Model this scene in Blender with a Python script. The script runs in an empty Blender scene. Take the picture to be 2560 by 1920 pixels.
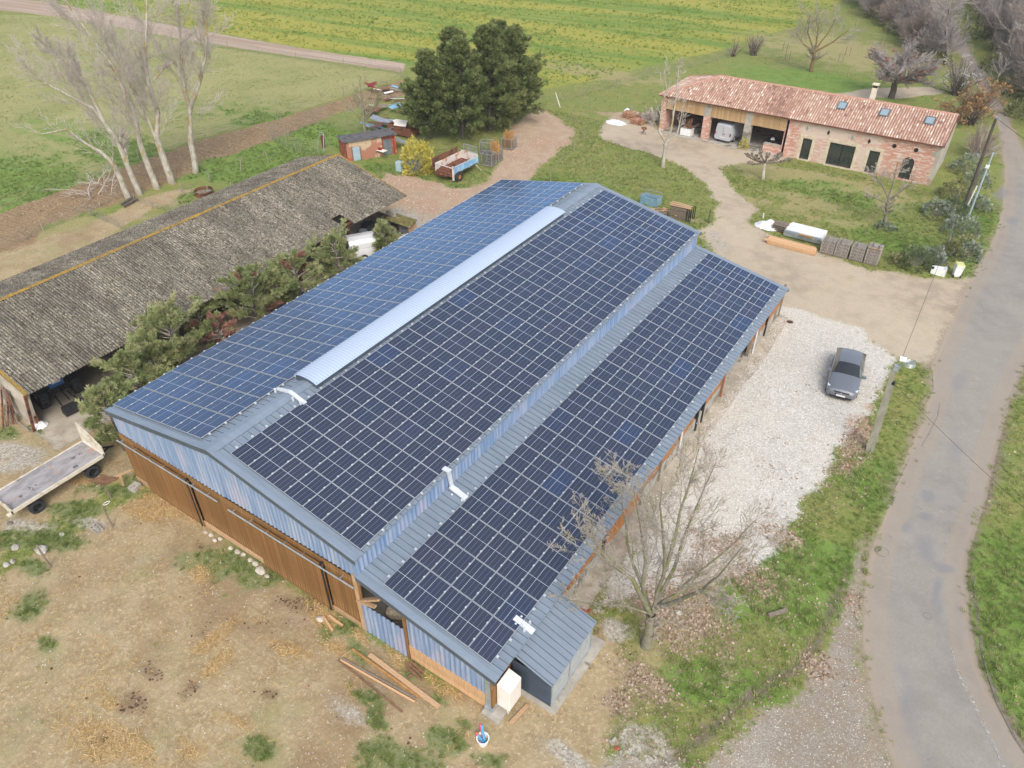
import bpy, math, random
import numpy as np
from math import sin, cos, pi, radians, sqrt, hypot
from mathutils import Matrix, Vector, noise as mnoise

# ------------------------------------------------------------------ camera, sky, sun, exposure
scene = bpy.context.scene
COL = scene.collection
YAW, PIT, ROL, FPX = -0.5941, 0.6566, -0.0024, 1869.79
CAMP = np.array([23.8694, -14.1222, 28.0312])
def cam_axes():
    f = np.array([sin(YAW)*cos(PIT), cos(YAW)*cos(PIT), -sin(PIT)])
    r = np.array([cos(YAW), -sin(YAW), 0.0]); u = np.cross(r, f)
    return r*cos(ROL)+u*sin(ROL), -r*sin(ROL)+u*cos(ROL), f
CR, CU, CF = cam_axes()
cam = bpy.data.cameras.new('camera'); cam.sensor_width = 36.0; cam.lens = 36.0*FPX/2560.0
cam.clip_start = 0.5; cam.clip_end = 6000.0
camo = bpy.data.objects.new('camera', cam); COL.objects.link(camo)
mw = Matrix(((CR[0], CU[0], -CF[0], CAMP[0]), (CR[1], CU[1], -CF[1], CAMP[1]), (CR[2], CU[2], -CF[2], CAMP[2]), (0, 0, 0, 1)))
camo.matrix_world = mw
scene.camera = camo

SUN_EL, SUN_AZ = 46.0, 135.0     # degrees; azimuth measured clockwise from +Y
world = bpy.data.worlds.new('World'); scene.world = world; world.use_nodes = True
wn = world.node_tree.nodes; wl = world.node_tree.links
for n in list(wn): wn.remove(n)
sky = wn.new('ShaderNodeTexSky'); sky.sky_type = 'NISHITA'; sky.sun_disc = False
sky.sun_elevation = radians(SUN_EL); sky.sun_rotation = radians(SUN_AZ)
sky.air_density = 1.2; sky.dust_density = 3.0; sky.ozone_density = 1.5
hs = wn.new('ShaderNodeHueSaturation'); hs.inputs['Saturation'].default_value = 0.62
bg = wn.new('ShaderNodeBackground'); bg.inputs['Strength'].default_value = 0.15
wo = wn.new('ShaderNodeOutputWorld')
wl.new(sky.outputs[0], hs.inputs['Color']); wl.new(hs.outputs[0], bg.inputs['Color']); wl.new(bg.outputs[0], wo.inputs[0])
sun = bpy.data.lights.new('sun', 'SUN'); sun.energy = 1.1; sun.angle = radians(26); sun.color = (1.0, 0.95, 0.88)
suno = bpy.data.objects.new('sun', sun); COL.objects.link(suno)
_e, _a = radians(SUN_EL), radians(SUN_AZ)
sdir = Vector((sin(_a)*cos(_e), cos(_a)*cos(_e), sin(_e)))
suno.rotation_euler = sdir.to_track_quat('Z', 'Y').to_euler(); suno.location = (0, 0, 60)
scene.view_settings.view_transform = 'Standard'; scene.view_settings.look = 'None'
scene.view_settings.gamma = 1.0; scene.view_settings.exposure = 0.62
scene.cycles.max_bounces = 5; scene.cycles.diffuse_bounces = 3; scene.cycles.glossy_bounces = 2
scene.cycles.transparent_max_bounces = 6; scene.cycles.caustics_reflective = False; scene.cycles.caustics_refractive = False

# ------------------------------------------------------------------ helpers
KPX = 2560.0/2212.0
def P(x, y, z=0.0):
    """point of height z seen at (x, y) of the 2212 x 1659 survey view"""
    d = CR*(x*KPX-1280)/FPX - CU*(y*KPX-960)/FPX + CF
    t = (z-CAMP[2])/d[2]
    p = CAMP+t*d
    return (float(p[0]), float(p[1]), float(z))
def P2(x, y, z=0.0): return P(x, y, z)[:2]

WM = {}
def link(o, parent=None, W=None):
    COL.objects.link(o)
    if parent is not None:
        o.parent = parent
        WM[o.name] = WM.get(parent.name, Matrix.Identity(4)).copy()
    else:
        WM[o.name] = W if W is not None else Matrix.Identity(4)
    return o
def thing(name, label, cat, loc=(0, 0, 0), rz=0.0, group=None):
    o = bpy.data.objects.new(name, None); o.empty_display_size = 0.3
    o.location = (loc[0], loc[1], loc[2] if len(loc) > 2 else 0.0); o.rotation_euler = (0, 0, rz)
    link(o, None, Matrix.Translation(o.location) @ Matrix.Rotation(rz, 4, 'Z'))
    o['label'] = label; o['category'] = cat
    if group: o['group'] = group
    return o
def tag(o, label=None, cat=None, group=None, kind=None):
    if label: o['label'] = label
    if cat: o['category'] = cat
    if group: o['group'] = group
    if kind: o['kind'] = kind
    return o
def dup(src, loc=None, rz=None, label=None, group=None, parent=None, scale=None):
    c = src.copy(); COL.objects.link(c)
    if parent is not None: c.parent = parent
    if loc is not None: c.location = (loc[0], loc[1], loc[2] if len(loc) > 2 else 0.0)
    if rz is not None: c.rotation_euler = (0, 0, rz)
    if scale is not None: c.scale = (scale, scale, scale) if not hasattr(scale, '__len__') else scale
    if label: c['label'] = label
    if group: c['group'] = group
    for ch in list(src.children): dup(ch, parent=c)
    return c

def mesh_np(name, V, F, mats, parent=None, local=False, attrs=None, smooth=False, midx=None, uv=None):
    """V (N,3); F list of int arrays (M,k)"""
    V = np.asarray(V, dtype=np.float64).reshape(-1, 3)
    if parent is not None and not local:
        Mi = np.array(WM[parent.name].inverted()); V = V @ Mi[:3, :3].T + Mi[:3, 3]
    F = [np.asarray(f, dtype=np.int32) for f in F if len(f)]
    me = bpy.data.meshes.new(name)
    nl = sum(f.size for f in F); nf = sum(len(f) for f in F)
    me.vertices.add(len(V)); me.vertices.foreach_set('co', V.astype(np.float32).ravel())
    me.loops.add(nl); me.polygons.add(nf)
    me.loops.foreach_set('vertex_index', np.concatenate([f.ravel() for f in F]))
    tot = np.concatenate([np.full(len(f), f.shape[1], dtype=np.int32) for f in F])
    st = np.concatenate([[0], np.cumsum(tot)[:-1]]).astype(np.int32)
    me.polygons.foreach_set('loop_start', st); me.polygons.foreach_set('loop_total', tot)
    if midx is not None: me.polygons.foreach_set('material_index', np.asarray(midx, dtype=np.int32))
    if smooth: me.polygons.foreach_set('use_smooth', np.ones(nf, dtype=bool))
    if attrs:
        for k, a in attrs.items():
            at = me.attributes.new(k, 'FLOAT', 'POINT'); at.data.foreach_set('value', np.asarray(a, dtype=np.float32))
    me.update(calc_edges=True); me.validate()
    for m in (mats if isinstance(mats, (list, tuple)) else [mats]): me.materials.append(m)
    o = bpy.data.objects.new(name, me); link(o, parent)
    return o

class MB:
    def __init__(s): s.v = []; s.f = []; s.m = []
    def add(s, vs, fs, m=0):
        b = len(s.v); s.v.extend([tuple(v) for v in vs])
        for f in fs: s.f.append(tuple(b+i for i in f)); s.m.append(m)
        return s
    def box(s, x0, x1, y0, y1, z0, z1, m=0):
        return s.add([(x0,y0,z0),(x1,y0,z0),(x1,y1,z0),(x0,y1,z0),(x0,y0,z1),(x1,y0,z1),(x1,y1,z1),(x0,y1,z1)],
                     [(0,3,2,1),(4,5,6,7),(0,1,5,4),(1,2,6,5),(2,3,7,6),(3,0,4,7)], m)
    def obox(s, c, size, rot=(0, 0, 0), m=0):
        from mathutils import Euler
        R = Euler(rot).to_matrix(); hx, hy, hz = size[0]/2, size[1]/2, size[2]/2
        vs = []
        for x, y, z in [(-hx,-hy,-hz),(hx,-hy,-hz),(hx,hy,-hz),(-hx,hy,-hz),(-hx,-hy,hz),(hx,-hy,hz),(hx,hy,hz),(-hx,hy,hz)]:
            p = R @ Vector((x, y, z)); vs.append((p.x+c[0], p.y+c[1], p.z+c[2]))
        return s.add(vs, [(0,3,2,1),(4,5,6,7),(0,1,5,4),(1,2,6,5),(2,3,7,6),(3,0,4,7)], m)
    def bar(s, a, b, w, h=None, m=0, up=(0, 0, 1)):
        a = Vector(a); b = Vector(b); d = (b-a).normalized(); u = Vector(up)
        if abs(d.dot(u)) > .98: u = Vector((1, 0, 0))
        sd = d.cross(u).normalized(); u = sd.cross(d); h = h or w
        vs = [tuple(p+sd*i*w/2+u*j*h/2) for p in (a, b) for i, j in ((-1,-1),(1,-1),(1,1),(-1,1))]
        return s.add(vs, [(0,1,2,3),(7,6,5,4),(0,4,5,1),(1,5,6,2),(2,6,7,3),(3,7,4,0)], m)
    def tube(s, a, b, r0, r1=None, n=8, m=0, cap=True):
        r1 = r0 if r1 is None else r1
        a = Vector(a); b = Vector(b); d = (b-a).normalized()
        u = Vector((0, 0, 1)) if abs(d.z) < .9 else Vector((1, 0, 0))
        sx = d.cross(u).normalized(); sy = sx.cross(d); vs = []
        for p, r in ((a, r0), (b, r1)):
            for i in range(n):
                t = 2*pi*i/n; vs.append(tuple(p+sx*cos(t)*r+sy*sin(t)*r))
        fs = [(i, (i+1) % n, n+(i+1) % n, n+i) for i in range(n)]
        if cap: fs += [tuple(range(n-1, -1, -1)), tuple(range(n, 2*n))]
        return s.add(vs, fs, m)
    def path(s, pts, r, n=6, m=0):
        for a, b in zip(pts[:-1], pts[1:]): s.tube(a, b, r, r, n, m)
        return s
    def prism(s, pts, d, m=0, m2=None):
        n = len(pts); vs = list(pts)+[(p[0]+d[0], p[1]+d[1], p[2]+d[2]) for p in pts]
        s.add(vs, [tuple(range(n-1, -1, -1)), tuple(range(n, 2*n))], m)
        b = len(s.v)-2*n
        for i in range(n):
            s.f.append((b+i, b+(i+1) % n, b+n+(i+1) % n, b+n+i)); s.m.append(m if m2 is None else m2)
        return s
    def lathe(s, c, axis, prof, n=20, m=0):
        """prof: list of (r, h) along axis"""
        d = Vector(axis).normalized(); u = Vector((0, 0, 1)) if abs(d.z) < .9 else Vector((1, 0, 0))
        sx = d.cross(u).normalized(); sy = sx.cross(d); c = Vector(c); vs = []; fs = []
        for r, h in prof:
            for i in range(n):
                t = 2*pi*i/n; vs.append(tuple(c+d*h+(sx*cos(t)+sy*sin(t))*r))
        for k in range(len(prof)-1):
            for i in range(n): fs.append((k*n+i, k*n+(i+1) % n, (k+1)*n+(i+1) % n, (k+1)*n+i))
        return s.add(vs, fs, m)
    def ball(s, c, r, n=8, m=0, sq=(1, 1, 1), jit=0, rng=None):
        vs = []; fs = []; k = n//2
        for i in range(k+1):
            a = -pi/2+pi*i/k
            for j in range(n):
                q = 1+(rng.uniform(-jit, jit) if rng else 0)
                vs.append((c[0]+r*sq[0]*cos(a)*cos(2*pi*j/n)*q, c[1]+r*sq[1]*cos(a)*sin(2*pi*j/n)*q, c[2]+r*sq[2]*sin(a)*q))
        for i in range(k):
            for j in range(n): fs.append((i*n+j, i*n+(j+1) % n, (i+1)*n+(j+1) % n, (i+1)*n+j))
        return s.add(vs, fs, m)
    def build(s, name, mats, parent=None, local=False, smooth=False, label=None, kind=None):
        vs = s.v
        if parent is not None and not local:
            Mi = WM[parent.name].inverted(); vs = [tuple(Mi @ Vector(v)) for v in vs]
        me = bpy.data.meshes.new(name); me.from_pydata(vs, [], s.f)
        for m in (mats if isinstance(mats, (list, tuple)) else [mats]): me.materials.append(m)
        me.polygons.foreach_set('material_index', s.m)
        if smooth: me.polygons.foreach_set('use_smooth', [True]*len(s.f))
        me.update()
        o = bpy.data.objects.new(name, me); link(o, parent)
        if label: o['label'] = label
        if kind: o['kind'] = kind
        return o

# ------------------------------------------------------------------ material helpers
def lin(c):
    if isinstance(c, str):
        c = tuple(int(c[i:i+2], 16)/255 for i in (0, 2, 4))
    return tuple(((v/12.92) if v <= .04045 else ((v+.055)/1.055)**2.4) for v in c)
class NT:
    def __init__(s, name):
        s.mat = bpy.data.materials.new(name); s.mat.use_nodes = True
        s.n = s.mat.node_tree.nodes; s.l = s.mat.node_tree.links
        for x in list(s.n): s.n.remove(x)
        s.out = s.n.new('ShaderNodeOutputMaterial'); s.b = s.n.new('ShaderNodeBsdfPrincipled')
        s.l.new(s.b.outputs[0], s.out.inputs[0]); s.tc = None
    def set(s, sock, v):
        if hasattr(v, 'is_output') or isinstance(v, bpy.types.NodeSocket): s.l.new(v, sock)
        elif isinstance(v, tuple) and len(v) == 3 and sock.type == 'RGBA': sock.default_value = (*v, 1)
        else: sock.default_value = v
    def coord(s, kind='Object'):
        if s.tc is None: s.tc = s.n.new('ShaderNodeTexCoord')
        return s.tc.outputs[kind]
    def mapping(s, v=None, scale=(1, 1, 1), rot=(0, 0, 0), loc=(0, 0, 0)):
        m = s.n.new('ShaderNodeMapping'); s.l.new(v or s.coord(), m.inputs[0])
        m.inputs['Scale'].default_value = scale; m.inputs['Rotation'].default_value = rot; m.inputs['Location'].default_value = loc
        return m.outputs[0]
    def noise(s, scale, detail=3, rough=.55, v=None, dist=0, col=False):
        t = s.n.new('ShaderNodeTexNoise'); s.l.new(v or s.coord(), t.inputs['Vector'])
        t.inputs['Scale'].default_value = scale; t.inputs['Detail'].default_value = detail
        t.inputs['Roughness'].default_value = rough; t.inputs['Distortion'].default_value = dist
        return t.outputs[1 if col else 0]
    def voro(s, scale, v=None, feature='F1', out='Distance', rnd=1.0):
        t = s.n.new('ShaderNodeTexVoronoi'); s.l.new(v or s.coord(), t.inputs['Vector']); t.feature = feature
        t.inputs['Scale'].default_value = scale; t.inputs['Randomness'].default_value = rnd
        return t.outputs[out]
    def math(s, op, a, b=0.0, c=0.0, clamp=False):
        t = s.n.new('ShaderNodeMath'); t.operation = op; t.use_clamp = clamp
        s.set(t.inputs[0], a); s.set(t.inputs[1], b); s.set(t.inputs[2], c); return t.outputs[0]
    def ramp(s, f, lo, hi, a=0.0, b=1.0, smooth=True):
        t = s.n.new('ShaderNodeMapRange'); t.interpolation_type = 'SMOOTHSTEP' if smooth else 'LINEAR'
        s.set(t.inputs[0], f); t.inputs[1].default_value = lo; t.inputs[2].default_value = hi
        t.inputs[3].default_value = a; t.inputs[4].default_value = b; return t.outputs[0]
    def mix(s, f, a, b, mode='MIX'):
        t = s.n.new('ShaderNodeMix'); t.data_type = 'RGBA'; t.blend_type = mode
        s.set(t.inputs[0], f); s.set(t.inputs[6], a); s.set(t.inputs[7], b); return t.outputs[2]
    def sep(s, v):
        t = s.n.new('ShaderNodeSeparateXYZ'); s.l.new(v, t.inputs[0]); return t.outputs
    def comb(s, x, y, z):
        t = s.n.new('ShaderNodeCombineXYZ'); s.set(t.inputs[0], x); s.set(t.inputs[1], y); s.set(t.inputs[2], z); return t.outputs[0]
    def attr(s, name):
        t = s.n.new('ShaderNodeAttribute'); t.attribute_name = name; return t.outputs['Fac']
    def rand(s):
        t = s.n.new('ShaderNodeObjectInfo'); return t.outputs['Random']
    def bump(s, h, strength=.4, dist=.02):
        t = s.n.new('ShaderNodeBump'); s.l.new(h, t.inputs['Height']); t.inputs['Strength'].default_value = strength
        t.inputs['Distance'].default_value = dist; s.l.new(t.outputs[0], s.b.inputs['Normal'])
    def done(s, color, rough=.8, metal=0.0, spec=None, alpha=None):
        s.set(s.b.inputs['Base Color'], color); s.set(s.b.inputs['Roughness'], rough); s.set(s.b.inputs['Metallic'], metal)
        if spec is not None: s.set(s.b.inputs['Specular IOR Level'], spec)
        if alpha is not None: s.set(s.b.inputs['Alpha'], alpha)
        return s.mat
MC = {}
def M(name, c1, c2=None, scale=3.0, rough=.75, metal=0.0, bump=0.0, bscale=None, stretch=(1, 1, 1), vary=0.0, lo=.35, hi=.65, spec=None, c3=None):
    """two or three tones broken up by noise, with optional per-object variation and fine relief"""
    if name in MC: return MC[name]
    t = NT(name); c1 = lin(c1) if isinstance(c1, str) else c1
    c2 = (lin(c2) if isinstance(c2, str) else c2) if c2 else tuple(v*.75 for v in c1)
    v = t.mapping(scale=stretch)
    f = t.ramp(t.noise(scale, 4, .6, v), lo, hi)
    col = t.mix(f, c1, c2)
    if c3: col = t.mix(t.ramp(t.noise(scale*.37, 3, .6, v, dist=.6), .52, .62), col, lin(c3) if isinstance(c3, str) else c3)
    if vary:
        k = t.ramp(t.rand(), 0, 1, 1-vary, 1+vary, smooth=False)
        col = t.mix(1.0, col, t.comb(k, k, k), 'MULTIPLY')
    if bump: t.bump(t.noise(bscale or scale*6, 3, .6, v), bump, .02)
    MC[name] = t.done(col, rough, metal, spec)
    return MC[name]
def M_attr(name, cols, rough=.8, attr='rnd', spec=.3, thin=0):
    """tones picked by a per-piece value stored on the mesh"""
    t = NT(name); r = t.n.new('ShaderNodeValToRGB'); t.l.new(t.attr(attr), r.inputs[0])
    e = r.color_ramp.elements
    while len(e) < len(cols): e.new(0.5)
    for i, c in enumerate(cols):
        e[i].position = i/(len(cols)-1); e[i].color = (*(lin(c) if isinstance(c, str) else c), 1)
    t.done(r.outputs[0], rough, 0.0, spec)
    if thin:   # leaves let light through
        tl_ = t.n.new('ShaderNodeBsdfTranslucent'); t.l.new(r.outputs[0], tl_.inputs[0]); mx = t.n.new('ShaderNodeMixShader'); mx.inputs[0].default_value = thin
        t.l.new(t.b.outputs[0], mx.inputs[1]); t.l.new(tl_.outputs[0], mx.inputs[2]); t.l.new(mx.outputs[0], t.out.inputs[0])
    return t.mat
HAZE = 0.0003
# ------------------------------------------------------------------ the ground
nrg = np.random.default_rng(7)
def vnoise(x, y, s, seed=0):
    """smooth value noise on arrays, feature size s metres"""
    r = np.random.default_rng(seed+11); T = r.random((256, 256))
    fx = x/s+37.3; fy = y/s+91.7; ix = np.floor(fx).astype(int); iy = np.floor(fy).astype(int)
    u = fx-ix; v = fy-iy; u = u*u*(3-2*u); v = v*v*(3-2*v)
    g = lambda a, b: T[a % 256, b % 256]
    return (g(ix, iy)*(1-u)+g(ix+1, iy)*u)*(1-v)+(g(ix, iy+1)*(1-u)+g(ix+1, iy+1)*u)*v
def fbm(x, y, s, seed=0, o=3):
    return sum(vnoise(x, y, s/2**i, seed+i*5)*.5**i for i in range(o))/sum(.5**i for i in range(o))
def axis(parts):
    a = []
    for lo, hi, st in parts: a += list(np.arange(lo, hi-1e-6, st))
    a.append(parts[-1][1]); return np.array(a)
gx = axis([(-1600, -400, 200), (-400, -165, 20), (-165, -60, .9), (-60, -30, .45), (-30, 36, .28), (36, 60, 2), (60, 200, 20), (200, 1600, 200)])
gy = axis([(-400, -60, 40), (-60, -18, 3), (-18, 50, .28), (50, 90, .45), (90, 190, .9), (190, 400, 15), (400, 2400, 200)])
GX, GY = np.meshgrid(gx, gy, indexing='ij'); NX, NY = GX.shape
wx = GX+(fbm(GX, GY, 1.6, 3)-.5)*1.1; wy = GY+(fbm(GX, GY, 1.6, 21)-.5)*1.1   # irregular borders
def sdpoly(pts, X, Y, clip=1.5):
    pts = np.array(pts, float); n = len(pts); ins = np.zeros(X.shape, bool); d = np.full(X.shape, 1e9)
    x0, y0 = pts.min(0)-3; x1, y1 = pts.max(0)+3
    m = (X > x0) & (X < x1) & (Y > y0) & (Y < y1)
    x = X[m]; y = Y[m]; dd = np.full(x.shape, 1e9); ii = np.zeros(x.shape, bool)
    for i in range(n):
        ax, ay = pts[i]; bx, by = pts[(i+1) % n]; ex, ey = bx-ax, by-ay
        t = np.clip(((x-ax)*ex+(y-ay)*ey)/(ex*ex+ey*ey+1e-12), 0, 1)
        dd = np.minimum(dd, (x-ax-t*ex)**2+(y-ay-t*ey)**2)
        c = ((ay > y) != (by > y)) & (x < (bx-ax)*(y-ay)/(by-ay+1e-12)+ax); ii ^= c
    r = np.full(X.shape, -clip); s = np.sqrt(dd); r[m] = np.clip(np.where(ii, s, -s), -clip, clip)
    return r
def px(*pts): return [P2(*p) for p in pts]
def region(polys, warp=1.0, X=None, Y=None):
    X = GX+(wx-GX)*warp; Y = GY+(wy-GY)*warp
    r = None
    for p in polys:
        s = sdpoly(p, X, Y); r = s if r is None else np.maximum(r, s)
    return r
def blobs(lst, amp=.9, seed=5):
    """soft patches (x, y, radius in metres, strength) broken up by noise -> signed field"""
    f = np.zeros_like(GX)
    for (a, b, rx, ry, ang, k) in lst:
        c, s = cos(ang), sin(ang); dx = GX-a; dy = GY-b
        u = (dx*c+dy*s)/rx; v = (-dx*s+dy*c)/ry
        f = np.maximum(f, k*np.exp(-(u*u+v*v)))
    n = fbm(GX, GY, 1.1, seed, 3)
    return np.clip((f-.42+(n-.5)*amp)*2.2, -1.5, 1.5)
def B(xd, yd, r, r2=None, ang=0, k=1.0):
    a, b = P2(xd, yd); return (a, b, r, r2 or r, ang, k)

road_poly = px((2046,70),(2088,140),(2122,200),(2150,245),(2164,300),(2172,370),(2166,440),(2150,510),(2122,562),(2098,604),(2076,650),(2040,735),(2014,790),(2012,850),(1992,920),(1962,980),(1930,1060),(1898,1150),(1880,1210),(1868,1290),(1866,1380),(1880,1480),(1900,1560),(1935,1659),(1965,1760),(2330,1760),(2212,1616),(2139,1501),(2110,1425),(2096,1343),(2087,1247),(2094,1190),(2115,1132),(2153,974),(2182,864),(2215,790),(2260,700),(2290,560),(2270,450),(2215,335),(2180,262),(2146,200),(2112,140),(2070,70))
far = P2(2058, 70)
road_poly = [(p[0], p[1]) for p in road_poly]
road_far = [P2(2046,70), P2(2070,70), P2(2030,20), P2(1980,-40), (-40, 420), (-45, 420), P2(1965,-40), P2(2010,20)]
R = {}
R['meadow'] = region([px((-60,30),(100,34),(250,62),(440,98),(640,126),(868,160),(860,172),(743,207),(600,254),(420,302),(300,346),(175,393),(0,454),(-200,530)) , [(-160,35),(-160,62),P2(-60,30),P2(-200,530)]], .6)
R['rape'] = region([px((-80,-30),(120,6),(430,62),(700,112),(872,136),(1000,170),(1160,196),(1290,172),(1400,142),(1560,108),(1640,78),(1740,52),(1800,20),(1850,-40)), [P2(-80,-30), P2(1850,-40), (40,400), (-700,400), (-700,70)]], .8)
R['rape2'] = region([px((2150,20),(2230,120),(2400,120),(2400,-60),(2120,-60))], .5)
R['track'] = region([px((-80,18),(0,22),(120,36),(250,58),(440,92),(640,122),(870,156),(876,138),(700,112),(430,66),(120,8),(-40,-12))], .5)
R['plowed'] = region([px((-200,530),(0,460),(175,398),(420,306),(600,258),(743,211),(872,172),(900,200),(740,240),(590,300),(500,335),(437,346),(420,372),(275,430),(250,440),(150,470),(101,484),(60,545),(0,600),(-150,660)) ], .6)
R['yard'] = region([px((-200,1330),(0,1240),(60,1200),(150,1160),(225,1100),(330,1060),(450,1140),(600,1240),(780,1370),(900,1460),(1060,1520),(1110,1500),(1280,1390),(1300,1330),(1345,1350),(1352,1430),(1312,1540),(1318,1620),(1340,1700),(1340,1900),(-400,1900)), [(-26.5,-9.5),(-26.5,30),(-21,37),(-15,37.5),(-8,36),(-8,-1),(-9,-3.2),(-9.4,-9.5)], px((870,375),(1000,410),(1075,385),(1100,420),(1000,500),(880,560),(800,470)), px((-30,560),(200,480),(330,420),(420,405),(300,470),(150,560),(0,620))], 1.0)
R['redtrack'] = region([px((1160,232),(1195,248),(1238,282),(1232,308),(1196,335),(1150,385),(1142,410),(1060,420),(990,470),(900,490),(872,415),(822,390),(830,374),(900,382),(985,408),(1050,398),(1085,345),(1090,300),(1120,262))], 1.0)
R['drive'] = region([px((1505,500),(1560,470),(1545,480),(1550,448),(1530,410),(1490,370),(1440,345),(1300,300),(1296,272),(1335,243),(1420,250),(1520,300),(1700,332),(1700,350),(1600,352),(1560,365),(1575,398),(1605,428),(1640,455),(1618,480),(1650,502),(1770,548),(1880,582),(1990,600),(2085,602),(2105,600),(2095,660),(2050,760),(2004,790),(1960,770),(1935,775),(1880,740),(1760,684),(1690,670),(1640,640)), [(-9,62),(5,62),(5,72),(-9,72)]], .8)
R['drive2'] = region([px((1700,215),(1830,200),(1880,190),(2010,188),(2040,200),(1960,212),(1890,212),(1830,222),(1760,235))], .6)
R['lot'] = region([px((1685,662),(1745,672),(1835,700),(1890,738),(1938,772),(1908,830),(1880,900),(1838,940),(1806,1000),(1762,1060),(1705,1128),(1682,1190),(1600,1240),(1500,1262),(1400,1300),(1305,1300),(1312,1240),(1400,1100),(1530,900),(1640,745))], 1.0)
R['verge'] = region([px((1870,1290),(1866,1380),(1880,1480),(1900,1560),(1960,1720),(1960,1900),(1420,1900),(1440,1680),(1560,1600),(1650,1550),(1740,1490),(1800,1400),(1828,1300),(1850,1220),(1880,1150)), px((1320,1650),(1440,1620),(1500,1700),(1400,1800),(1300,1750))], 1.1)
R['road'] = np.maximum(region([road_poly], .12), region([road_far], .1))
R['shoulder'] = np.maximum(region([[ (p[0], p[1]) for p in road_poly]], .9)+.35, -1.5)
# patches with no border of their own
R['lush'] = blobs([B(1230,430,9,5,0,.9),B(1000,425,6,2.2,0,1.2),B(860,375,4,1.6,0,1.2),B(600,340,6,4,0,1.2),B(500,370,5,3,0,1),B(420,430,3,2,0,1),B(60,395,12,5,0,.9),B(250,320,18,4,0,.7),B(640,280,14,4,0,.8),
    B(1960,1080,3,2,0,.9),B(1890,1020,3,2,0,.9),B(1750,1230,3.5,2,.6,1.2),B(1690,1290,3,2,.6,1.2),B(1560,1480,2.2,1.2,.5,1.1),B(1820,420,8,3,0,.6),B(1760,180,12,6,0,.9),B(2170,640,3,9,.2,1.1),B(2175,1300,3,4,0,1.2),B(2180,1500,3,2,0,1.1),B(2100,480,2,5,0,1.0),B(1950,520,4,3,0,1.0)], .8, 9)
R['grasspatch'] = blobs([B(500,1215,2.0,1.0,.5,1.1),B(560,1250,1.3,.7,.4,1),B(740,1345,.8,.5,0,1.2),B(700,1370,.5,.4,0,1),B(100,1170,2.2,.6,.5,1.1),B(180,1100,2,.5,.5,1.15),B(250,1060,1.3,.4,.4,1.15),B(290,1035,.8,.4,.4,1.2),B(20,1165,1.2,.6,.4,1.2),B(70,1225,.9,.5,0,1),
    B(50,1310,1.2,.8,0,.8),B(100,1395,.7,.3,0,.8),B(860,1640,1.6,.7,.2,1.1),B(960,1600,1.0,.45,.3,1.15),B(820,1560,.8,.3,.2,.9),B(950,1510,.35,.2,0,1.3),B(1000,1565,.3,.2,0,1.3),B(1050,1640,.8,.4,0,.9),B(880,1455,.4,.2,0,1),B(770,1400,.7,.25,-.3,1),
    B(800,1515,1,.3,0,.7),B(60,1540,1,.5,0,.6),B(80,790,2,2,0,.5),B(20,935,1.0,.5,0,1.2),B(80,925,.8,.4,0,1),B(1290,1310,.4,.3,0,1),B(560,1620,.7,.4,0,.8),B(320,1600,.6,.3,0,.5)], 1.0, 15)
R['straw'] = blobs([B(360,1085,1.6,.6,.1,1.15),B(320,1110,1.2,.5,.3,1.1),B(420,1120,.9,.4,0,1),B(450,1390,.4,1.0,0,1.25),B(460,1440,.4,.8,0,1.2),B(230,1600,1.2,.8,0,1.15),B(200,1570,.8,.6,0,1.1),B(300,1620,1.1,.5,0,1.1),B(240,1520,.6,.3,0,1.0),B(700,1330,.9,.5,0,.95),B(730,1400,1.0,.4,0,1.1),B(780,1375,1.0,.25,-.4,1.35),B(850,1410,1.0,.25,-.4,1.35),B(935,1470,.8,.2,-.4,1.2),B(980,1490,.7,.2,-.4,1),B(680,1300,.7,.4,0,1.0),B(620,1400,1.2,.3,.3,.85),B(520,1560,1.5,.3,.2,.8),B(430,1240,.7,.3,0,.8),B(150,1040,2.4,.35,.6,1.0),B(250,960,1,.4,.3,.6),B(400,1610,1,.3,0,.8)], 1.2, 25)
R['dung'] = blobs([B(590,1500,.3,.18,.2,1.5),B(600,1395,.5,.15,.8,1.2),B(645,1300,1.3,.5,.6,.9),B(560,1350,1.6,.5,.6,.75),B(440,1370,.6,.4,0,.6),B(330,1460,.7,.35,0,.9),B(290,1520,.8,.45,0,1.0),B(220,1590,.35,.3,0,1.2),B(430,1180,.4,.3,0,.8),B(270,1530,.5,.3,0,1),B(690,1290,.6,.3,0,.9),B(500,1440,.7,.3,0,.6),B(400,1500,.5,.3,0,.8),B(320,1310,.6,.3,0,.7),B(280,1210,.6,.3,0,.6),B(420,1480,.35,.15,0,1.0),B(1365,1415,.6,.3,0,.5)], 1.0, 35)
R['leaves'] = blobs([B(1480,1330,2.6,2.0,0,1.0),B(1600,1250,2.2,1.5,0,.95),B(1560,1180,2.0,1.2,0,.8),B(1400,1480,1.6,.8,0,.9),B(1340,1520,.8,.6,0,1.0),B(1690,1160,1.3,.8,0,1.0),B(1850,960,.8,1.6,0,.9),B(1820,1010,.8,.8,0,.9),B(1760,1430,.8,1.0,.4,.8),B(1840,1290,.6,.9,0,.7),B(1500,1240,2.0,1.0,0,.7),B(400,450,5,1.2,0,.8),B(450,430,4,1.2,0,.7),B(290,470,4,1.6,.2,.6),B(1620,540,1.2,.5,0,.6),B(1490,475,2,.5,0,.9)], .9, 45)
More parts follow.
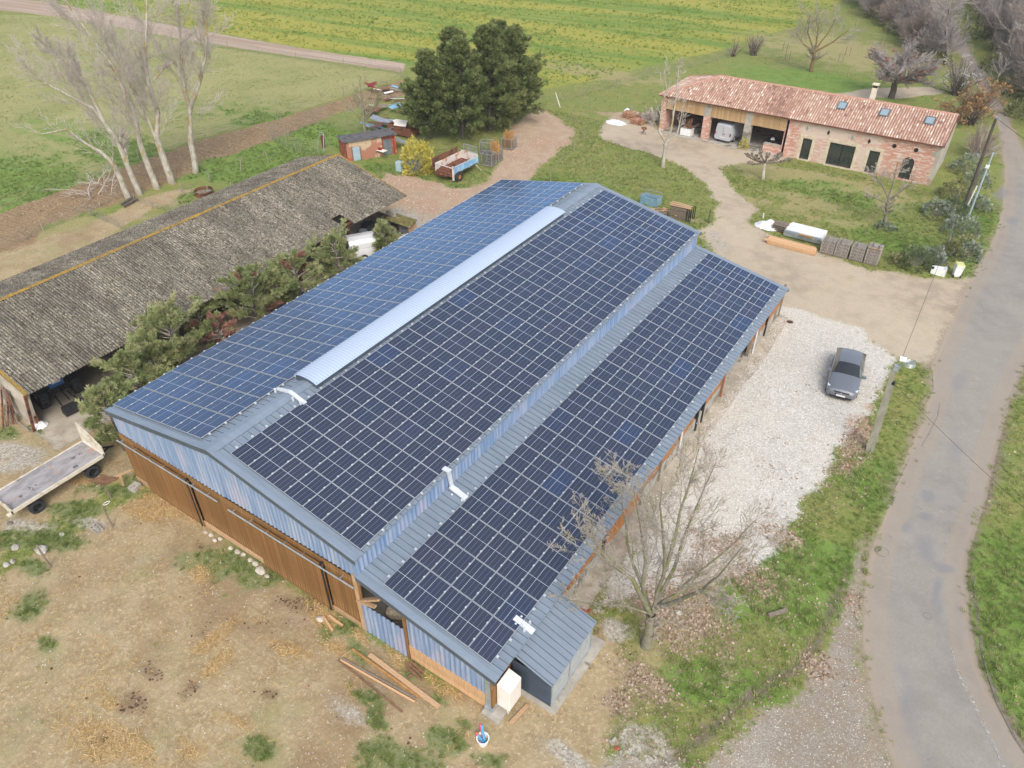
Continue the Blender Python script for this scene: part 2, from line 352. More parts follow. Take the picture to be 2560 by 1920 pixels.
R['dry'] = blobs([B(1700,380,8,2.4,0,1.0),B(1830,400,7,1.8,0,.95),B(1760,440,6,2.0,0,.7),B(1650,440,4,1.5,0,.6),B(1900,440,4,1.5,0,.7),B(1300,160,12,3,0,.7),B(1830,110,16,10,0,.8),B(60,520,8,3,0,1.0),B(200,500,7,2,0,1.0),B(130,560,6,3,0,.9),B(1820,480,4,1.5,0,.6),B(1420,1430,1.5,1,0,.7)], .9, 55)
R['rubble'] = blobs([B(1860,930,.8,1.4,.3,1.0),B(1835,1000,.6,.8,0,1.1),B(1880,880,.5,.6,0,.8),B(900,400,4,1.2,0,.9),B(880,440,5,2,0,.8),B(1180,310,3,3,0,.7),B(980,425,4,1,0,.8),B(1100,320,3,1.2,0,.9),B(1250,1360,1,.4,0,.5),B(1310,1600,.6,.3,0,.7),B(1270,1320,.6,.3,0,.7),B(1340,250,4,1.2,0,.6)], 1.0, 65)
R['pebbles'] = blobs([B(1400,1620,1.6,.7,0,.9),B(1330,1360,.7,.5,0,1.1),B(1240,1640,1.0,.4,0,.8),B(30,985,1.6,1.0,.3,1.2),B(830,1490,.8,.4,0,.6),B(760,1540,.9,.4,0,.6),B(900,470,3.2,1.8,0,1.1),B(870,530,2.0,1.5,0,1.0),B(1550,520,1.2,3,.5,.5),B(60,1140,2.0,.6,.4,.7),B(200,1130,1.4,.4,.4,.7),B(1900,1340,.6,1.2,0,.7)], .9, 75)
R['tar'] = blobs([B(2003,1072,.3,.55,0,1.1),B(1999,1116,.3,.3,0,1.0),B(1958,1140,.2,.4,0,.9),B(2040,1227,.4,.25,.4,1.0),B(2024,1290,.22,1.2,.15,1.15),B(2000,1180,.5,1.2,.2,.6),B(2060,960,.5,1.6,.2,.6),B(2075,820,.5,1.6,.1,.55),B(1960,1500,.4,1.6,.2,.55),B(2160,420,.6,3,0,.7),B(2190,480,.6,3,0,.7),B(2070,1350,.4,1.4,.2,.5)], .9, 85)
R['slab'] = region([[(14.55,3.6),(15.35,3.6),(15.35,24.0),(15.5,26.0),(15.25,33.1),(14.3,33.1),(12,27),(12,22)], [(-19.6,-2.4),(-14.0,-3.0),(-13.8,3.5),(-15.0,6),(-15.4,27),(-23,27),(-23,-2.4)]], .25)
R['tyre'] = region([px((1835,1230),(1820,1290),(1790,1360),(1740,1430),(1660,1500),(1560,1570),(1440,1640),(1400,1660),(1440,1620),(1560,1545),(1650,1480),(1720,1420),(1770,1350),(1805,1285),(1825,1225))], .8)
R['dirtside'] = region([px((2190,880),(2160,980),(2122,1130),(2104,1190),(2092,1250),(2100,1340),(2116,1420),(2146,1500),(2230,1630),(2212,1650),(2130,1510),(2100,1430),(2086,1340),(2080,1245),(2096,1160),(2140,990))], .5)
keys = list(R.keys())
# heights: flat country with a little roughness away from the paving; a shallow ditch beyond the road
HZ = (fbm(GX, GY, 2.5, 99, 3)-.5)*.10
flat = np.clip(np.maximum.reduce([R['road'], R['drive'], R['slab'], R['lot']])/1.0+.6, 0, 1)
HZ = HZ*(1-flat*.93)
HZ -= np.clip((R['lot']+.3), 0, .3)*.05
inside = (GX > -8.6) & (GX < 14.7) & (GY > -2) & (GY < 33.2)
HZ[inside] = -.03
HZ += .05*np.clip(R['rape'], 0, 1)
ditch = np.exp(-((GX-(34.5+.02*(GY-18)**2*.3))/1.4)**2)*((GY > -5) & (GY < 45))
HZ -= .45*ditch*(1-flat)

def ground_material():
    t = NT('ground_cover'); g = t.n.new('ShaderNodeNewGeometry').outputs['Position']
    nbig = t.noise(.13, 3, .6, g); nmid = t.noise(.9, 4, .6, g); nfin = t.noise(5.5, 4, .65, g); nvf = t.noise(24, 3, .7, g)
    nc = t.noise(2.2, 3, .6, t.mapping(g, loc=(50, 20, 3)))
    vs = t.n.new('ShaderNodeTexVoronoi'); t.l.new(g, vs.inputs['Vector']); vs.inputs['Scale'].default_value = 11.0
    vcell = t.sep(vs.outputs['Color'])[0]; vdist = vs.outputs['Distance']
    v2 = t.n.new('ShaderNodeTexVoronoi'); t.l.new(g, v2.inputs['Vector']); v2.inputs['Scale'].default_value = 26.0
    v2c = t.sep(v2.outputs['Color'])
    edge = t.math('ADD', t.math('MULTIPLY', t.math('SUBTRACT', nmid, .5), .9), t.math('MULTIPLY', t.math('SUBTRACT', nfin, .5), 1.3))
    edgef = t.math('ADD', t.math('MULTIPLY', t.math('SUBTRACT', nfin, .5), 1.2), t.math('MULTIPLY', t.math('SUBTRACT', nvf, .5), 1.4))
    def lay(prev, key, col, w=.12, amp=1.0, e=edge, off=0.0, strength=1.0):
        f = t.math('ADD', t.attr(key), t.math('MULTIPLY', e, amp))
        f = t.ramp(f, -w+off, w+off, 0, strength)
        return t.mix(f, prev, col)
    def two(a, b, n, lo=.38, hi=.62): return t.mix(t.ramp(n, lo, hi), lin(a), lin(b))
    def mul(c, n, lo, hi, a, b):
        k = t.ramp(n, lo, hi, a, b, smooth=False); return t.mix(1.0, c, t.comb(k, k, k), 'MULTIPLY')
    # base: rough winter grass
    c = two('75833f', '88894c', nmid)
    c = t.mix(t.ramp(nfin, .5, .72), c, lin('a59a6e'))
    c = t.mix(t.ramp(nbig, .45, .6, 0, .5), c, lin('7b8748'))
    grass = mul(c, nvf, .25, .75, .72, 1.25)
    col = grass
    # meadow
    md = two('95935f', '868c55', nmid); md = t.mix(t.ramp(nbig, .36, .62, 0, .8), md, lin('9f9a68')); md = mul(md, nfin, .25, .75, .85, 1.14)
    col = lay(col, 'meadow', md)
    lush = mul(two('668538', '749044', nmid), nvf, .25, .75, .7, 1.25)
    # rape in rows
    A = P2(430, 75); Bq = P2(870, 140); ang = math.atan2(Bq[1]-A[1], Bq[0]-A[0])
    rowv = t.mapping(g, rot=(0, 0, -ang), scale=(1, 1, 1))
    rs = t.mapping(rowv, scale=(.035, .75, 1)); rs2 = t.mapping(rowv, scale=(.02, .16, 1))
    nrow = t.noise(1.0, 4, .6, rs); nrow2 = t.noise(1.0, 2, .5, rs2)
    rp = t.mix(t.ramp(nrow, .42, .6), lin('688438'), lin('858f40'))
    rp = t.mix(t.ramp(nrow2, .34, .62, 0, .8), rp, lin('a39b48'))
    rp = t.mix(t.ramp(t.noise(.8, 4, .7, g), .62, .72, 0, .6), rp, lin('8f8a62'))
    rp = mul(rp, nfin, .3, .7, .8, 1.2)
    col = lay(col, 'rape', rp, .2); col = lay(col, 'rape2', rp, .2)
    col = lay(col, 'dry', two('a89a72', '8f8a58', nfin), .35, 1.2, edge, 0, .85)
    col = lay(col, 'lush', lush, .5, 1.0, edge, 0, .85)
    # plowed soil with furrows
    pl = t.mix(t.ramp(t.noise(1.0, 3, .6, t.mapping(rowv, rot=(0, 0, .35), scale=(.25, 6, 1))), .4, .6), lin('98805f'), lin('836d52'))
    pl = t.mix(t.ramp(nfin, .5, .7), pl, lin('a98f70')); pl = mul(pl, nvf, .3, .7, .85, 1.15)
    col = lay(col, 'plowed', pl, .18)
    # tan farmyard soil
    yd = two('ac9a78', '9d8a68', nmid); yd = t.mix(t.ramp(nfin, .48, .68), yd, lin('bfa986')); yd = t.mix(t.ramp(nbig, .5, .64, 0, .6), yd, lin('8e7659'))
    yd = mul(yd, nvf, .25, .75, .86, 1.12); yd = t.mix(t.ramp(t.noise(.33, 4, .65, t.mapping(g, loc=(7, 31, 2))), .52, .68, 0, .55), yd, lin('9a9468')); yd = t.mix(t.ramp(t.noise(.5, 5, .7, t.mapping(g, loc=(17, 3, 2))), .55, .72, 0, .4), yd, lin('917a5a'))
    yd = t.mix(t.ramp(v2c[0], .985, .99), yd, lin('c2b8a4'))
    col = lay(col, 'yard', yd, .25)
    tr = two('b7a391', 'a18c7a', nrow, .35, .65); tr = mul(tr, nfin, .3, .7, .88, 1.1)
    col = lay(col, 'track', tr, .12, .6)
    rd = two('b59e86', 'ab917a', nmid); rd = t.mix(t.ramp(nfin, .5, .66), rd, lin('b8a68e')); rd = mul(rd, nvf, .3, .7, .85, 1.12)
    col = lay(col, 'redtrack', rd, .25)
    dr = two('b9a892', 'a99a86', nmid); dr = t.mix(t.ramp(nbig, .42, .62, 0, .7), dr, lin('c2b39c')); dr = mul(dr, nfin, .25, .75, .9, 1.08); dr = mul(dr, nvf, .3, .7, .93, 1.06)
    col = lay(col, 'drive', dr, .2); col = lay(col, 'drive2', dr, .2)
    # white crushed stone
    lt = t.mix(t.ramp(vcell, 0, 1, 0, 1, False), lin('bab4a9'), lin('d8d3c9')); lt = t.mix(t.ramp(nbig, .42, .56, 0, .75), lt, lin('d0c9bc')); lt = mul(lt, v2c[1], 0, 1, .8, 1.12)
    lt = t.mix(t.ramp(nmid, .58, .74, 0, .5), lt, lin('b5a486'))
    col = lay(col, 'lot', lt, .2)
    vg = t.mix(t.ramp(v2c[2], 0, 1, 0, 1, False), lin('8a8275'), lin('b5ab9c')); vg = t.mix(t.ramp(nmid, .46, .62, 0, .7), vg, lin('998a76')); vg = t.mix(t.ramp(nbig, .45, .6, 0, .4), vg, lin('857766'))
    col = lay(col, 'verge', vg, .25)
    pb = t.mix(t.ramp(vcell, 0, 1, 0, 1, False), lin('8f887c'), lin('c4bdaf'))
    col = lay(col, 'pebbles', pb, .5, 1.2, edgef, 0, .9)
    rb = t.mix(t.ramp(vcell, .2, .8), lin('a98872'), lin('bb9f88')); rb = t.mix(t.ramp(v2c[0], .6, .7), rb, lin('a89478'))
    col = lay(col, 'rubble', rb, .4, 1.2, edgef, .05, .8)
    col = lay(col, 'grasspatch', mul(two('728050', '8a8c60', nfin), nvf, .25, .75, .65, 1.25), .35, 1.5, edgef, .05, .92)
    lf = t.mix(t.ramp(v2c[1], 0, 1, 0, 1, False), lin('94806a'), lin('bfaa94'))
    col = lay(col, 'leaves', lf, .7, 1.7, edgef, .3, .6)
    st = t.mix(t.ramp(nvf, .35, .65), lin('c4a064'), lin('a07e4c')); st = t.mix(t.ramp(nfin, .52, .7), st, lin('cfb684'))
    col = lay(col, 'straw', st, .9, 1.6, edgef, .3, .6)
    dg = mul(two('6b5442', '7c6550', nfin), nvf, .3, .7, .75, 1.2)
    col = lay(col, 'dung', dg, .9, 1.8, edgef, .35, .6)
    # road: gritty edge, asphalt, wear along the wheel paths
    col = lay(col, 'shoulder', two('a3937f', '8f8372', nfin), .3, 1.1, edge, .1, .85)
    col = lay(col, 'dirtside', mul(two('7a6b5c', '675a4e', nfin), nvf, .3, .7, .8, 1.15), .3, .8, edge, 0, .85)
    asp = two('8c877f', '948f87', nmid); asp = t.mix(t.ramp(nbig, .4, .62, 0, .6), asp, lin('9d968b')); asp = t.mix(t.ramp(t.noise(.45, 4, .7, t.mapping(g, loc=(3, 9, 1))), .5, .75, 0, .25), asp, lin('827d77')); asp = t.mix(t.ramp(t.noise(1.6, 5, .7, t.mapping(g, loc=(13, 9, 1))), .6, .7, 0, .4), asp, lin('a8a196'))
    asp = mul(asp, v2c[1], 0, 1, .93, 1.06); asp = mul(asp, nfin, .3, .7, .95, 1.04)
    asp = t.mix(t.ramp(nc, .66, .74, 0, .5), asp, lin('77777b'))
    sdr = t.attr('road')
    asp = t.mix(t.ramp(t.math('ADD', sdr, t.math('MULTIPLY', edge, .5)), .1, .75, .7, 0), asp, lin('a1917f'))
    col = lay(col, 'road', asp, .06, .25)
    wv = t.math('ADD', sdr, t.math('MULTIPLY', t.math('SUBTRACT', nmid, .5), .5)); asp = t.mix(t.ramp(t.math('ABSOLUTE', t.math('SUBTRACT', wv, .75)), .0, .35, .45, 0), asp, lin('a3927e'))
    col = lay(col, 'road', asp, .06, .25)
    col = lay(col, 'tar', t.mix(.5, lin('77777b'), lin('86858a')), .7, .7, edgef, .1, .6)
    sl = two('bcb2a2', 'a79c8b', nmid); sl = t.mix(t.ramp(nfin, .55, .7, 0, .6), sl, lin('9c8769')); sl = t.mix(t.ramp(nbig, .5, .62, 0, .6), sl, lin('918979'))
    col = lay(col, 'slab', sl, .04, .08)
    col = lay(col, 'tyre', mul(two('6e6154', '83766a', nfin), nvf, .3, .7, .7, 1.2), .25, .6)
    # relief
    hoof = t.math('MULTIPLY', t.voro(3.2, t.mapping(g, loc=(3, 3, 0))), t.ramp(t.attr('yard'), -.2, .3, 0, 1.1))
    nvf = t.math('ADD', nvf, hoof)
    h = t.math('ADD', t.math('MULTIPLY', nvf, .5), t.math('MULTIPLY', nfin, .9))
    h = t.math('ADD', h, t.math('MULTIPLY', vdist, t.ramp(t.attr('lot'), -.2, .3, 0, -.5)))
    k = t.ramp(t.math('MAXIMUM', t.attr('road'), t.attr('slab')), -.1, .2, 1, .12)
    t.bump(t.math('MULTIPLY', h, k), .75, .06)
    return t.done(col, .92, 0, .2)
GM = ground_material()
idx = np.arange(NX*NY).reshape(NX, NY)
Q = np.stack([idx[:-1, :-1], idx[1:, :-1], idx[1:, 1:], idx[:-1, 1:]], -1).reshape(-1, 4)
fc = lambda k: (R[k][:-1, :-1]+R[k][1:, 1:]).ravel()/2
order = [('meadow', 'meadow'), ('rapeseed_field', 'rape'), ('rapeseed_field', 'rape2'), ('plowed_strip', 'plowed'), ('farmyard', 'yard'), ('field_track', 'track'), ('farm_track', 'redtrack'), ('driveway', 'drive'), ('garden_path', 'drive2'), ('gravel_lot', 'lot'), ('gravel_verge', 'verge'), ('road', 'road'), ('concrete_slab', 'slab')]
lab = np.zeros(len(Q), int); names = ['ground']
for n, k in order:
    if n not in names: names.append(n)
    lab[fc(k) > 0] = names.index(n)
AV = np.stack([GX.ravel(), GY.ravel(), HZ.ravel()], 1)
for i, n in enumerate(names):
    q = Q[lab == i]
    if not len(q): continue
    u, inv = np.unique(q, return_inverse=True)
    o = mesh_np(n, AV[u], [inv.reshape(-1, 4)], GM, attrs={k: R[k].ravel()[u] for k in keys}, smooth=True)
    o['kind'] = 'structure'
    lb = {'ground': 'rough winter grass and bare soil'}.get(n)

# sampling of the fields at arbitrary points
def samp(key, x, y):
    i = np.clip(np.searchsorted(gx, x)-1, 0, NX-2); j = np.clip(np.searchsorted(gy, y)-1, 0, NY-2)
    A = R[key] if isinstance(key, str) else key
    u = (x-gx[i])/(gx[i+1]-gx[i]); v = (y-gy[j])/(gy[j+1]-gy[j])
    return (A[i, j]*(1-u)+A[i+1, j]*u)*(1-v)+(A[i, j+1]*(1-u)+A[i+1, j+1]*u)*v
def gz(x, y): return float(samp(HZ, np.array([x]), np.array([y]))[0])
def inview(x, y, m=80):
    d = np.stack([x-CAMP[0], y-CAMP[1], -CAMP[2]*np.ones_like(x)], -1); zf = d@CF
    a = 1280+FPX*(d@CR)/zf; b = 960-FPX*(d@CU)/zf
    return (zf > 0) & (a > -m) & (a < 2560+m) & (b > -m) & (b < 1920+m)
def hits_building(x, y):
    return ((x > -8.3) & (x < 14.6) & (y > -1.9) & (y < 33.1)) | ((x > -27.2) & (x < -15.4) & (y > -2.5) & (y < 28.3)) | ((x > -8.8) & (x < 19.1) & (y > 62.6) & (y < 71))
def scatter(name, n, box, test, templ, mat, smin, smax, kind='stuff', tilt=.25, seed=1, zoff=0.0, rndf=None, sz=None):
    """many small pieces in one mesh: templ = (verts, faces)"""
    r = np.random.default_rng(seed)
    x = r.uniform(box[0], box[1], n); y = r.uniform(box[2], box[3], n)
    k = inview(x, y) & ~hits_building(x, y); x = x[k]; y = y[k]
    k = test(x, y, r); x = x[k]; y = y[k]; m = len(x)
    if m == 0: return None
    z = samp(HZ, x, y)+zoff
    V, F = templ; V = np.array(V, float); F = np.array(F)
    s = r.uniform(smin, smax, m); a = r.uniform(0, 2*pi, m); t1 = r.normal(0, tilt, m); t2 = r.normal(0, tilt, m)
    ca, sa = np.cos(a), np.sin(a)
    X = V[None, :, 0]*s[:, None]; Yv = V[None, :, 1]*s[:, None]; Z = V[None, :, 2]*s[:, None]*(1 if sz is None else sz)
    Z2 = Z+X*t1[:, None]+Yv*t2[:, None]
    WX = x[:, None]+X*ca[:, None]-Yv*sa[:, None]; WY = y[:, None]+X*sa[:, None]+Yv*ca[:, None]; WZ = z[:, None]+Z2
    W = np.stack([WX, WY, WZ], -1).reshape(-1, 3)
    FF = (F[None]+(np.arange(m)*len(V))[:, None, None]).reshape(-1, F.shape[1])
    rv = (r.random(m) if rndf is None else rndf(x, y, r)); rv = np.clip(rv, 0, 1)
    o = mesh_np(name, W, [FF], mat, attrs={'rnd': np.repeat(rv, len(V))})
    o['kind'] = kind
    return o
def tuft(nb, spread, h, w, seed):
    r = random.Random(seed); V = []; F = []
    for i in range(nb):
        a = r.uniform(0, 2*pi); d = r.uniform(0, spread*.5); cx, cy = cos(a)*d, sin(a)*d; b = a+r.uniform(-.9, .9)
        hh = h*r.uniform(.5, 1.1); l = spread*r.uniform(.3, 1); k = len(V)
        V += [(cx-sin(b)*w, cy+cos(b)*w, 0), (cx+sin(b)*w, cy-cos(b)*w, 0), (cx+cos(b)*l, cy+sin(b)*l, hh)]; F.append((k, k+1, k+2))
    return V, F
def flake(l, w): return [(-l/2, -w/2, 0), (l/2, -w/2, .01), (l/2, w/2, 0), (-l/2, w/2, .01)], [(0, 1, 2), (0, 2, 3)]
def stone():
    return [(-.5,-.3,0),(.4,-.45,0),(.5,.35,0),(-.35,.45,0),(0,.05,.45),(-.1,-.1,.4)], [(0,1,4),(1,2,4),(2,3,4),(3,0,5),(0,4,5),(4,3,5)]
m_gr = M_attr('grass_blades', ['778746', '879454', '989c62', 'a9a376', '76903e'], thin=.3)
m_lush = M_attr('lush_grass', ['617636', '718642', '83924f', '92985c'], thin=.3)
m_rape = M_attr('rape_leaves', ['718f44', '7f9a48', '8f9f45', 'a9a44c', 'bab050'], thin=.3)
m_leaf = M_attr('fallen_leaves', ['7f6a55', '988069', 'ab9582', 'bda996', '8c745c'])
m_straw = M_attr('straw_bits', ['ae8c58', 'c2a26c', 'cfb688', '977a50'])
m_stone = M_attr('crushed_stone', ['8f887c', 'b5aea2', 'd4cfc6', 'e4e1db'])
m_stone2 = M_attr('pale_crushed_stone', ['b3ada3', 'c9c4bb', 'dbd7d0', 'e8e5e0'])
m_dung = M_attr('soil_clods', ['4a3628', '6a513e', '86694e'])
m_red = M_attr('brick_rubble', ['a97560', 'b98f7a', 'c4ab96', 'd0c8ba'])
paved = lambda x, y: np.maximum.reduce([samp(k, x, y) for k in ('road', 'drive', 'lot', 'slab', 'yard', 'redtrack', 'plowed', 'track', 'verge', 'drive2')])
T1 = tuft(9, .16, .13, .012, 1); T2 = tuft(7, .3, .2, .03, 2); T3 = tuft(8, .5, .42, .06, 3)
scatter('grass_tufts', 170000, (-26, 36, -16, 62), lambda x, y, r: (paved(x, y) < -.05+r.normal(0, .2, len(x))) & (samp('leaves', x, y)+r.normal(0, .4, len(x)) < .3) & (samp('dry', x, y)+r.normal(0, .4, len(x)) < .1) & (fbm(x, y, 1.4, 43)+r.normal(0, .25, len(x)) > .42), T1, m_gr, .6, 1.5, seed=2, rndf=lambda x, y, r: vnoise(x, y, 2.2, 4)*.8+r.normal(0, .22, len(x)))
scatter('lush_grass_tufts', 120000, (-60, 36, -16, 70), lambda x, y, r: (paved(x, y) < 0) & (samp('lush', x, y) > r.uniform(-.2, .6, len(x))), T1, m_lush, .8, 1.9, seed=3)
scatter('yard_grass_tufts', 260000, (-24, 20, -12, 12), lambda x, y, r: (samp('grasspatch', x, y) > r.uniform(-.3, 1.2, len(x))) & (fbm(x, y, .7, 46)+r.normal(0, .25, len(x)) > .62), T1, m_lush, .6, 1.3, seed=4)
scatter('meadow_tufts', 90000, (-130, -15, 10, 75), lambda x, y, r: (samp('meadow', x, y) > .2) & (fbm(x, y, 2.2, 8)+r.normal(0, .25, len(x)) > .62), T2, m_gr, .3, .65, seed=5, rndf=lambda x, y, r: vnoise(x, y, 6, 14)*.7+r.normal(0, .2, len(x)))
scatter('lawn_tufts', 60000, (-30, 45, 36, 150), lambda x, y, r: (paved(x, y) < -.2) & (samp('rape', x, y) < -.1) & (samp('dry', x, y)+r.normal(0, .4, len(x)) < 0) & (fbm(x, y, 3, 44)+r.normal(0, .2, len(x)) > .5), T2, m_gr, .3, .65, seed=15, rndf=lambda x, y, r: vnoise(x, y, 5, 24)*.7+r.normal(0, .2, len(x)))
scatter('rapeseed_plants', 150000, (-190, 30, 60, 260), lambda x, y, r: (np.maximum(samp('rape', x, y), samp('rape2', x, y)) > .2) & (fbm(x*.35+y*.02, y*1.0, 2.0, 3)+r.normal(0, .2, len(x)) > .5), T3, m_rape, .35, .8, seed=6, rndf=lambda x, y, r: fbm(x, y, 26, 77)*1.3-.2+r.normal(0, .22, len(x)))
scatter('fallen_leaves', 190000, (12, 36, -12, 30), lambda x, y, r: (samp('leaves', x, y)+r.normal(0, .5, len(x)) > .5) & (samp('road', x, y) < -.1), flake(.09, .06), m_leaf, .6, 1.4, seed=7, zoff=.02, tilt=.5)
scatter('leaf_scatter', 9000, (12, 24, -8, 26), lambda x, y, r: (paved(x, y) < .2) & (vnoise(x, y, 2, 31) > .45), flake(.09, .06), m_leaf, .5, 1.1, seed=8, zoff=.03, tilt=.5)
scatter('straw_litter', 110000, (-16, 16, -12, 4), lambda x, y, r: samp('straw', x, y)+r.normal(0, .35, len(x)) > .1, flake(.2, .018), m_straw, .5, 1.3, seed=9, zoff=.02, tilt=.25)
scatter('loose_straw', 9000, (-16, 16, -13, 4), lambda x, y, r: (samp('yard', x, y) > 0) & (vnoise(x, y, 1.7, 33) > .4), flake(.16, .014), m_straw, .5, 1.2, seed=10, zoff=.02, tilt=.25)
scatter('soil_clods', 26000, (-16, 20, -13, 4), lambda x, y, r: samp('dung', x, y)+r.normal(0, .3, len(x)) > .25, stone(), m_dung, .04, .13, seed=11, sz=.8)
scatter('yard_stones', 2600, (-18, 22, -13, 4), lambda x, y, r: (samp('yard', x, y) > -.3), stone(), m_stone, .02, .07, seed=12)
scatter('crushed_stone', 60000, (14, 30, 2, 36), lambda x, y, r: samp('lot', x, y)+r.normal(0, .25, len(x)) > .1, stone(), m_stone2, .03, .08, seed=13, rndf=lambda x, y, r: fbm(x, y, 3, 6)*.5+r.normal(.25, .25, len(x)))
scatter('verge_gravel', 60000, (12, 32, -14, 16), lambda x, y, r: (samp('verge', x, y)+r.normal(0, .25, len(x)) > .1) & (samp('road', x, y) < -.1), stone(), m_stone, .02, .06, seed=14, rndf=lambda x, y, r: r.uniform(0, .7, len(x)))
scatter('brick_rubble', 90000, (-30, 30, -6, 56), lambda x, y, r: (samp('rubble', x, y)+r.normal(0, .3, len(x)) > .35) & (samp('road', x, y) < -.1), stone(), m_red, .04, .16, seed=16)
scatter('pebble_patches', 40000, (-24, 30, -13, 46), lambda x, y, r: (samp('pebbles', x, y)+r.normal(0, .3, len(x)) > .25) & (samp('road', x, y) < -.1), stone(), m_stone, .03, .08, seed=17, rndf=lambda x, y, r: r.uniform(0, .8, len(x)))
scatter('plowed_clods', 60000, (-90, -20, 10, 60), lambda x, y, r: samp('plowed', x, y) > .1, stone(), M_attr('field_clods', ['7d694f', '8e795c', '9d886c', 'b09d80']), .06, .22, seed=18, sz=.6)
scatter('track_rubble', 12000, (-30, -10, 34, 56), lambda x, y, r: samp('redtrack', x, y) > 0, stone(), m_red, .03, .09, seed=19)
# ------------------------------------------------------------------ the barn with the solar roof
TH = 0.1895; ST, CT = sin(TH), cos(TH); RZ = 6.4; BY0, BY1 = -1.96, 32.26
PH = 0.1874; SP, CP = sin(PH), cos(PH); LX, LZ = 8.10, 3.77
def roof_metal(name, c1, c2):
    t = NT(name); v = t.mapping(scale=(.5, 2.5, 1))
    f = t.ramp(t.noise(1.3, 4, .6, v), .35, .7)
    col = t.mix(f, lin(c1), lin(c2)); col = t.mix(t.ramp(t.noise(14, 3, .7), .68, .75, 0, .35), col, lin('93a0ab'))
    return t.done(col, t.ramp(t.noise(3, 3), .3, .7, .42, .58), .25, .6)
m_roof = roof_metal('roof_steel', '85929f', '909ca9'); m_roof2 = roof_metal('trim_steel', '525c68', '5d6975'); m_rib_shade = roof_metal('painted_rib_shade', '2e3640', '384250')  # the darkest steel tone paints the shade beside the ribs
def clad_blue():
    t = NT('blue_cladding'); v = t.mapping(scale=(3, 3, .25))
    col = t.mix(t.ramp(t.noise(1.6, 4, .6, v), .35, .65), lin('7c97bd'), lin('a3b1ca'))
    col = t.mix(t.ramp(t.noise(.8, 2, .5, t.mapping(scale=(1, 1, .5))), .55, .72, 0, .7), col, lin('b4b2c6'))
    return t.done(col, .38, .15, .6)
m_blue = clad_blue()
m_silver = M('silver_frame', 'bcc1c6', 'afb4ba', 3, .45, .3)
m_clamp = M('clamp_metal', 'dfe2e4', 'd0d4d6', 3, .35, .3)
m_gal = M('galvanised', 'c4cacd', 'aeb6ba', 4, .42, .6)
m_tray = M('cable_tray_paint', 'e9ecee', 'd9dee2', 3, .4, .2)
def wood(name, c1, c2, c3, vary=.14):
    t = NT(name); v = t.mapping(scale=(22, 22, 1.1))
    col = t.mix(t.ramp(t.noise(1.0, 4, .6, v), .35, .65), lin(c1), lin(c2))
    col = t.mix(t.ramp(t.noise(1.4, 4, .65, t.mapping(scale=(9, 9, 2.0))), .60, .66, 0, .8), col, lin(c3))
    k = t.ramp(t.rand(), 0, 1, 1-vary, 1+vary, smooth=False); col = t.mix(1.0, col, t.comb(k, k, k), 'MULTIPLY')
    t.bump(t.noise(2, 3, .6, v), .3, .01)
    return t.done(col, .7, 0, .3)
m_board = wood('stained_boards', '906b42', '7e5a36', 'b99a70'); m_board2 = wood('orange_boards', 'b47a48', 'a0693a', 'c29468')
m_pale = wood('pale_timber', 'c4a582', 'b08c68', 'd0b696'); m_timber = wood('new_timber', 'd6b088', 'c89c70', 'dcbc98')
m_oldwood = wood('grey_wood', '8e8172', '75695c', 'a39788')
m_conc = M('concrete', 'b5afa4', 'a09a8e', 2.5, .9, 0, .3, 20, c3='7d756a'); m_dark = M('dark_interior', '2a2622', '1d1a18', 2, .95)
m_black = M('black_plastic', '1c1d1f', '26272a', 3, .5); m_rubber = M('tyre_rubber', '26272a', '37363a', 6, .85)

def blue_coat(t, col, rough):
    # anti-reflective film: what it does mirror, near grazing, comes back blue
    t.done(col, .55, 0, .1)
    gl = t.n.new('ShaderNodeBsdfAnisotropic') if False else t.n.new('ShaderNodeBsdfGlossy'); gl.inputs['Color'].default_value = (.36, .60, 1.0, 1); t.set(gl.inputs['Roughness'], rough)
    fr = t.n.new('ShaderNodeFresnel'); fr.inputs['IOR'].default_value = 2.0
    fq = t.ramp(fr.outputs[0], .105, .55, .035, .95, smooth=False); mx = t.n.new('ShaderNodeMixShader'); t.l.new(fq, mx.inputs[0]); t.l.new(t.b.outputs[0], mx.inputs[1]); t.l.new(gl.outputs[0], mx.inputs[2]); t.l.new(mx.outputs[0], t.out.inputs[0])
    return t.mat
def panel_glass():
    t = NT('panel_glass'); s = t.sep(t.coord()); W_, L_ = 1.035, 1.640
    x, y = s[0], s[1]
    def line(v, pos, w):  # 1 on a printed line
        return t.math('LESS_THAN', t.math('ABSOLUTE', t.math('SUBTRACT', v, pos)), w)
    cellx = t.math('FRACT', t.math('MULTIPLY', x, 5/W_)); fx = t.math('ABSOLUTE', t.math('SUBTRACT', cellx, .5))
    gx_ = t.ramp(fx, .465, .49)
    rowy = t.math('FRACT', t.math('MULTIPLY', y, 20/L_)); fy = t.math('ABSOLUTE', t.math('SUBTRACT', rowy, .5))
    gy_ = t.ramp(fy, .40, .47)
    k = t.rand()
    base = t.mix(t.ramp(k, .86, .97, 0, .55), lin('2f333f'), lin('314264'))
    base = t.mix(t.ramp(t.math('FRACT', t.math('MULTIPLY', k, 7.3)), .6, 1.0, 0, .8), base, lin('373641'))
    base = t.mix(t.ramp(t.noise(2.0, 2, .5), .4, .65, 0, .4), base, lin('2f3444'))
    col = t.mix(t.math('MULTIPLY', gy_, .38), base, lin('76829a'))
    col = t.mix(t.math('MULTIPLY', gx_, .5), col, lin('a8b2c2'))
    ln = t.math('MAXIMUM', line(y, L_/2, .009), line(x, W_*.4, .007))
    col = t.mix(ln, col, lin('c9d0d8'))
    return blue_coat(t, col, t.ramp(t.noise(1.5, 3), .3, .7, .16, .26))
m_glass = panel_glass()
PW, PL = 1.035, 1.640
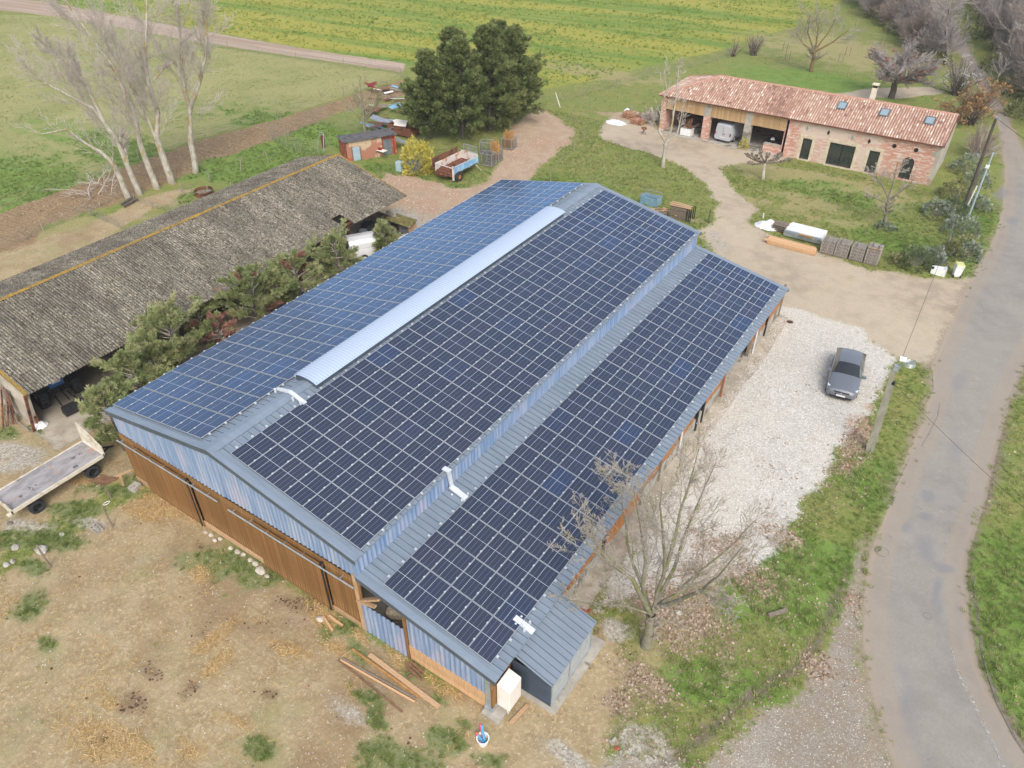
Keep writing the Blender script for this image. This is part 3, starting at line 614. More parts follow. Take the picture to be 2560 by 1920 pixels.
def panel_mesh():
    b = MB(); f = .017; h = .035
    b.box(0, PW, 0, f, 0, h); b.box(0, PW, PL-f, PL, 0, h); b.box(0, f, f, PL-f, 0, h); b.box(PW-f, PW, f, PL-f, 0, h)
    b.add([(f, f, h-.006), (PW-f, f, h-.006), (PW-f, PL-f, h-.006), (f, PL-f, h-.006)], [(0, 1, 2, 3)], 1)
    b.add([(f, f, 0.002), (PW-f, f, 0.002), (PW-f, PL-f, 0.002), (f, PL-f, 0.002)], [(0, 3, 2, 1)], 2)
    return b
pm = bpy.data.meshes.new('solar_panel'); _b = panel_mesh(); pm.from_pydata(_b.v, [], _b.f); pm.polygons.foreach_set('material_index', _b.m)
for m_ in (m_silver, m_glass, m_dark): pm.materials.append(m_)
barn = thing('barn', 'large barn with blue steel and brown board walls under a roof covered in solar panels', 'barn', (8, -1.8, 0))
# roof skins with standing ribs
def rib_roof(x_of, z_of, s1, y0, y1, name, step=.333, t=.05):
    b = MB()
    def pt(s, y, h): return (x_of(s), y, z_of(s)+h)
    b.add([pt(0, y0, 0), pt(s1, y0, 0), pt(s1, y1, 0), pt(0, y1, 0), pt(0, y0, -t), pt(s1, y0, -t), pt(s1, y1, -t), pt(0, y1, -t)],
          [(0,1,2,3),(7,6,5,4),(0,4,5,1),(1,5,6,2),(2,6,7,3),(3,7,4,0)])
    y = y0+.25
    while y < y1-.1:
        w, h = .03, .045
        a = [pt(.02, y-w, .001), pt(.02, y-w*.5, h), pt(.02, y+w*.5, h), pt(.02, y+w, .001)]
        c = [pt(s1-.002, y-w, .001), pt(s1-.002, y-w*.5, h), pt(s1-.002, y+w*.5, h), pt(s1-.002, y+w, .001)]
        b.add(a+c, [(0,1,5,4),(1,2,6,5),(2,3,7,6),(4,5,6,7)]); 
        b.add([pt(.02, y-w-.022, .003), pt(s1-.004, y-w-.022, .003), pt(s1-.004, y-w, .003), pt(.02, y-w, .003)], [(0,1,2,3)], 1); y += step  # flat dark strip: side shade of the rib put into colour
    return b.build(name, [m_roof, m_rib_shade], barn)
def side(sg):
    return (lambda s: sg*s*CT), (lambda s: RZ-s*ST)
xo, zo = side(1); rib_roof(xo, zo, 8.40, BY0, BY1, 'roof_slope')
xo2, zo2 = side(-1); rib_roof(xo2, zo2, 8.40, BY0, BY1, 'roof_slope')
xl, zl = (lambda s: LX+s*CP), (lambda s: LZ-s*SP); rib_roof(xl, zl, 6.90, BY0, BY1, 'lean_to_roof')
# ridge cap, verge trims and fascias
b = MB()
for sg in (-1, 1):
    b.add([(0, BY0-.02, RZ+.075), (sg*.34, BY0-.02, RZ+.005), (sg*.34, BY1+.02, RZ+.005), (0, BY1+.02, RZ+.075)], [(0,1,2,3) if sg > 0 else (3,2,1,0)])
    b.add([(sg*.34, BY0-.02, RZ+.005), (sg*.34, BY0-.02, RZ-.06), (sg*.34, BY1+.02, RZ-.06), (sg*.34, BY1+.02, RZ+.005)], [(0,1,2,3)])
b.build('ridge_cap', m_roof, barn)
def verge(xf, zf, s0, s1, y, dy, nm='verge_trim', wtop=.32, drop=.22):
    b = MB(); yo = y+dy
    A = (xf(s0), zf(s0)); Z = (xf(s1), zf(s1))
    tp = .05
    b.add([(A[0], yo, A[1]+tp), (Z[0], yo, Z[1]+tp), (Z[0], yo-dy/abs(dy)*(wtop), Z[1]+tp), (A[0], yo-dy/abs(dy)*(wtop), A[1]+tp)], [(0,1,2,3)])
    b.add([(A[0], yo, A[1]+tp), (Z[0], yo, Z[1]+tp), (Z[0], yo, Z[1]-drop), (A[0], yo, A[1]-drop)], [(0,1,2,3)], 1)
    b.add([(A[0], yo-dy/abs(dy)*wtop, A[1]+tp), (Z[0], yo-dy/abs(dy)*wtop, Z[1]+tp), (Z[0], yo-dy/abs(dy)*wtop, Z[1]), (A[0], yo-dy/abs(dy)*wtop, A[1])], [(0,1,2,3)])
    b.build(nm, [m_roof, m_roof2], barn)
for y, dy in ((BY0, -.025), (BY1, .025)):
    verge(xo, zo, .0, 8.42, y, dy); verge(xo2, zo2, .0, 8.42, y, dy); verge(xl, zl, 0, 6.93, y, dy)
b = MB(); b.box(-8.32, -8.26, BY0, BY1, 4.62, 4.83); b.build('eaves_fascia', m_roof2, barn)
# panels: the seven rows of each main slope and the five of the lean-to
rngp = random.Random(4); stuff_v = []; nP = 0
import mathutils
def place_panel(origin, ux, nrm, y):
    """origin: low-x corner; ux: direction down or up the slope"""
    global nP
    Mx = Matrix(((ux[0], 0, nrm[0], origin[0]), (ux[1], 1, nrm[1], y), (ux[2], 0, nrm[2], origin[2]), (0, 0, 0, 1)))
    return Mx
cand = []
for j in range(20):
    for i in range(7):
        s = .87+i*1.055; cand.append((place_panel((xo(s)+ST*.075, 0, zo(s)+CT*.075), (CT, 0, -ST), (ST, 0, CT), -1.45+j*1.6616), 'm'))
        s = 1.01+(i+1)*1.055-.02; cand.append((place_panel((-s*CT-ST*.075, 0, zo2(s)+CT*.075), (CT, 0, ST), (-ST, 0, CT), -1.51+j*1.6797), 'l'))
    for i in range(5):
        s = 1.098+i*1.055; cand.append((place_panel((xl(s)+SP*.075, 0, zl(s)+CP*.075), (CP, 0, -SP), (SP, 0, CP), -1.526+j*1.6717), 'r'))
cand.sort(key=lambda c: (Vector(tuple(CAMP))-c[0].translation).length)
Bi = WM['barn'].inverted()
for Mx, w in cand[:300]:
    o = bpy.data.objects.new('solar_panel', pm); link(o, barn); o.matrix_local = Bi @ Mx
# the eighty farthest panels, joined
b = MB(); allv = []
restV = []; restF = []; restM = []
for Mx, w in cand[300:]:
    k = len(restV); restV += [tuple(Mx @ Vector(v)) for v in _b.v]; restF += [tuple(k+i for i in f) for f in _b.f]; restM += _b.m
def panel_glass_far():
    t = NT('far_panel_glass'); u = t.n.new('ShaderNodeUVMap'); s = t.sep(u.outputs[0]); x, y = s[0], s[1]
    gx_ = t.ramp(t.math('ABSOLUTE', t.math('SUBTRACT', t.math('FRACT', t.math('MULTIPLY', x, 5.0)), .5)), .455, .485)
    ln = t.math('MAXIMUM', t.math('LESS_THAN', t.math('ABSOLUTE', t.math('SUBTRACT', y, .5)), .008), t.math('LESS_THAN', t.math('ABSOLUTE', t.math('SUBTRACT', x, .4)), .010))
    col = t.mix(t.math('MULTIPLY', gx_, .5), t.mix(t.ramp(t.noise(.7, 2, .5), .4, .65), lin('30333f'), lin('333b50')), lin('a8b2c2'))
    col = t.mix(ln, col, lin('c9d0d8'))
    return blue_coat(t, col, .2)
b.v, b.f, b.m = restV, restF, restM
ro = b.build('solar_panel', [m_silver, panel_glass_far(), m_dark], barn, kind='stuff', label='farthest solar panels of the left and right slopes')
uvl = ro.data.uv_layers.new(name='uv'); loc = [(v[0]/PW, v[1]/PL) for v in _b.v]; nb = len(_b.v)
uvl.data.foreach_set('uv', [c for l in ro.data.loops for c in loc[l.vertex_index % nb]])
# mounting clamps and rails seen between the rows and along the array edges
b = MB(); rl = MB()
rails = []
for j in range(20):
    for f in (.24, .76): rails.append((j, f))
def clampset(xf, zf, n, s0, y0, p, sg, th):
    for j, f in rails:
        y = y0+(j+f)*p
        for i in range(n+1):
            s = s0+i*1.055-.01; e = (-.05 if i == 0 else (.05 if i == n else 0)); z = zf(s+e)+.118
            w = .028 if 0 < i < n else .05
            b.box(xf(s+e)-w, xf(s+e)+w, y-.045, y+.045, z-.07 if w > .04 else z-.02, z)
clampset(xo, zo, 7, .87, -1.45, 1.6616, 1, TH); clampset(xo2, zo2, 7, 1.01, -1.51, 1.6797, -1, TH); clampset(xl, zl, 5, 1.098, -1.526, 1.6717, 1, PH)
b.build('panel_clamps', m_clamp, barn, kind='stuff')
# translucent ridge light: an arched corrugated sheet on two low upstands
V = []; F = []
ny = 126*4; ys = np.linspace(3.75, 26.6, ny+1)
prof = [(-.80, .20), (-.62, .26), (-.40, .31), (-.15, .335), (.1, .34), (.35, .31), (.55, .26), (.72, .19)]
for i, y in enumerate(ys):
    h = .010*sin(2*pi*i/4+.4)
    for (x, z) in prof: V.append((x, y, RZ+z+h-.02))
n = len(prof)
F = [(i*n+j, i*n+j+1, (i+1)*n+j+1, (i+1)*n+j) for i in range(ny) for j in range(n-1)]
t = NT('translucent_sheet'); c = t.mix(t.ramp(t.math('FRACT', t.math('MULTIPLY', t.sep(t.coord('Object'))[1], 5.5)), .3, .6), lin('a9b8cd'), lin('b8c6d9'))
t.b.inputs['Transmission Weight'].default_value = .0
m_trans = t.done(c, .3, 0, .6)
ob = mesh_np('ridge_light_sheet', V, [F], m_trans, barn)
b = MB(); b.box(.60, .64, 3.8, 26.5, RZ-.12, RZ+.20); b.box(-.74, -.70, 3.8, 26.5, RZ-.14, RZ+.2); b.box(-.7, .6, 3.82, 3.86, RZ-.1, RZ+.22); b.box(-.7, .6, 26.4, 26.44, RZ-.1, RZ+.22)
b.build('ridge_light_upstand', m_roof2, barn)
# white cable trays
b = MB(); b.bar((-1.15, 2.8, RZ+.02-.22), (0, 2.76, RZ+.14), .2, .07); b.bar((0, 2.76, RZ+.14), (1.05, 2.68, RZ-.03), .2, .07)
for x in (-.8, .4, .9): b.box(x-.04, x+.04, 2.5, 2.58, RZ-.12, RZ+.12)
b.build('cable_tray', m_tray, barn)
b = MB(); b.bar((8.28, 3.95, 4.98), (8.28, 4.1, 3.86), .2, .08); b.bar((8.22, 4.1, 3.84), (9.15, 4.02, 3.67), .26, .07); b.bar((8.0, 3.95, 4.98), (8.38, 3.95, 4.98), .24, .07)
for x in (8.5, 9.05):
    for y in (3.82, 4.26): b.box(x-.035, x+.035, y-.035, y+.035, 3.62, 3.74)
b.build('cable_tray', m_tray, barn)
b = MB(); b.bar((14.0, .62, 2.74), (14.92, .60, 2.53), .26, .07)
for x in (14.2, 14.6):
    for y in (.42, .82): b.box(x-.035, x+.035, y-.035, y+.035, 2.5, 2.74)
b.build('cable_tray', m_tray, barn)
# corrugated wall sheets (trapezoid profile), run along x or y
def corr(name, p0, p1, zb, zt, out, mat, step=.25, depth=.035, parent=None, label=None, th=.004):
    """zb, zt: functions of distance or numbers"""
    parent = parent or barn
    L = hypot(p1[0]-p0[0], p1[1]-p0[1]); d = ((p1[0]-p0[0])/L, (p1[1]-p0[1])/L); V = []; u = 0.0; prof = []
    while u < L-1e-6:
        for q, h in ((0, 0), (.55*step, 0), (.65*step, depth), (.9*step, depth)):
            if u+q < L: prof.append((u+q, h))
        u += step
    prof.append((L, 0))
    fz = lambda f, u: f(u) if callable(f) else f
    for s in (0, 1):
        for (u, h) in prof:
            h2 = h-s*.012
            x = p0[0]+d[0]*u+out[0]*h2; y = p0[1]+d[1]*u+out[1]*h2
            V += [(x, y, fz(zb, u)), (x, y, fz(zt, u))]
    n = len(prof); F = []
    for s in (0, 1):
        k = s*2*n
        for i in range(n-1): F.append((k+2*i, k+2*i+2, k+2*i+3, k+2*i+1))
    o = mesh_np(name, V, [F], mat, parent)
    if label: o['label'] = label
    return o
YG = -1.80
corr('gable_sheet', (-8.16, YG), (0, YG), 3.42, lambda u: 4.77-.02+u*(RZ-4.80)/8.16, (0, -1), m_blue)
corr('gable_sheet', (0, YG), (8.1, YG), 3.48, lambda u: RZ-.07-u*(RZ-4.82)/8.1, (0, -1), m_blue)
corr('clerestory_sheet', (8.10, BY0+.03), (8.10, BY1-.03), 3.72, 4.80, (1, 0), m_blue)
corr('gable_sheet', (-8.16, 32.1), (0, 32.1), 0, lambda u: 4.77-.02+u*(RZ-4.80)/8.16, (0, 1), m_blue)
corr('gable_sheet', (0, 32.1), (8.1, 32.1), 0, lambda u: RZ-.07-u*(RZ-4.82)/8.1, (0, 1), m_blue)
corr('gable_sheet', (8.1, 32.1), (14.4, 32.1), 0, lambda u: LZ-.07-u*.19, (0, 1), m_blue)
corr('side_sheet', (-8.16, YG), (-8.16, 32.1), 0, 4.72, (-1, 0), m_blue)
b = MB(); b.box(8.06, 8.16, BY0-.02, BY0+.05, 3.6, 4.86); b.build('corner_trim', m_blue, barn)
# boards of the gable: fixed boards and four sliding doors
bm = MB(); bw = .168; bm.box(0, bw-.012, 0, .028, 0, 1.0)
bmesh_ = bpy.data.meshes.new('cladding_board'); bmesh_.from_pydata(bm.v, [], bm.f); bmesh_.materials.append(m_board)
bmesh2 = bmesh_.copy(); bmesh2.materials.clear(); bmesh2.materials.append(m_board2)
def board(x, y, z0, z1, parent=barn, rz=0, w=1.0, mesh=None, nm='cladding_board'):
    o = bpy.data.objects.new(nm, mesh or bmesh_); link(o, parent)
    o.matrix_local = WM[parent.name].inverted() @ Matrix.Translation((x, y, z0)) @ Matrix.Rotation(rz, 4, 'Z') @ Matrix.Diagonal((w, 1, z1-z0, 1))
    return o
rb = random.Random(9)
x = -8.15
while x < 8.0:
    door = (-8.2+1.2 < x < -2.75) or (1.75 < x < 6.0)
    yb = YG-.16 if door else YG-.05
    zb = .02 if door else (.34 if x > -6.9 else .38)
    if x > 6.0: zb = .30
    board(x, yb+rb.uniform(-.006, .006), zb, (3.14 if door else 3.41)+rb.uniform(-.01, .0)); 
    if door: board(x, YG-.045, 3.0, 3.42)
    x += bw
def bar_part(nm, mat, *boxes, parent=barn, label=None):
    b = MB()
    for q in boxes: b.box(*q)
    return b.build(nm, mat, parent, label=label)
bar_part('door_edge', m_black, (-2.80, -2.72, YG-.20, YG-.05, .02, 3.2)); bar_part('door_edge', m_black, (5.98, 6.07, YG-.20, YG-.05, .02, 3.2))
bar_part('base_plank', m_pale, (-8.15, -6.95, YG-.08, YG-.03, .02, .37)); bar_part('base_plank', m_pale, (-2.7, 1.75, YG-.10, YG-.04, .03, .33)); bar_part('base_plank', m_pale, (6.08, 7.75, YG-.10, YG-.04, .02, .29))
for (a, c) in ((-8.15, -.45), (.25, 7.95)):
    b = MB(); b.tube((a, YG-.235, 3.0 if a < -1 else 3.02), (c, YG-.235, 3.12 if a < -1 else 3.03), .038, n=8)
    k = a+.3
    while k < c: b.box(k-.02, k+.02, YG-.22, YG-.05, 3.02, 3.07); k += 1.1
    b.build('door_rail', m_gal, barn)
# lean-to gable: posts, brace, blue sheets, timber base
bar_part('post', m_pale, (7.80, 7.98, YG-.10, YG+.08, 0, 3.62)); bar_part('post', m_board, (10.30, 10.46, YG-.06, YG+.1, 0, 3.2)); bar_part('post', m_board, (14.42, 14.66, YG-.02, YG+.2, .15, 2.5))
b = MB(); b.bar((7.9, YG-.05, 2.0), (9.2, YG-.05, 3.05), .16, .1); b.bar((7.85, YG-.10, 2.02), (8.9, YG-.10, 2.38), .16, .08); b.build('brace', m_pale, barn)
b = MB(); b.bar((8.0, YG+.02, 3.58), (14.6, YG+.02, 2.36), .06, .16); b.build('verge_beam', m_pale, barn)
corr('low_sheet', (7.98, YG-.06), (10.32, YG-.06), -.02, 1.95, (0, -1), m_blue)
corr('gable_sheet', (10.5, YG-.03), (14.35, YG-.03), 1.02, lambda u: LZ-.14-(u+2.4)*.19, (0, -1), m_blue)
for k in range(3): bar_part('base_plank', m_timber, (10.5, 14.3, YG-.05-.01*k, YG+.0, .03+k*.33, .34+k*.33))
b = MB(); b.box(14.32, 14.56, YG-.075, YG-.05, .15, 2.3); b.build('corner_sheet', m_gal, barn)
b = MB(); b.box(14.30, 14.70, YG-.16, YG-.06, .16, .28); b.box(14.66, 14.7, YG-.06, YG+.2, .16, .34); b.build('post_shoe', m_gal, barn)
b = MB(); b.prism([(14.3, -2.16, -.05), (15.15, -2.2, -.05), (15.1, -1.42, -.05), (14.3, -1.4, -.05)], (0, 0, .2)); b.build('footing', m_conc, barn)
# right-hand side wall
def side_boards(y0, y1, z0, z1=2.36):
    y = y0
    while y < y1-.02:
        board(14.50, y, z0, z1, rz=radians(90), mesh=bmesh2, w=min(1, (y1-y)/bw)); y += bw
XS = 14.47
secs = [(-1.6, -.4, .15), (2.9, 7.15, .95), (7.55, 11.05, .25), (11.5, 13.3, .95), (13.55, 15.7, .9), (15.85, 17.75, .95), (19.25, 21.9, .95), (26.7, 27.35, .35), (27.5, 29.6, .9), (30.1, 32.7, .85)]
for a, c, z in secs: side_boards(a, c, z)
b = MB(); b.box(14.34, 14.5, 2.9, 7.1, -.02, .85); b.box(14.34, 14.5, 11.2, 22.0, -.02, .82); b.box(14.34, 14.5, 27.2, 32.9, -.02, .82); b.build('base_wall', m_conc, barn)
for y in (2.75, 7.32, 11.25, 13.42, 18.25, 19.12, 22.0, 26.6, 29.85, 32.85): bar_part('post', m_black if y in (7.32, 18.25, 19.12, 29.85) else m_oldwood, (14.42, 14.58, y-.07, y+.07, -.02, 2.36))
b = MB(); b.box(14.25, 14.7, 26.45, 26.8, -.02, .18); b.build('footing', m_conc, barn)
b = MB(); b.bar((14.5, 2.8, 2.36), (14.5, 32.9, 2.36), .12, .18); b.build('wall_plate', m_oldwood, barn)
for k, (y, z) in enumerate([(15.75, 2.3), (21.95, 2.3), (27.42, 2.3)]):
    b = MB(); b.tube((14.62, y, -.02), (14.62, y, z), .045, n=8); b.build('downpipe', m_tray if k != 1 else M('orange_pipe', 'b06a48', None, 3, .5), barn)
b = MB(); b.box(14.53, 14.56, 20.0, 21.3, 1.5, 2.25); b.build('window_panel', m_tray, barn)
corr('eaves_sheet', (14.52, BY0+.1), (14.52, 2.7), 1.95, 2.44, (1, 0), m_blue)
# floor, frame and the shade inside
b = MB(); b.box(-8.1, 14.3, -1.7, 32.0, -.05, .0); b.build('floor', m_conc, barn)
b = MB()
for y in np.arange(3.5, 31, 5.0):
    for x in (0.0, 8.05): b.box(x-.1, x+.1, y-.1, y+.1, 0, 3.6)
    b.bar((8.0, y, 3.5), (14.4, y, 2.3), .1, .2)
b.build('frame', m_oldwood, barn)
b = MB()
for y in np.arange(-1, 32, 1.4): pass
b.bar((8.3, -1.2, 3.45), (8.3, 31.8, 3.45), .1, .2); b.bar((11.5, -1.2, 2.88), (11.5, 31.8, 2.88), .08, .16); b.build('purlins', m_oldwood, barn)
b = MB(); b.box(7.95, 8.0, 1.2, 31.9, 0, 3.6); b.build('inner_wall', m_oldwood, barn)

# box on the corner, annex and its slab
m_cream = M('cream_cabinet', 'f2ece4', 'ebe4da', 2, .5)
wb = thing('electrical_cabinet', 'tall cream cabinet fixed on the near right corner of the barn', 'cabinet', (15.05, -1.2, 0))
b = MB(); x0, x1, y0, y1 = 14.70, 15.26, -1.62, -.80
b.add([(x0,y0,.32),(x1,y0,.32),(x1,y1,.32),(x0,y1,.32),(x0,y0,1.72),(x1,y0,1.60),(x1,y1,1.60),(x0,y1,1.72)], [(0,3,2,1),(4,5,6,7),(0,1,5,4),(1,2,6,5),(2,3,7,6),(3,0,4,7)]); b.build('case', m_cream, wb)
b = MB(); b.box(x1, x1+.015, y0+.03, y1-.03, .36, 1.56); b.build('door', m_cream, wb)
b = MB(); b.path([(15.1, -1.5, .33), (15.12, -1.53, .1), (15.18, -1.56, -.02)], .02); b.build('cable', m_cream, wb)
ax = thing('annex_shelter', 'small lean-to shelter with ribbed dark ends and blue grey roof against the barn corner', 'shelter', (15.6, 1.2, 0))
m_darkcorr = roof_metal('dark_ribbed_steel', '343d48', '46515d'); m_mesh_clear = M('clear_sheet', 'a4adb2', 'b6bec2', 3, .25, .1)
b = MB(); V0 = []
def axp(x, y, h=0): return (x, y, 2.26-(x-14.62)*.33+h)
b.prism([axp(14.62, -.52), axp(16.5, -.52), axp(16.5, 2.95), axp(14.62, 2.95)], (0, 0, .04))
y = -.4
while y < 2.9:
    b.add([axp(14.64, y-.03, .041), axp(14.64, y-.015, .075), axp(14.64, y+.015, .075), axp(14.64, y+.03, .041), axp(16.49, y-.03, .041), axp(16.49, y-.015, .075), axp(16.49, y+.015, .075), axp(16.49, y+.03, .041)], [(0,1,5,4),(1,2,6,5),(2,3,7,6),(4,5,6,7),(0,3,2,1)]); b.add([axp(14.64, y-.055, .044), axp(16.48, y-.055, .044), axp(16.48, y-.03, .044), axp(14.64, y-.03, .044)], [(0,1,2,3)], 1); y += .3  # each annex rib also gets a dark strip as painted side shade
b.build('roof', [m_roof, m_rib_shade], ax)
b = MB()
for k in range(14):
    z = .16+k*.115
    for yy in (-.42, 2.72):
        xe = 16.42
        zt = min(z+.115, 1.68+.0)
        if z > 1.6: xe = 14.62+(2.24-z-.1)/.33
        b.add([(14.66, yy, z), (xe, yy, z), (xe, yy-.075, z+.035), (14.66, yy-.075, z+.035), (xe, yy, z+.114), (14.66, yy, z+.114)], [(0,1,2,3),(3,2,4,5)])
    if k == 13: pass
for _yy in (-.42, 2.72):
    bb = MB(); bb.v = [v for v in b.v]; bb.f = [f for f in b.f if abs(b.v[f[0]][1]-_yy) < .1]; bb.m = [0]*len(bb.f)
    used = sorted({i for f in bb.f for i in f}); mp = {u: i for i, u in enumerate(used)}; bb.v = [b.v[u] for u in used]; bb.f = [tuple(mp[i] for i in f) for f in bb.f]; bb.build('ribbed_end', m_darkcorr, ax)
b = MB()
for y in (-.42, .95, 2.7): b.box(16.40, 16.45, y-.03, y+.03, .12, 1.68)
b.box(16.40, 16.44, -.42, 2.7, .14, .2); b.build('frame', m_gal, ax)
for (a, c) in ((-.38, .91), (.99, 2.66)):
    b = MB(); b.box(16.41, 16.425, a, c, .2, 1.62); b.build('clear_panel', m_mesh_clear, ax)
b = MB(); b.prism([(14.7, -.62, -.02), (16.7, -.62, -.02), (16.85, 3.3, -.02), (14.7, 3.3, -.02)], (0, 0, .13)); b.build('slab', m_conc, ax)
# ------------------------------------------------------------------ the long open shed with the fibre-cement roof
def fibre():
    t = NT('fibre_cement'); g = t.n.new('ShaderNodeNewGeometry').outputs['Position']
    k = t.rand()
    c = t.mix(t.ramp(t.noise(9, 4, .75, g), .38, .60), lin('443f3a'), lin('7f7869'))
    c = t.mix(t.ramp(t.noise(1.0, 4, .7, t.mapping(g, scale=(.8, 6.5, 1))), .42, .62, 0, .55), c, lin('9a9384'))
    c = t.mix(t.ramp(t.noise(6.5, 4, .85, g), .54, .60), c, lin('b5ae9e'))
    c = t.mix(t.ramp(t.noise(5.5, 4, .85, t.mapping(g, loc=(9, 3, 1))), .54, .60, 0, .9), c, lin('322f2c'))
    c = t.mix(t.ramp(t.noise(6, 4, .8, t.mapping(g, loc=(2, 8, 1))), .60, .66, 0, .8), c, lin('957a42'))
    c = t.mix(t.ramp(t.noise(.5, 3, .6, t.mapping(g, scale=(.3, 1.6, 1))), .42, .62, 0, .4), c, lin('4f4a45'))
    kk = t.ramp(k, 0, 1, .86, 1.1, False); c = t.mix(1.0, c, t.comb(kk, kk, kk), 'MULTIPLY')
    t.bump(t.noise(30, 3, .7, g), .5, .02)
    return t.done(c, .95, 0, .15)
m_fib = fibre()
def lichen():
    t = NT('ridge_lichen'); g = t.n.new('ShaderNodeNewGeometry').outputs['Position']
    c = t.mix(t.ramp(t.noise(7, 4, .8, g), .4, .6), lin('a8863a'), lin('857046')); c = t.mix(t.ramp(t.noise(3, 4, .8, g), .52, .62), c, lin('6d6453'))
    t.bump(t.noise(14, 3, .8, g), .6, .02); return t.done(c, .95, 0, .1)
m_lich = lichen()
m_plaster = M('old_plaster', 'c9c0b2', 'ada292', 1.2, .9, 0, .3, 14, c3='8f8577')
m_rust = M('rusty_steel', '6b4233', '8a5a42', 5, .85, 0, .3, 20, c3='4a3028')
shed = thing('open_shed', 'long open farm shed with a lichen covered corrugated roof and yellow ridge', 'shed', (-21, 13, 0))
SX0, SXR, SXB = -15.1, -22.3, -26.95; SZ0, SZR, SZB = 3.28, 5.12, 3.93; SY0, SY1 = -2.62, 28.36
def fib_sheet(nm, L, W, waves=6):
    """sheet: x across the waves (W), y down the slope (L)"""
    V = []; F = []; n = waves*4
    for i in range(n+1):
        z = .034*sin(2*pi*i/4); V += [(W*i/n, 0, z+.012), (W*i/n, L, z)]
    for i in range(n): F.append((2*i, 2*i+2, 2*i+3, 2*i+1))
    k = len(V); V += [(v[0], v[1], v[2]-.012) for v in V]
    for i in range(n): F.append((k+2*i+1, k+2*i+3, k+2*i+2, k+2*i))
    for i in range(n): F.append((2*i+1, 2*i+3, k+2*i+3, k+2*i+1))
    me = bpy.data.meshes.new(nm); me.from_pydata(V, [], F); me.materials.append(m_fib); return me
rf = random.Random(3)
for (xa, za, xe, ze, rows) in ((SXR, SZR, SX0, SZ0, 5), (SXR, SZR, SXB, SZB, 4)):
    L = hypot(xe-xa, ze-za); sg = 1 if xe > xa else -1; dx, dz = (xe-xa)/L, (ze-za)/L
    me = fib_sheet('roof_sheet', L/rows+.10, 1.06)
    n = int(round((SY1-SY0)/1.0)); w = (SY1-SY0)/n
    for r in range(rows):
        for c in range(n):
            if rows == 5 and r == 4 and c == 24: continue
            o = bpy.data.objects.new('roof_sheet', me); link(o, shed)
            s = r*L/rows+.02; p = Vector((xa+dx*s, 0, za+dz*s+.03+rf.uniform(-.004, .004)+(rows-r)*0.001))
            if sg > 0: X, Y = Vector((0, -1, 0)), Vector((dx, 0, dz)); p.y = SY0+(c+1)*w
            else: X, Y = Vector((0, 1, 0)), Vector((dx, 0, dz)); p.y = SY0+c*w
            Z = X.cross(Y)
            if Z.z < 0: Z = -Z
            j = rf.uniform(-.006, .006)
            mx = Matrix(((X.x, Y.x, Z.x, p.x), (X.y+0, Y.y+j, Z.y, p.y), (X.z, Y.z, Z.z, p.z), (0, 0, 0, 1)))
            o.matrix_local = WM[shed.name].inverted() @ mx
b = MB(); y = SY0
while y < SY1-.1:
    for sg, ex in ((1, .17), (-1, .16)):
        b.add([(SXR, y, SZR+.13), (SXR+sg*ex, y, SZR+.04), (SXR+sg*ex, y+1.02, SZR+.035), (SXR, y+1.02, SZR+.125)], [(0,1,2,3) if sg > 0 else (3,2,1,0)])
    y += 1.0
b.build('ridge_tiles', m_lich, shed)
b = MB(); b.bar((SXR, SY1+.03, SZR+.02), (SX0, SY1+.03, SZ0-.02), .16, .1); b.bar((SXR, SY1+.03, SZR+.02), (SXB, SY1+.03, SZB-.02), .16, .1)
b.build('verge_strip', m_lich, shed); b = MB(); b.bar((SX0-.02, SY0-.05, SZ0-.02), (SXR, SY0-.05, SZR), .2, .12); b.build('verge_strip', m_lich, shed)
b = MB(); b.add([(-16.95, SY0+.15, 0), (-26.3, SY0+.15, 0), (-26.3, SY0+.15, 3.85), (SXR, SY0+.15, SZR-.05), (-15.6, SY0+.15, 3.3), (-16.3, SY0+.15, 2.2)], [(5,4,3,2,1,0)])
b.add([(-16.95, SY0+.35, 0), (-26.3, SY0+.35, 0), (-26.3, SY0+.35, 3.85), (SXR, SY0+.35, SZR-.05), (-15.6, SY0+.35, 3.3), (-16.3, SY0+.35, 2.2)], [(0,1,2,3,4,5)])
b.add([(-16.95, SY0+.15, 0), (-16.95, SY0+.35, 0), (-16.3, SY0+.35, 2.2), (-16.3, SY0+.15, 2.2), (-15.6, SY0+.35, 3.3), (-15.6, SY0+.15, 3.3)], [(0,1,2,3),(3,2,4,5)])
b.build('gable_wall', m_plaster, shed)
b = MB(); b.box(-26.4, -26.2, SY0+.2, SY1-.2, 0, 3.8); b.build('back_wall', m_plaster, shed)
b = MB(); b.box(-26.3, -18.2, SY1-.3, SY1-.1, 0, 3.3); b.build('end_wall', m_plaster, shed)
b = MB(); b.box(-18.3, -18.1, 23.2, 28.2, 0, 3.2); b.box(-18.3, -18.1, 21.3, 22.3, 0, 3.2); b.build('front_wall', M('grey_render', '8f897f', '767067', 1.4, .9, c3='5f5a52'), shed)
b = MB(); b.box(-18.13, -18.06, 23.1, 24.3, 0, 2.2); b.build('sheet_door', M('grey_sheet', '7f858a', '6a7075', 4, .6, .2), shed)
b = MB(); b.box(-18.22, -18.02, 22.3, 23.1, .02, 2.1); b.build('doorway', m_dark, shed)
for y in (SY0+.3, 3.6, 8.6, 13.6, 18.4, 23.2): 
    b = MB(); b.box(-16.9, -16.72, y-.09, y+.09, .4 if y > 0 else 0, 3.4); b.bar((-16.8, y, 2.2), (-15.5, y, 3.15), .1, .12); b.build('post', m_rust, shed)
    if y > 0:
        b = MB(); b.prism([(-17.15, y-.33, 0), (-16.5, y-.33, 0), (-16.5, y+.33, 0), (-17.15, y+.33, 0)], (0, 0, .42)); b.build('post_footing', m_conc, shed)
b = MB()
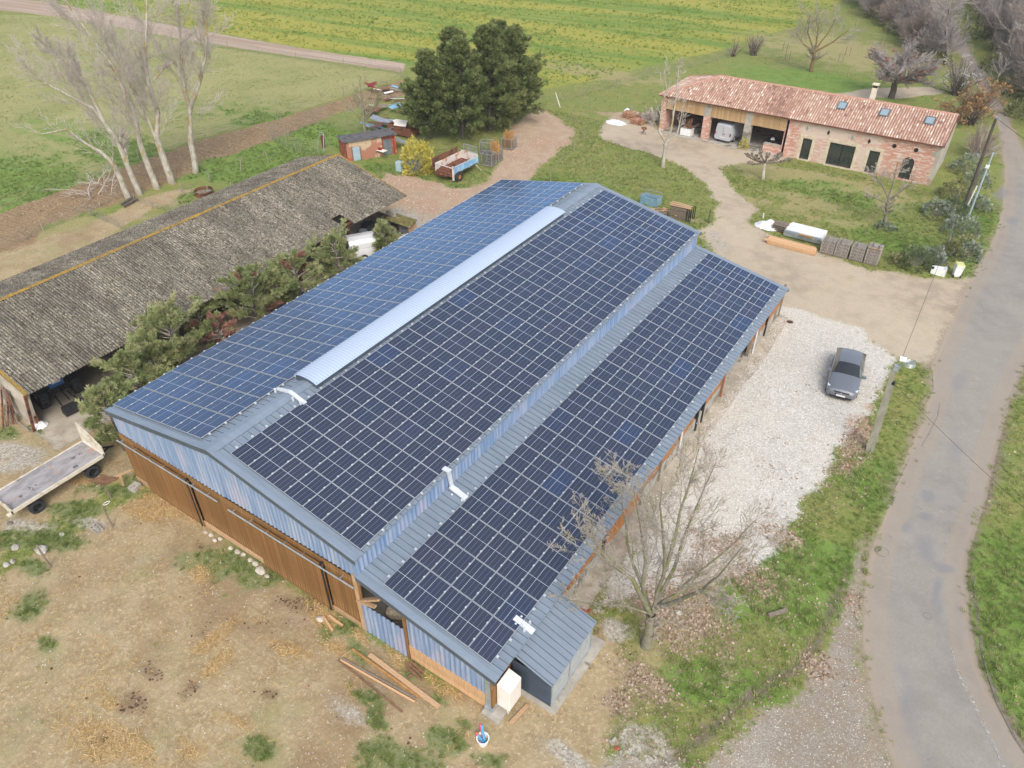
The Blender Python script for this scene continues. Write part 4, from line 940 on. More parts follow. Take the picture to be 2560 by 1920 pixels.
for y in (3.6, 8.6, 13.6, 18.4): b.bar((-16.8, y, 3.5), (SXR, y, 4.95), .12, .25); b.bar((SXR, y, 4.95), (-26.2, y, 3.75), .12, .25)
for x, z in ((-15.5, 3.25), (-18, 3.95), (-20, 4.5), (-24.5, 4.4)): b.bar((x, SY0+.2, z-.05), (x, SY1-.2, z-.05), .08, .14)
b.build('roof_frame', m_rust, shed)
b = MB(); b.bar((-16.6, SY0-.12, .0), (-15.35, SY0-.1, 3.1), .14, .1); b.build('leaning_beam', m_rust, shed)

# ------------------------------------------------------------------ the brick farmhouse
FX0, FX1, FY, FD, FE, FR = -8.62, 18.93, 62.72, 3.75, 3.81, 5.53
def brick_mat():
    t = NT('brick_wall'); g = t.n.new('ShaderNodeNewGeometry').outputs['Position']; s = t.sep(g)
    u = t.math('ADD', s[0], s[1])
    v = t.comb(t.math('MULTIPLY', u, 1.0), s[2], 0.0)
    bt = t.n.new('ShaderNodeTexBrick'); t.l.new(v, bt.inputs['Vector'])
    bt.inputs['Scale'].default_value = 1.0; bt.inputs['Brick Width'].default_value = .42; bt.inputs['Row Height'].default_value = .085; bt.inputs['Mortar Size'].default_value = .013
    for k, c in (('Color1', 'b2644c'), ('Color2', 'c4836c'), ('Mortar', 'cbb9a8')): bt.inputs[k].default_value = (*lin(c), 1)
    c = bt.outputs['Color']
    c = t.mix(t.ramp(t.noise(2.2, 4, .7, t.mapping(v, scale=(.6, 2.2, 1))), .46, .60), c, lin('d3bfb2'))
    pl = t.ramp(t.noise(.42, 3, .6, v), .47, .53)
    xr = t.math('MULTIPLY', t.ramp(s[0], 6.0, 6.6), t.ramp(s[0], 13.6, 14.6, 1, 0))
    c = t.mix(t.math('MULTIPLY', xr, t.ramp(pl, 0, 1, .35, .8)), c, lin('d0c0b2'))
    c = t.mix(t.ramp(t.noise(1.1, 4, .7, v), .62, .7, 0, .7), c, lin('dccdb8'))
    t.bump(bt.outputs['Fac'], -.5, .01)
    return t.done(c, .9, 0, .2)
m_brick = brick_mat()
m_tile = M_attr('clay_tiles', ['846a5c', 'aa8270', 'bb9784', 'c5a592', 'd2bca8', 'e4dacd'], .85)
m_tile_under = M('tile_bed', 'a88474', '9a7868', 4, .9)
m_door = M('door_frame_black', '23262a', '2c2f33', 3, .4, .2)
def glass_mat(name, col, rough=.08):
    t = NT(name); t.b.inputs['Coat Weight'].default_value = .25 if rough == .2 else 1.0; return t.done(lin(col), rough, 0, .8)
m_win = glass_mat('window_glass', '2a3136'); m_winl = glass_mat('skylight_glass', '8fa0a8'); m_cglass = glass_mat('car_glass', '6d7c80', .05); m_cglassd = glass_mat('tinted_glass', '1c2023', .2)
m_stonefr = M('pale_dressing', 'd8cbb4', 'c4b499', 3, .9); m_vboard = wood('bleached_boards', 'c2a37c', 'a68860', 'd0b894', .16)
farm = thing('farmhouse', 'long low brick farmhouse with clay tile roof and open garages at its left end', 'farmhouse', (5, 66, 0))
# front wall with real openings: list of (x0, x1, z0, z1)
def wall_x(name, x0, x1, y, th, z0, zt, holes, mat, parent):
    b = MB(); xs = sorted({x0, x1, *[h[0] for h in holes], *[h[1] for h in holes]})
    for a, c in zip(xs[:-1], xs[1:]):
        hs_ = [h for h in holes if h[0] <= a+1e-6 and h[1] >= c-1e-6]; z = z0
        for h in sorted(hs_, key=lambda h: h[2]):
            if h[2] > z+.001: b.box(a, c, y, y+th, z, h[2])
            z = h[3]
        if z < zt: b.box(a, c, y, y+th, z, zt)
    return b.build(name, mat, parent)
holes = [(6.75, 7.65, .1, 2.15), (9.35, 11.75, .1, 2.25), (13.05, 14.0, .1, 2.2), (16.1, 17.1, .15, 2.25)]
wall_x('front_wall', 4.9, FX1-.305, FY, .35, -.1, 3.86, holes, m_brick, farm)
b = MB(); b.box(4.9, FX1-.305, FY+2*FD-.3, FY+2*FD, -.1, 3.86); b.box(FX0, 4.9, FY+2*FD-.3, FY+2*FD, -.1, 3.86); b.build('back_wall', m_brick, farm)
b = MB(); b.prism([(FX1-.3, FY+.002, -.1), (FX1-.3, FY+2*FD, -.1), (FX1-.3, FY+2*FD, FE), (FX1-.3, FY+FD, FR-.06), (FX1-.3, FY, FE)], (.3, 0, 0)); b.build('end_wall', [M('grey_plaster_end', 'b9b3a6', 'a89f92', 1.0, .9, c3='a87560')], farm)
b = MB(); b.box(4.8, 5.1, FY, FY+2*FD, -.1, 4.2); b.build('cross_wall', m_brick, farm)
b = MB(); b.box(5.1, FX1-.3, FY+.3, FY+2*FD-.3, 3.3, 3.4); b.build('ceiling', m_dark, farm)
for k, (a, c, z0, z1) in enumerate(holes[:3]):
    fr = MB(); fr.box(a, a+.07, FY+.1, FY+.2, z0, z1); fr.box(c-.07, c, FY+.1, FY+.2, z0, z1); fr.box(a, c, FY+.1, FY+.2, z1-.08, z1)
    if k == 1: fr.box((a+c)/2-.04, (a+c)/2+.04, FY+.1, FY+.2, z0, z1)
    w = fr.build('door', m_door, farm)
    p = MB(); p.box(a+.07, c-.07, FY+.14, FY+.17, z0, z1-.08); p.build('pane', m_win, w)
    s_ = MB(); s_.box(a-.28, a-.004, FY-.02, FY+.0, z0, z1+.1); s_.box(c+.004, c+.28, FY-.02, FY+.0, z0, z1+.1); s_.box(a-.28, c+.28, FY-.022, FY+.0, z1+.1, z1+.32); s_.box(a-.1, c+.1, FY-.15, FY+.1, .0, .1)
    s_.build('door_surround', m_stonefr, farm)
a, c, z0, z1 = holes[3]
fr = MB(); fr.box(a, c, FY+.14, FY+.18, z0, z1); w = fr.build('arched_window', m_win, farm)
p = MB()
for x in (a+.02, (a+c)/2-.02, c-.06): p.box(x, x+.04, FY+.11, FY+.14, z0, z1)
p.box(a, c, FY+.11, FY+.14, 1.4, 1.44); p.build('window_bars', m_door, w)
p = MB(); n = 8
for i in range(n):
    t0, t1 = pi*i/n, pi*(i+1)/n; xm, rr = (a+c)/2, (c-a)/2
    for tt in ((t0, t1),):
        p.add([(xm+rr*cos(t0), FY-.004, z1-.5+rr*sin(t0)), (xm+rr*cos(t1), FY-.004, z1-.5+rr*sin(t1)), (xm+rr*1.0*(1 if cos((t0+t1)/2) > 0 else -1), FY-.004, z1+.02)], [(0, 1, 2)])
p.build('arch_spandrel', m_brick, farm)
def diamond(x, z, mat, r=.2):
    p = MB(); p.prism([(x-r*.7, FY+.02, z), (x, FY+.02, z-r*1.3), (x+r*.7, FY+.02, z), (x, FY+.02, z+r*1.3)], (0, -.045, 0)); return p.build('vent_opening', mat, farm)
m_glz = M('pale_glazed_pane', '9aa8a0', '8a988f', 4, .4)
for x, z, m_ in ((6.9, 3.1, m_glz), (8.95, 3.1, m_dark), (11.2, 3.05, m_glz), (12.75, 3.0, m_dark)): diamond(x, z, m_)
for x, m_ in ((15.0, m_dark), (16.9, m_dark), (18.5, m_glz)):
    p = MB(); p.lathe((x, FY-.02, 3.0), (0, 1, 0), [(0, 0), (.2, 0), (.2, .03)], 10); p.build('round_vent', m_, farm)
# garage bays: piers, board infill under the eaves, low wall
def pier(x, w=.7, mat=None, zt=3.8):
    p = MB(); p.box(x-w/2, x+w/2, FY-.02, FY+.6, -.1, zt-1.35); o = p.build('pier', mat or m_brick, farm)
    p = MB(); p.box(x-w/2, x+w/2, FY-.03, FY+.3, zt-1.347, zt); p.build('pier_head', m_conc, farm)
pier(-3.35, .75); pier(1.05, .72, m_conc)
p = MB(); p.box(FX0, FX0+.55, FY, FY+2*FD, -.1, 3.8); p.build('end_pier', m_brick, farm)
for a, c in ((FX0+.55, -3.75), (-2.95, .68), (1.42, 4.78)):
    x = a
    while x < c:
        w = min(.19, c-x); p = MB()
        if 'vb' not in MC:
            q = MB(); q.box(0, .178, 0, .03, 0, 1); me = bpy.data.meshes.new('infill_board'); me.from_pydata(q.v, [], q.f); me.materials.append(m_vboard); MC['vb'] = me
        board(x, FY-.02+rf.uniform(-.012, .012), 2.45+rf.uniform(-.02, .02), 3.76, parent=farm, w=w/.19, mesh=MC['vb'], nm='infill_board'); x += .19
p = MB(); p.box(3.0, 4.78, FY-.02, FY+.3, -.1, .85); p.build('low_wall', m_brick, farm); p = MB(); p.box(2.98, 4.78, FY-.04, FY+.32, .853, .95); p.build('wall_coping', m_conc, farm)
p = MB(); p.box(FX0+.3, 4.8, FY+.2, FY+7.3, -.02, .04); p.build('garage_floor', m_conc, farm)
p = MB(); p.box(FX0, 4.9, FY-.6, FY+.2, -.06, .05); p.build('threshold', m_conc, farm)
# roof: bed planes plus individual cover tiles
def roof_plane(pts, name='roof_bed'):
    b = MB(); b.prism(pts, (0, 0, -.1)); return b.build(name, m_tile_under, farm)
ex0, ex1 = FX0-.25, FX1+.12; eyf, eyb = FY-.3, FY+2*FD+.3; yr = FY+FD; hipx = FX0+4.75
FH = FE
roof_plane([(ex0, eyf, FH), (ex1, eyf, FH), (ex1, yr, FR), (hipx, yr, FR)])
roof_plane([(ex1, eyb, FH), (ex0, eyb, FH), (hipx, yr, FR), (ex1, yr, FR)])
roof_plane([(ex0, eyb, FH), (ex0, eyf, FH), (hipx, yr, FR)])
tv, tf, tr = [], [], []
rt = random.Random(12)
def tile(p, u, dn, nr, w, L):
    k = len(tv); prof = [(-.5, 0), (-.28, .065), (0, .09), (.28, .065), (.5, 0)]
    for s, ws in ((0, .85), (1, 1.05)):
        for a, h in prof:
            q = p+u*(a*w*ws)+dn*(L*s)+nr*(h*.7+.02+.03*s); tv.append(tuple(q))
    for i in range(4): tf.append((k+i, k+i+1, k+6+i, k+5+i))
    tf.append((k+5, k+6, k+7, k+8)) if False else None
    return 10
def tile_field(o, u, dn, nlen, cols, rows, lo_f, hi_f, tone):
    L = nlen/rows
    nr = u.cross(dn); nr = nr if nr.z > 0 else -nr
    for c in range(cols):
        for r in range(rows):
            d = (r)*L; uu = (c+.5)*tw
            if not (lo_f(d) <= uu <= hi_f(d)): continue
            p = o+u*uu+dn*d+nr*rt.uniform(-.004, .006)
            n_ = tile(p, u, dn, nr, tw*.72, L*1.08); v = tone(p, r)
            tr.extend([v]*n_)
tw = .235; sl = Vector((0, eyf-yr, FH-FR)); SL = sl.length; dn = sl/SL
def tone_main(p, r):
    if p.x > 5.0: 
        return .52+rt.gauss(0, .17)+(.4 if rt.random() < .05 else 0)+.25*mnoise.noise(Vector((p.x*.9, p.y*1.3, 7)))
    dark = .5*max(0, mnoise.noise(Vector((p.x*.35, p.y*.7, 3)))) if p.x > 1.5 else 0
    dk = max(0, 1-abs(p.x-3.6)/1.7)*(.25+.15*rt.random())*(1 if p.y < yr-1 else .4)
    return .5+rt.gauss(0, .22)-dark-dk
W_ = ex1-hipx
tile_field(Vector((ex0, yr, FR)), Vector((1, 0, 0)), dn, SL, int((ex1-ex0)/tw)+1, 11, lambda d: (hipx-ex0)*(1-d/SL), lambda d: ex1-ex0-.02, tone_main)
sl2 = Vector((0, eyb-yr, FH-FR)); dn2 = sl2/sl2.length
tile_field(Vector((ex0, yr, FR)), Vector((1, 0, 0)), dn2, sl2.length, int((ex1-ex0)/tw)+1, 11, lambda d: (hipx-ex0)*(1-d/SL), lambda d: ex1-ex0-.02, tone_main)
sl3 = Vector((ex0-hipx, 0, FH-FR)); dn3 = sl3/sl3.length; hw = (eyb-eyf)/2
tile_field(Vector((hipx, yr-hw, FR)), Vector((0, 1, 0)), dn3, sl3.length, int(2*hw/tw)+1, 12, lambda d: hw-hw*d/sl3.length, lambda d: hw+hw*d/sl3.length, lambda p, r: .5+rt.gauss(0, .2))
MB_T = None
V = np.array(tv); F = np.array(tf)
o = mesh_np('roof_tiles', V, [F], m_tile, farm, attrs={'rnd': np.clip(np.array(tr), 0, 1)}); o['kind'] = 'stuff'
b = MB()
def ridge_run(a, c):
    a = Vector(a); c = Vector(c); n = int((c-a).length/.4); d = (c-a)/n
    for i in range(n):
        p = a+d*i; b.tube(p+Vector((0, 0, .0)), p+d*1.05+Vector((0, 0, -.01)), .12, .13, 7)
ridge_run((hipx, yr, FR+.03), (ex1, yr, FR+.03)); ridge_run((hipx, yr, FR+.03), (ex0, eyf, FH+.03)); ridge_run((hipx, yr, FR+.03), (ex0, eyb, FH+.03))
b.build('ridge_tiles', M('ridge_clay', 'b08070', 'c09a88', 6, .85), farm)
b = MB(); b.bar((ex1+.02, eyf, FH+.02), (ex1+.02, yr, FR+.04), .08, .14); b.bar((ex1+.02, yr, FR+.04), (ex1+.02, eyb, FH+.02), .08, .14); b.build('verge_board', M('brown_trim', '6d4438', '7a5044', 4, .7), farm)
# skylights and chimney
for xq, sfrac in ((9.1, .33), (13.0, .32), (17.0, .33)):
    c_ = Vector((xq, yr, FR))+dn*(SL*sfrac); n_ = Vector((0, -dn.z, dn.y)); n_ = n_ if n_.z > 0 else -n_
    X = Vector((1, 0, 0)); fr = MB()
    def q(a, s, h): return tuple(c_+X*a+dn*s+n_*h)
    w2, l2 = .42, .52
    fr.add([q(-w2,-l2,.0),q(w2,-l2,.0),q(w2,l2,.0),q(-w2,l2,.0),q(-w2,-l2,.16),q(w2,-l2,.16),q(w2,l2,.16),q(-w2,l2,.16)], [(0,1,5,4),(1,2,6,5),(2,3,7,6),(3,0,4,7),(4,5,6,7)])
    f_ = fr.build('skylight', M('lead_grey_frame', '5d6468', '6c7478', 4, .5, .3), farm)
    gl = MB(); w2, l2 = .33, .42; gl.add([q(-w2,-l2,.165),q(w2,-l2,.165),q(w2,l2,.165),q(-w2,l2,.165)], [(0,1,2,3)]); gl.build('pane', m_winl, f_)
b = MB(); b.box(11.0, 11.45, yr+.7, yr+1.15, 4.6, 6.55, 0); b.box(11.03, 11.42, yr+.73, yr+1.12, 6.55, 6.8, 1); b.box(10.93, 11.52, yr+.63, yr+1.22, 6.8, 6.92, 0)
b.build('chimney', [M('cream_render', 'e0d6c2', 'cfc4ae', 2, .85), m_dark], farm)
b = MB(); b.bar((ex0+.1, eyf-.04, FH-.02), (ex1, eyf-.04, FH-.02), .07, .07); b.build('gutter', m_rust, farm)

# ------------------------------------------------------------------ small brick outbuilding
ob_ = thing('brick_outbuilding', 'small red brick and render outbuilding with a sagging dark roof', 'outbuilding', (-31, 39, 0))
A_ = Vector((-30.55, 37.0, 0)); Bv = Vector((-27.75, 41.4, 0)); ud = (Bv-A_).normalized(); vd = Vector((-ud.y, ud.x, 0)); LN = (Bv-A_).length; DP = 2.7; HF, HB = 1.95, 1.65
m_mixw = M('patched_render', 'c2ac90', 'a97660', .9, .9, 0, .2, 12, lo=.42, hi=.5, c3='b4583f'); m_redb = M('red_brick', 'b0563c', '9a4a34', 5, .9, c3='c07a60')
b = MB(); 
def obp(u, v, z): q = A_+ud*u+vd*v; return (q.x, q.y, z)
def wallseg(u0, v0, u1, v1, z0, z1, z1b, th, mat, nm):
    b = MB(); a = obp(u0, v0, z0); c = obp(u1, v1, z0); d = Vector((c[0]-a[0], c[1]-a[1], 0)).normalized(); n = Vector((-d.y, d.x, 0))*th
    b.prism([a, c, (c[0], c[1], z1b), (a[0], a[1], z1)], (n.x, n.y, 0)); return b.build(nm, mat, ob_)
wallseg(0, 0, LN*.72, 0, -.05, HF, HF, .15, m_mixw, 'front_wall'); wallseg(LN*.72, .3, LN, .3, -.05, HF, HF, .15, m_redb, 'front_wall')
wallseg(0, DP, 0, 0, -.05, HB, HF, .15, m_redb, 'end_wall'); wallseg(LN, 0, LN, DP, -.05, HF, HB, .15, m_redb, 'end_wall'); wallseg(LN, DP, 0, DP, -.05, HB, HB, .15, m_redb, 'back_wall')
b = MB(); b.prism([obp(-.15, -.25, HF+.03), obp(LN+.2, -.2, HF+.08), obp(LN+.2, DP+.2, HB+.05), obp(LN*.5, DP+.2, HB-.05), obp(-.15, DP+.2, HB+.02)], (0, 0, .07)); b.build('roof', M('dark_felt', '5b585a', '6c696a', 3, .9, 0, .3, 20, c3='4a4749'), ob_)
b = MB(); b.prism([obp(.75, -.03, 0), obp(1.45, -.03, 0), obp(1.45, -.03, 1.35), obp(.75, -.03, 1.35)], tuple(vd*.02)); dd = b.build('door', M('pale_blue_paint', 'a9bcc8', '98adbb', 3, .6), ob_)
b = MB(); b.bar(obp(.68, -.04, 0), obp(.68, -.04, 1.4), .06); b.bar(obp(1.52, -.04, 0), obp(1.52, -.04, 1.4), .06); b.build('frame', m_oldwood, dd)
b = MB(); b.prism([obp(LN*.76, .25, 0), obp(LN*.93, .25, 0), obp(LN*.93, .25, 1.6), obp(LN*.76, .25, 1.6)], tuple(vd*.03)); b.build('sheet_door', M('grey_sheet', '7f858a', '6a7075', 4, .6, .2), ob_)
# ------------------------------------------------------------------ vehicles
def wheel(parent, c, r, w, axis=(0, 1, 0), rim=None, rimr=.62, lugs=0, spokes=5, hubout=1):
    """tyre with a rim as its sub-part; axis points outwards"""
    ax_ = Vector(axis).normalized(); b = MB()
    b.lathe(c, ax_, [(r*rimr, -w/2), (r*.93, -w/2), (r, -w*.36), (r, w*.36), (r*.93, w/2), (r*rimr, w/2), (r*rimr*.98, w*.2), (r*rimr*.98, -w*.2)], 22)
    if lugs:
        u = Vector((0, 0, 1)); sx = ax_.cross(u).normalized()
        for k in range(lugs):
            for sgn in (-1, 1):
                a = 2*pi*(k+(.5 if sgn > 0 else 0))/lugs; a2 = a+.28
                p0 = Vector(c)+ax_*(sgn*w*.03)+(sx*cos(a)+u*sin(a))*(r+.015); p1 = Vector(c)+ax_*(sgn*w*.5)+(sx*cos(a2)+u*sin(a2))*(r*.97)
                b.bar(p0, p1, .07, .07, up=tuple((p0-Vector(c)).normalized()))
    t = b.build('wheel', m_rubber, parent, local=True, smooth=False)
    b = MB(); b.lathe(c, ax_, [(0, w*.12), (r*.2, w*.12), (r*.22, w*.05), (r*rimr*.8, w*.02), (r*rimr*.98, w*.3)], 18)
    if spokes:
        u = Vector((0, 0, 1)); sx = ax_.cross(u).normalized()
        for k in range(spokes):
            a = 2*pi*k/spokes; d = sx*cos(a)+u*sin(a)
            b.bar(Vector(c)+ax_*(w*.14)+d*r*.12, Vector(c)+ax_*(w*.24)+d*r*rimr*.9, r*.13, .02, up=tuple(ax_))
    b.build('rim', rim or m_silver, t, local=True)
    return t
def car_body(name, st, mats, parent, ngl=()):
    """st: list of stations (x, hw, zsill, zbelt, hwroof, zroof, kind) kind: 'b' body, 'g' cabin"""
    V = []; F = []; Mi = []
    for (x, hw, zs, zb, hr, zr) in st:
        half = [(hw*.90, zs), (hw*.985, zs+.10), (hw, zs+(zb-zs)*.55), (hw*.965, zb-.05), (hw*.93, zb), (hr, zr), (hr*.55, zr+.045), (0, zr+.055)]
        ring = [(y, z) for y, z in half]+[(-y, z) for y, z in half[-2::-1]]
        V += [(x, y, z) for y, z in ring]
    n = 15
    for i in range(len(st)-1):
        for j in range(n-1):
            F.append((i*n+j, i*n+j+1, (i+1)*n+j+1, (i+1)*n+j))
            k = min(j, n-2-j); kind = st_kind[name][i]; m = 0
            if k == 4 and kind in ('g', 'w', 'r', 'G'): m = 1
            if k >= 5 and kind in ('w', 'r'): m = 1
            Mi.append(m)
        F.append((i*n+n-1, i*n, (i+1)*n, (i+1)*n+n-1)); Mi.append(2)
    F.append(tuple(range(n))); Mi.append(0); F.append(tuple((len(st)-1)*n+i for i in reversed(range(n)))); Mi.append(0)
    b = MB(); b.v = V; b.f = F; b.m = Mi
    return b.build('body', mats, parent, local=True, smooth=False)
st_kind = {}
def smooth_by_angle(o, a=35):
    me = o.data; me.polygons.foreach_set('use_smooth', [True]*len(me.polygons))
    import bmesh
    bm = bmesh.new(); bm.from_mesh(me)
    for e in bm.edges:
        if len(e.link_faces) == 2 and (e.calc_face_angle(0) > radians(a) or e.link_faces[0].material_index != e.link_faces[1].material_index): e.smooth = False
    bm.to_mesh(me); bm.free()
def paint(name, c, metal=.5, rough=.3):
    t = NT(name); t.b.inputs['Coat Weight'].default_value = .8; t.b.inputs['Coat Roughness'].default_value = .05
    return t.done(lin(c), rough, metal, .5)
m_cargrey = paint('grey_car_paint', '777b82', .3, .35); m_white = paint('white_paint', 'e8e9ea', 0, .35); m_vansil = paint('silver_van_paint', 'c9ccd2', .3, .35)
m_lamp = M('lamp_glass', 'cfd6da', 'b8c0c6', 5, .15); m_red = M('tail_lamp_red', '8a1f1c', '701816', 5, .3); m_plate = M('number_plate', 'e4e4e0', 'dcdcd8', 3, .5)
# dark grey hatchback on the white gravel, nose towards the camera
carx, cary = 20.32, 27.65
car = thing('parked_car', 'dark grey hatchback parked on the white gravel beside the leaning utility pole', 'car', (carx, cary, 0), radians(-82.5))
st_kind['car'] = ['b', 'b', 'b', 'b', 'w', 'g', 'g', 'g', 'r', 'b', 'b']
stc = [(2.20, .62, .34, .58, .50, .60), (2.10, .80, .22, .66, .62, .72), (1.75, .88, .20, .74, .68, .83), (1.25, .90, .20, .84, .72, .93), (.80, .90, .20, .92, .74, 1.0),
       (.10, .905, .20, .96, .60, 1.40), (-.35, .905, .20, .97, .62, 1.45), (-.95, .905, .20, .98, .61, 1.43), (-1.55, .90, .20, 1.0, .57, 1.34), (-2.02, .87, .22, 1.0, .66, 1.04), (-2.17, .82, .26, .86, .7, .9), (-2.2, .76, .34, .7, .7, .72)]
cb = car_body('car', stc, [m_cargrey, m_cglassd, m_black, m_cglass], car)
for p_ in cb.data.polygons:
    if p_.material_index == 1 and all(cb.data.vertices[i].co.x > .05 for i in p_.vertices) and abs(p_.normal.z) > .3: p_.material_index = 3; smooth_by_angle(cb, 32)
for x in (1.36, -1.28):
    for s in (-1, 1): wheel(car, (x, s*.80, .315), .315, .21, (0, s, 0), M('alloy', 'a9adb0', '8f9396', 4, .35, .6))
for s in (-1, 1):
    b = MB(); b.prism([(2.03, s*.56, .62), (1.86, s*.84, .66), (1.70, s*.875, .73), (1.93, s*.62, .70)], (.015, s*.01, .07)); b.build('headlight', m_lamp, car, local=True)
    b = MB(); b.obox((.62, s*1.0, 1.0), (.17, .2, .13), (0, 0, s*.15)); b.obox((.64, s*.9, .97), (.08, .08, .05)); b.build('wing_mirror', m_cargrey, car, local=True)
    b = MB(); b.obox((-2.06, s*.72, .86), (.12, .3, .14), (0, 0, -s*.25)); b.build('tail_light', m_red, car, local=True)
    b = MB(); b.obox((.1, s*.913, .72), (.02, .012, .45)); b.obox((-.78, s*.913, .72), (.02, .012, .45)); b.obox((-.3, s*.915, .82), (.16, .02, .03)); b.obox((-1.1, s*.912, .82), (.16, .02, .03)); b.build('door_seams', m_black, car, local=True)
b = MB(); b.prism([(2.10, -.55, .42), (2.2, -.3, .42), (2.2, .3, .42), (2.10, .55, .42), (2.06, .5, .685), (2.12, .25, .70), (2.12, -.25, .70), (2.06, -.5, .685)], (.03, 0, .01)); b.build('grille', m_black, car, local=True)
b = MB(); b.box(2.10, 2.215, -.42, .42, .60, .665); b.build('upper_grille', m_black, car, local=True); b = MB(); b.box(2.03, 2.235, -.62, .62, .24, .34); b.build('front_lip', m_black, car, local=True)
b = MB(); b.prism([(2.225, -.26, .36), (2.225, .26, .36), (2.225, .26, .47), (2.225, -.26, .47)], (.012, 0, 0)); b.build('number_plate', m_plate, car, local=True)
b = MB(); b.lathe((2.205, 0, .57), (1, 0, 0), [(0, .012), (.05, .012), (.055, 0)], 10); b.build('badge', m_silver, car, local=True)
b = MB(); b.tube((-1.35, 0, 1.42), (-1.5, 0, 1.56), .012, .006, 5); b.build('aerial', m_black, car, local=True)
b = MB(); b.obox((.82, -.3, 1.01), (.04, .6, .015), (0, 0, .15)); b.obox((.85, .3, 1.01), (.04, .55, .015), (0, 0, .1)); b.build('wipers', m_black, car, local=True)
b = MB(); b.obox((.12, 0, 1.33), (.05, .2, .08)); b.build('rear_view_mirror', m_black, car, local=True)

# vans
def make_van(t, mat, L=4.9, H=1.92, glass=m_cglassd):
    st_kind['van'] = ['b', 'b', 'b', 'w', 'g', 'g', 'G', 'G', 'b']
    h = L/2; st = [(h, .7, .4, .62, .6, .66), (h-.12, .88, .28, .8, .72, .86), (h-.6, .93, .26, .98, .78, 1.04), (h-1.0, .94, .26, 1.1, .78, 1.14), (h-1.65, .95, .26, 1.16, .74, H-.1),
                   (h-2.1, .95, .26, 1.16, .78, H-.03), (0-.2, .95, .26, 1.2, .8, H), (-h+.9, .95, .26, 1.2, .8, H-.01), (-h+.1, .94, .28, 1.2, .78, H-.06), (-h, .9, .34, 1.15, .76, H-.16)]
    if glass is None: st_kind['van'] = ['b', 'b', 'b', 'w', 'g', 'b', 'b', 'b', 'b']
    o = car_body('van', st, [mat, m_cglassd, m_black], t); smooth_by_angle(o, 32)
    for x in (h-.95, -h+1.0):
        for s in (-1, 1): wheel(t, (x, s*.84, .33), .33, .22, (0, s, 0))
    for s in (-1, 1):
        b = MB(); b.obox((-h-.005, s*.84, .95), (.05, .12, .34)); b.build('tail_light', m_red, t, local=True)
        b = MB(); b.prism([(h-.13, s*.55, .68), (h-.3, s*.88, .72), (h-.5, s*.9, .86), (h-.3, s*.6, .84)], (.02, 0, .05)); b.build('headlight', m_lamp, t, local=True)
        b = MB(); b.obox((h-1.35, s*1.08, 1.2), (.12, .2, .28)); b.build('wing_mirror', m_black, t, local=True)
    b = MB(); b.box(-h-.03, -h, -.75, .75, .3, .48); b.build('rear_bumper', mat, t, local=True)
    b = MB(); b.box(-h-.012, -h-.002, -.012, .012, .5, H-.25); b.box(-h-.02, -h-.005, -.25, -.05, .9, .96); b.build('rear_door_seam', m_black, t, local=True)
    b = MB(); b.box(-h-.035, -h-.022, -.26, .26, .52, .63); b.build('number_plate', m_plate, t, local=True)
    return t
van = make_van(thing('van', 'silver grey van parked tail outwards in the middle garage of the farmhouse', 'van', (-1.15, 65.2, .04), radians(84)), m_vansil, glass=None)
wv = thing('white_pickup', 'white utility vehicle with a covered load bed half hidden by cypresses behind the barn', 'pickup', (-14.5, 24.2, 0), radians(56))
st_kind['pu'] = ['b', 'b', 'w', 'g', 'r', 'b', 'b', 'b']
stp = [(2.55, .7, .45, .75, .6, .8), (2.4, .88, .36, .95, .72, 1.02), (1.4, .9, .34, 1.08, .76, 1.14), (.8, .9, .34, 1.1, .66, 1.68), (-.1, .9, .34, 1.1, .68, 1.7), (-.3, .9, .34, 1.1, .72, 1.15), (-.35, .9, .36, 1.2, .86, 1.22), (-2.5, .9, .36, 1.2, .86, 1.22), (-2.55, .9, .45, 1.1, .86, 1.1)]
o = car_body('pu', stp, [m_white, m_cglassd, m_black], wv); smooth_by_angle(o, 30)
b = MB()
prof = [(-.84, 1.24), (-.8, 1.6), (-.6, 1.85), (0, 1.93), (.6, 1.85), (.8, 1.6), (.84, 1.24)]
b.add([(-.38, y, z) for y, z in prof]+[(-2.5, y, z) for y, z in prof], [(i, i+1, 8+i, 7+i) for i in range(6)]+[tuple(range(6, -1, -1)), tuple(range(7, 14))])
b.build('load_cover', m_white, wv, local=True)
b = MB(); b.bar((-2.6, -.95, .95), (-2.6, .0, .95), .06, .8); b.bar((-2.62, -.7, 1.3), (-2.62, -.2, 1.3), .06, .5, m=1); b.build('open_tail_door', [m_white, m_cglassd], wv, local=True)
for x in (1.6, -1.5):
    for s in (-1, 1): wheel(wv, (x, s*.82, .36), .36, .24, (0, s, 0))
for s in (-1, 1):
    b = MB(); b.obox((1.0, s*1.05, 1.2), (.12, .22, .2)); b.build('wing_mirror', m_white, wv, local=True)

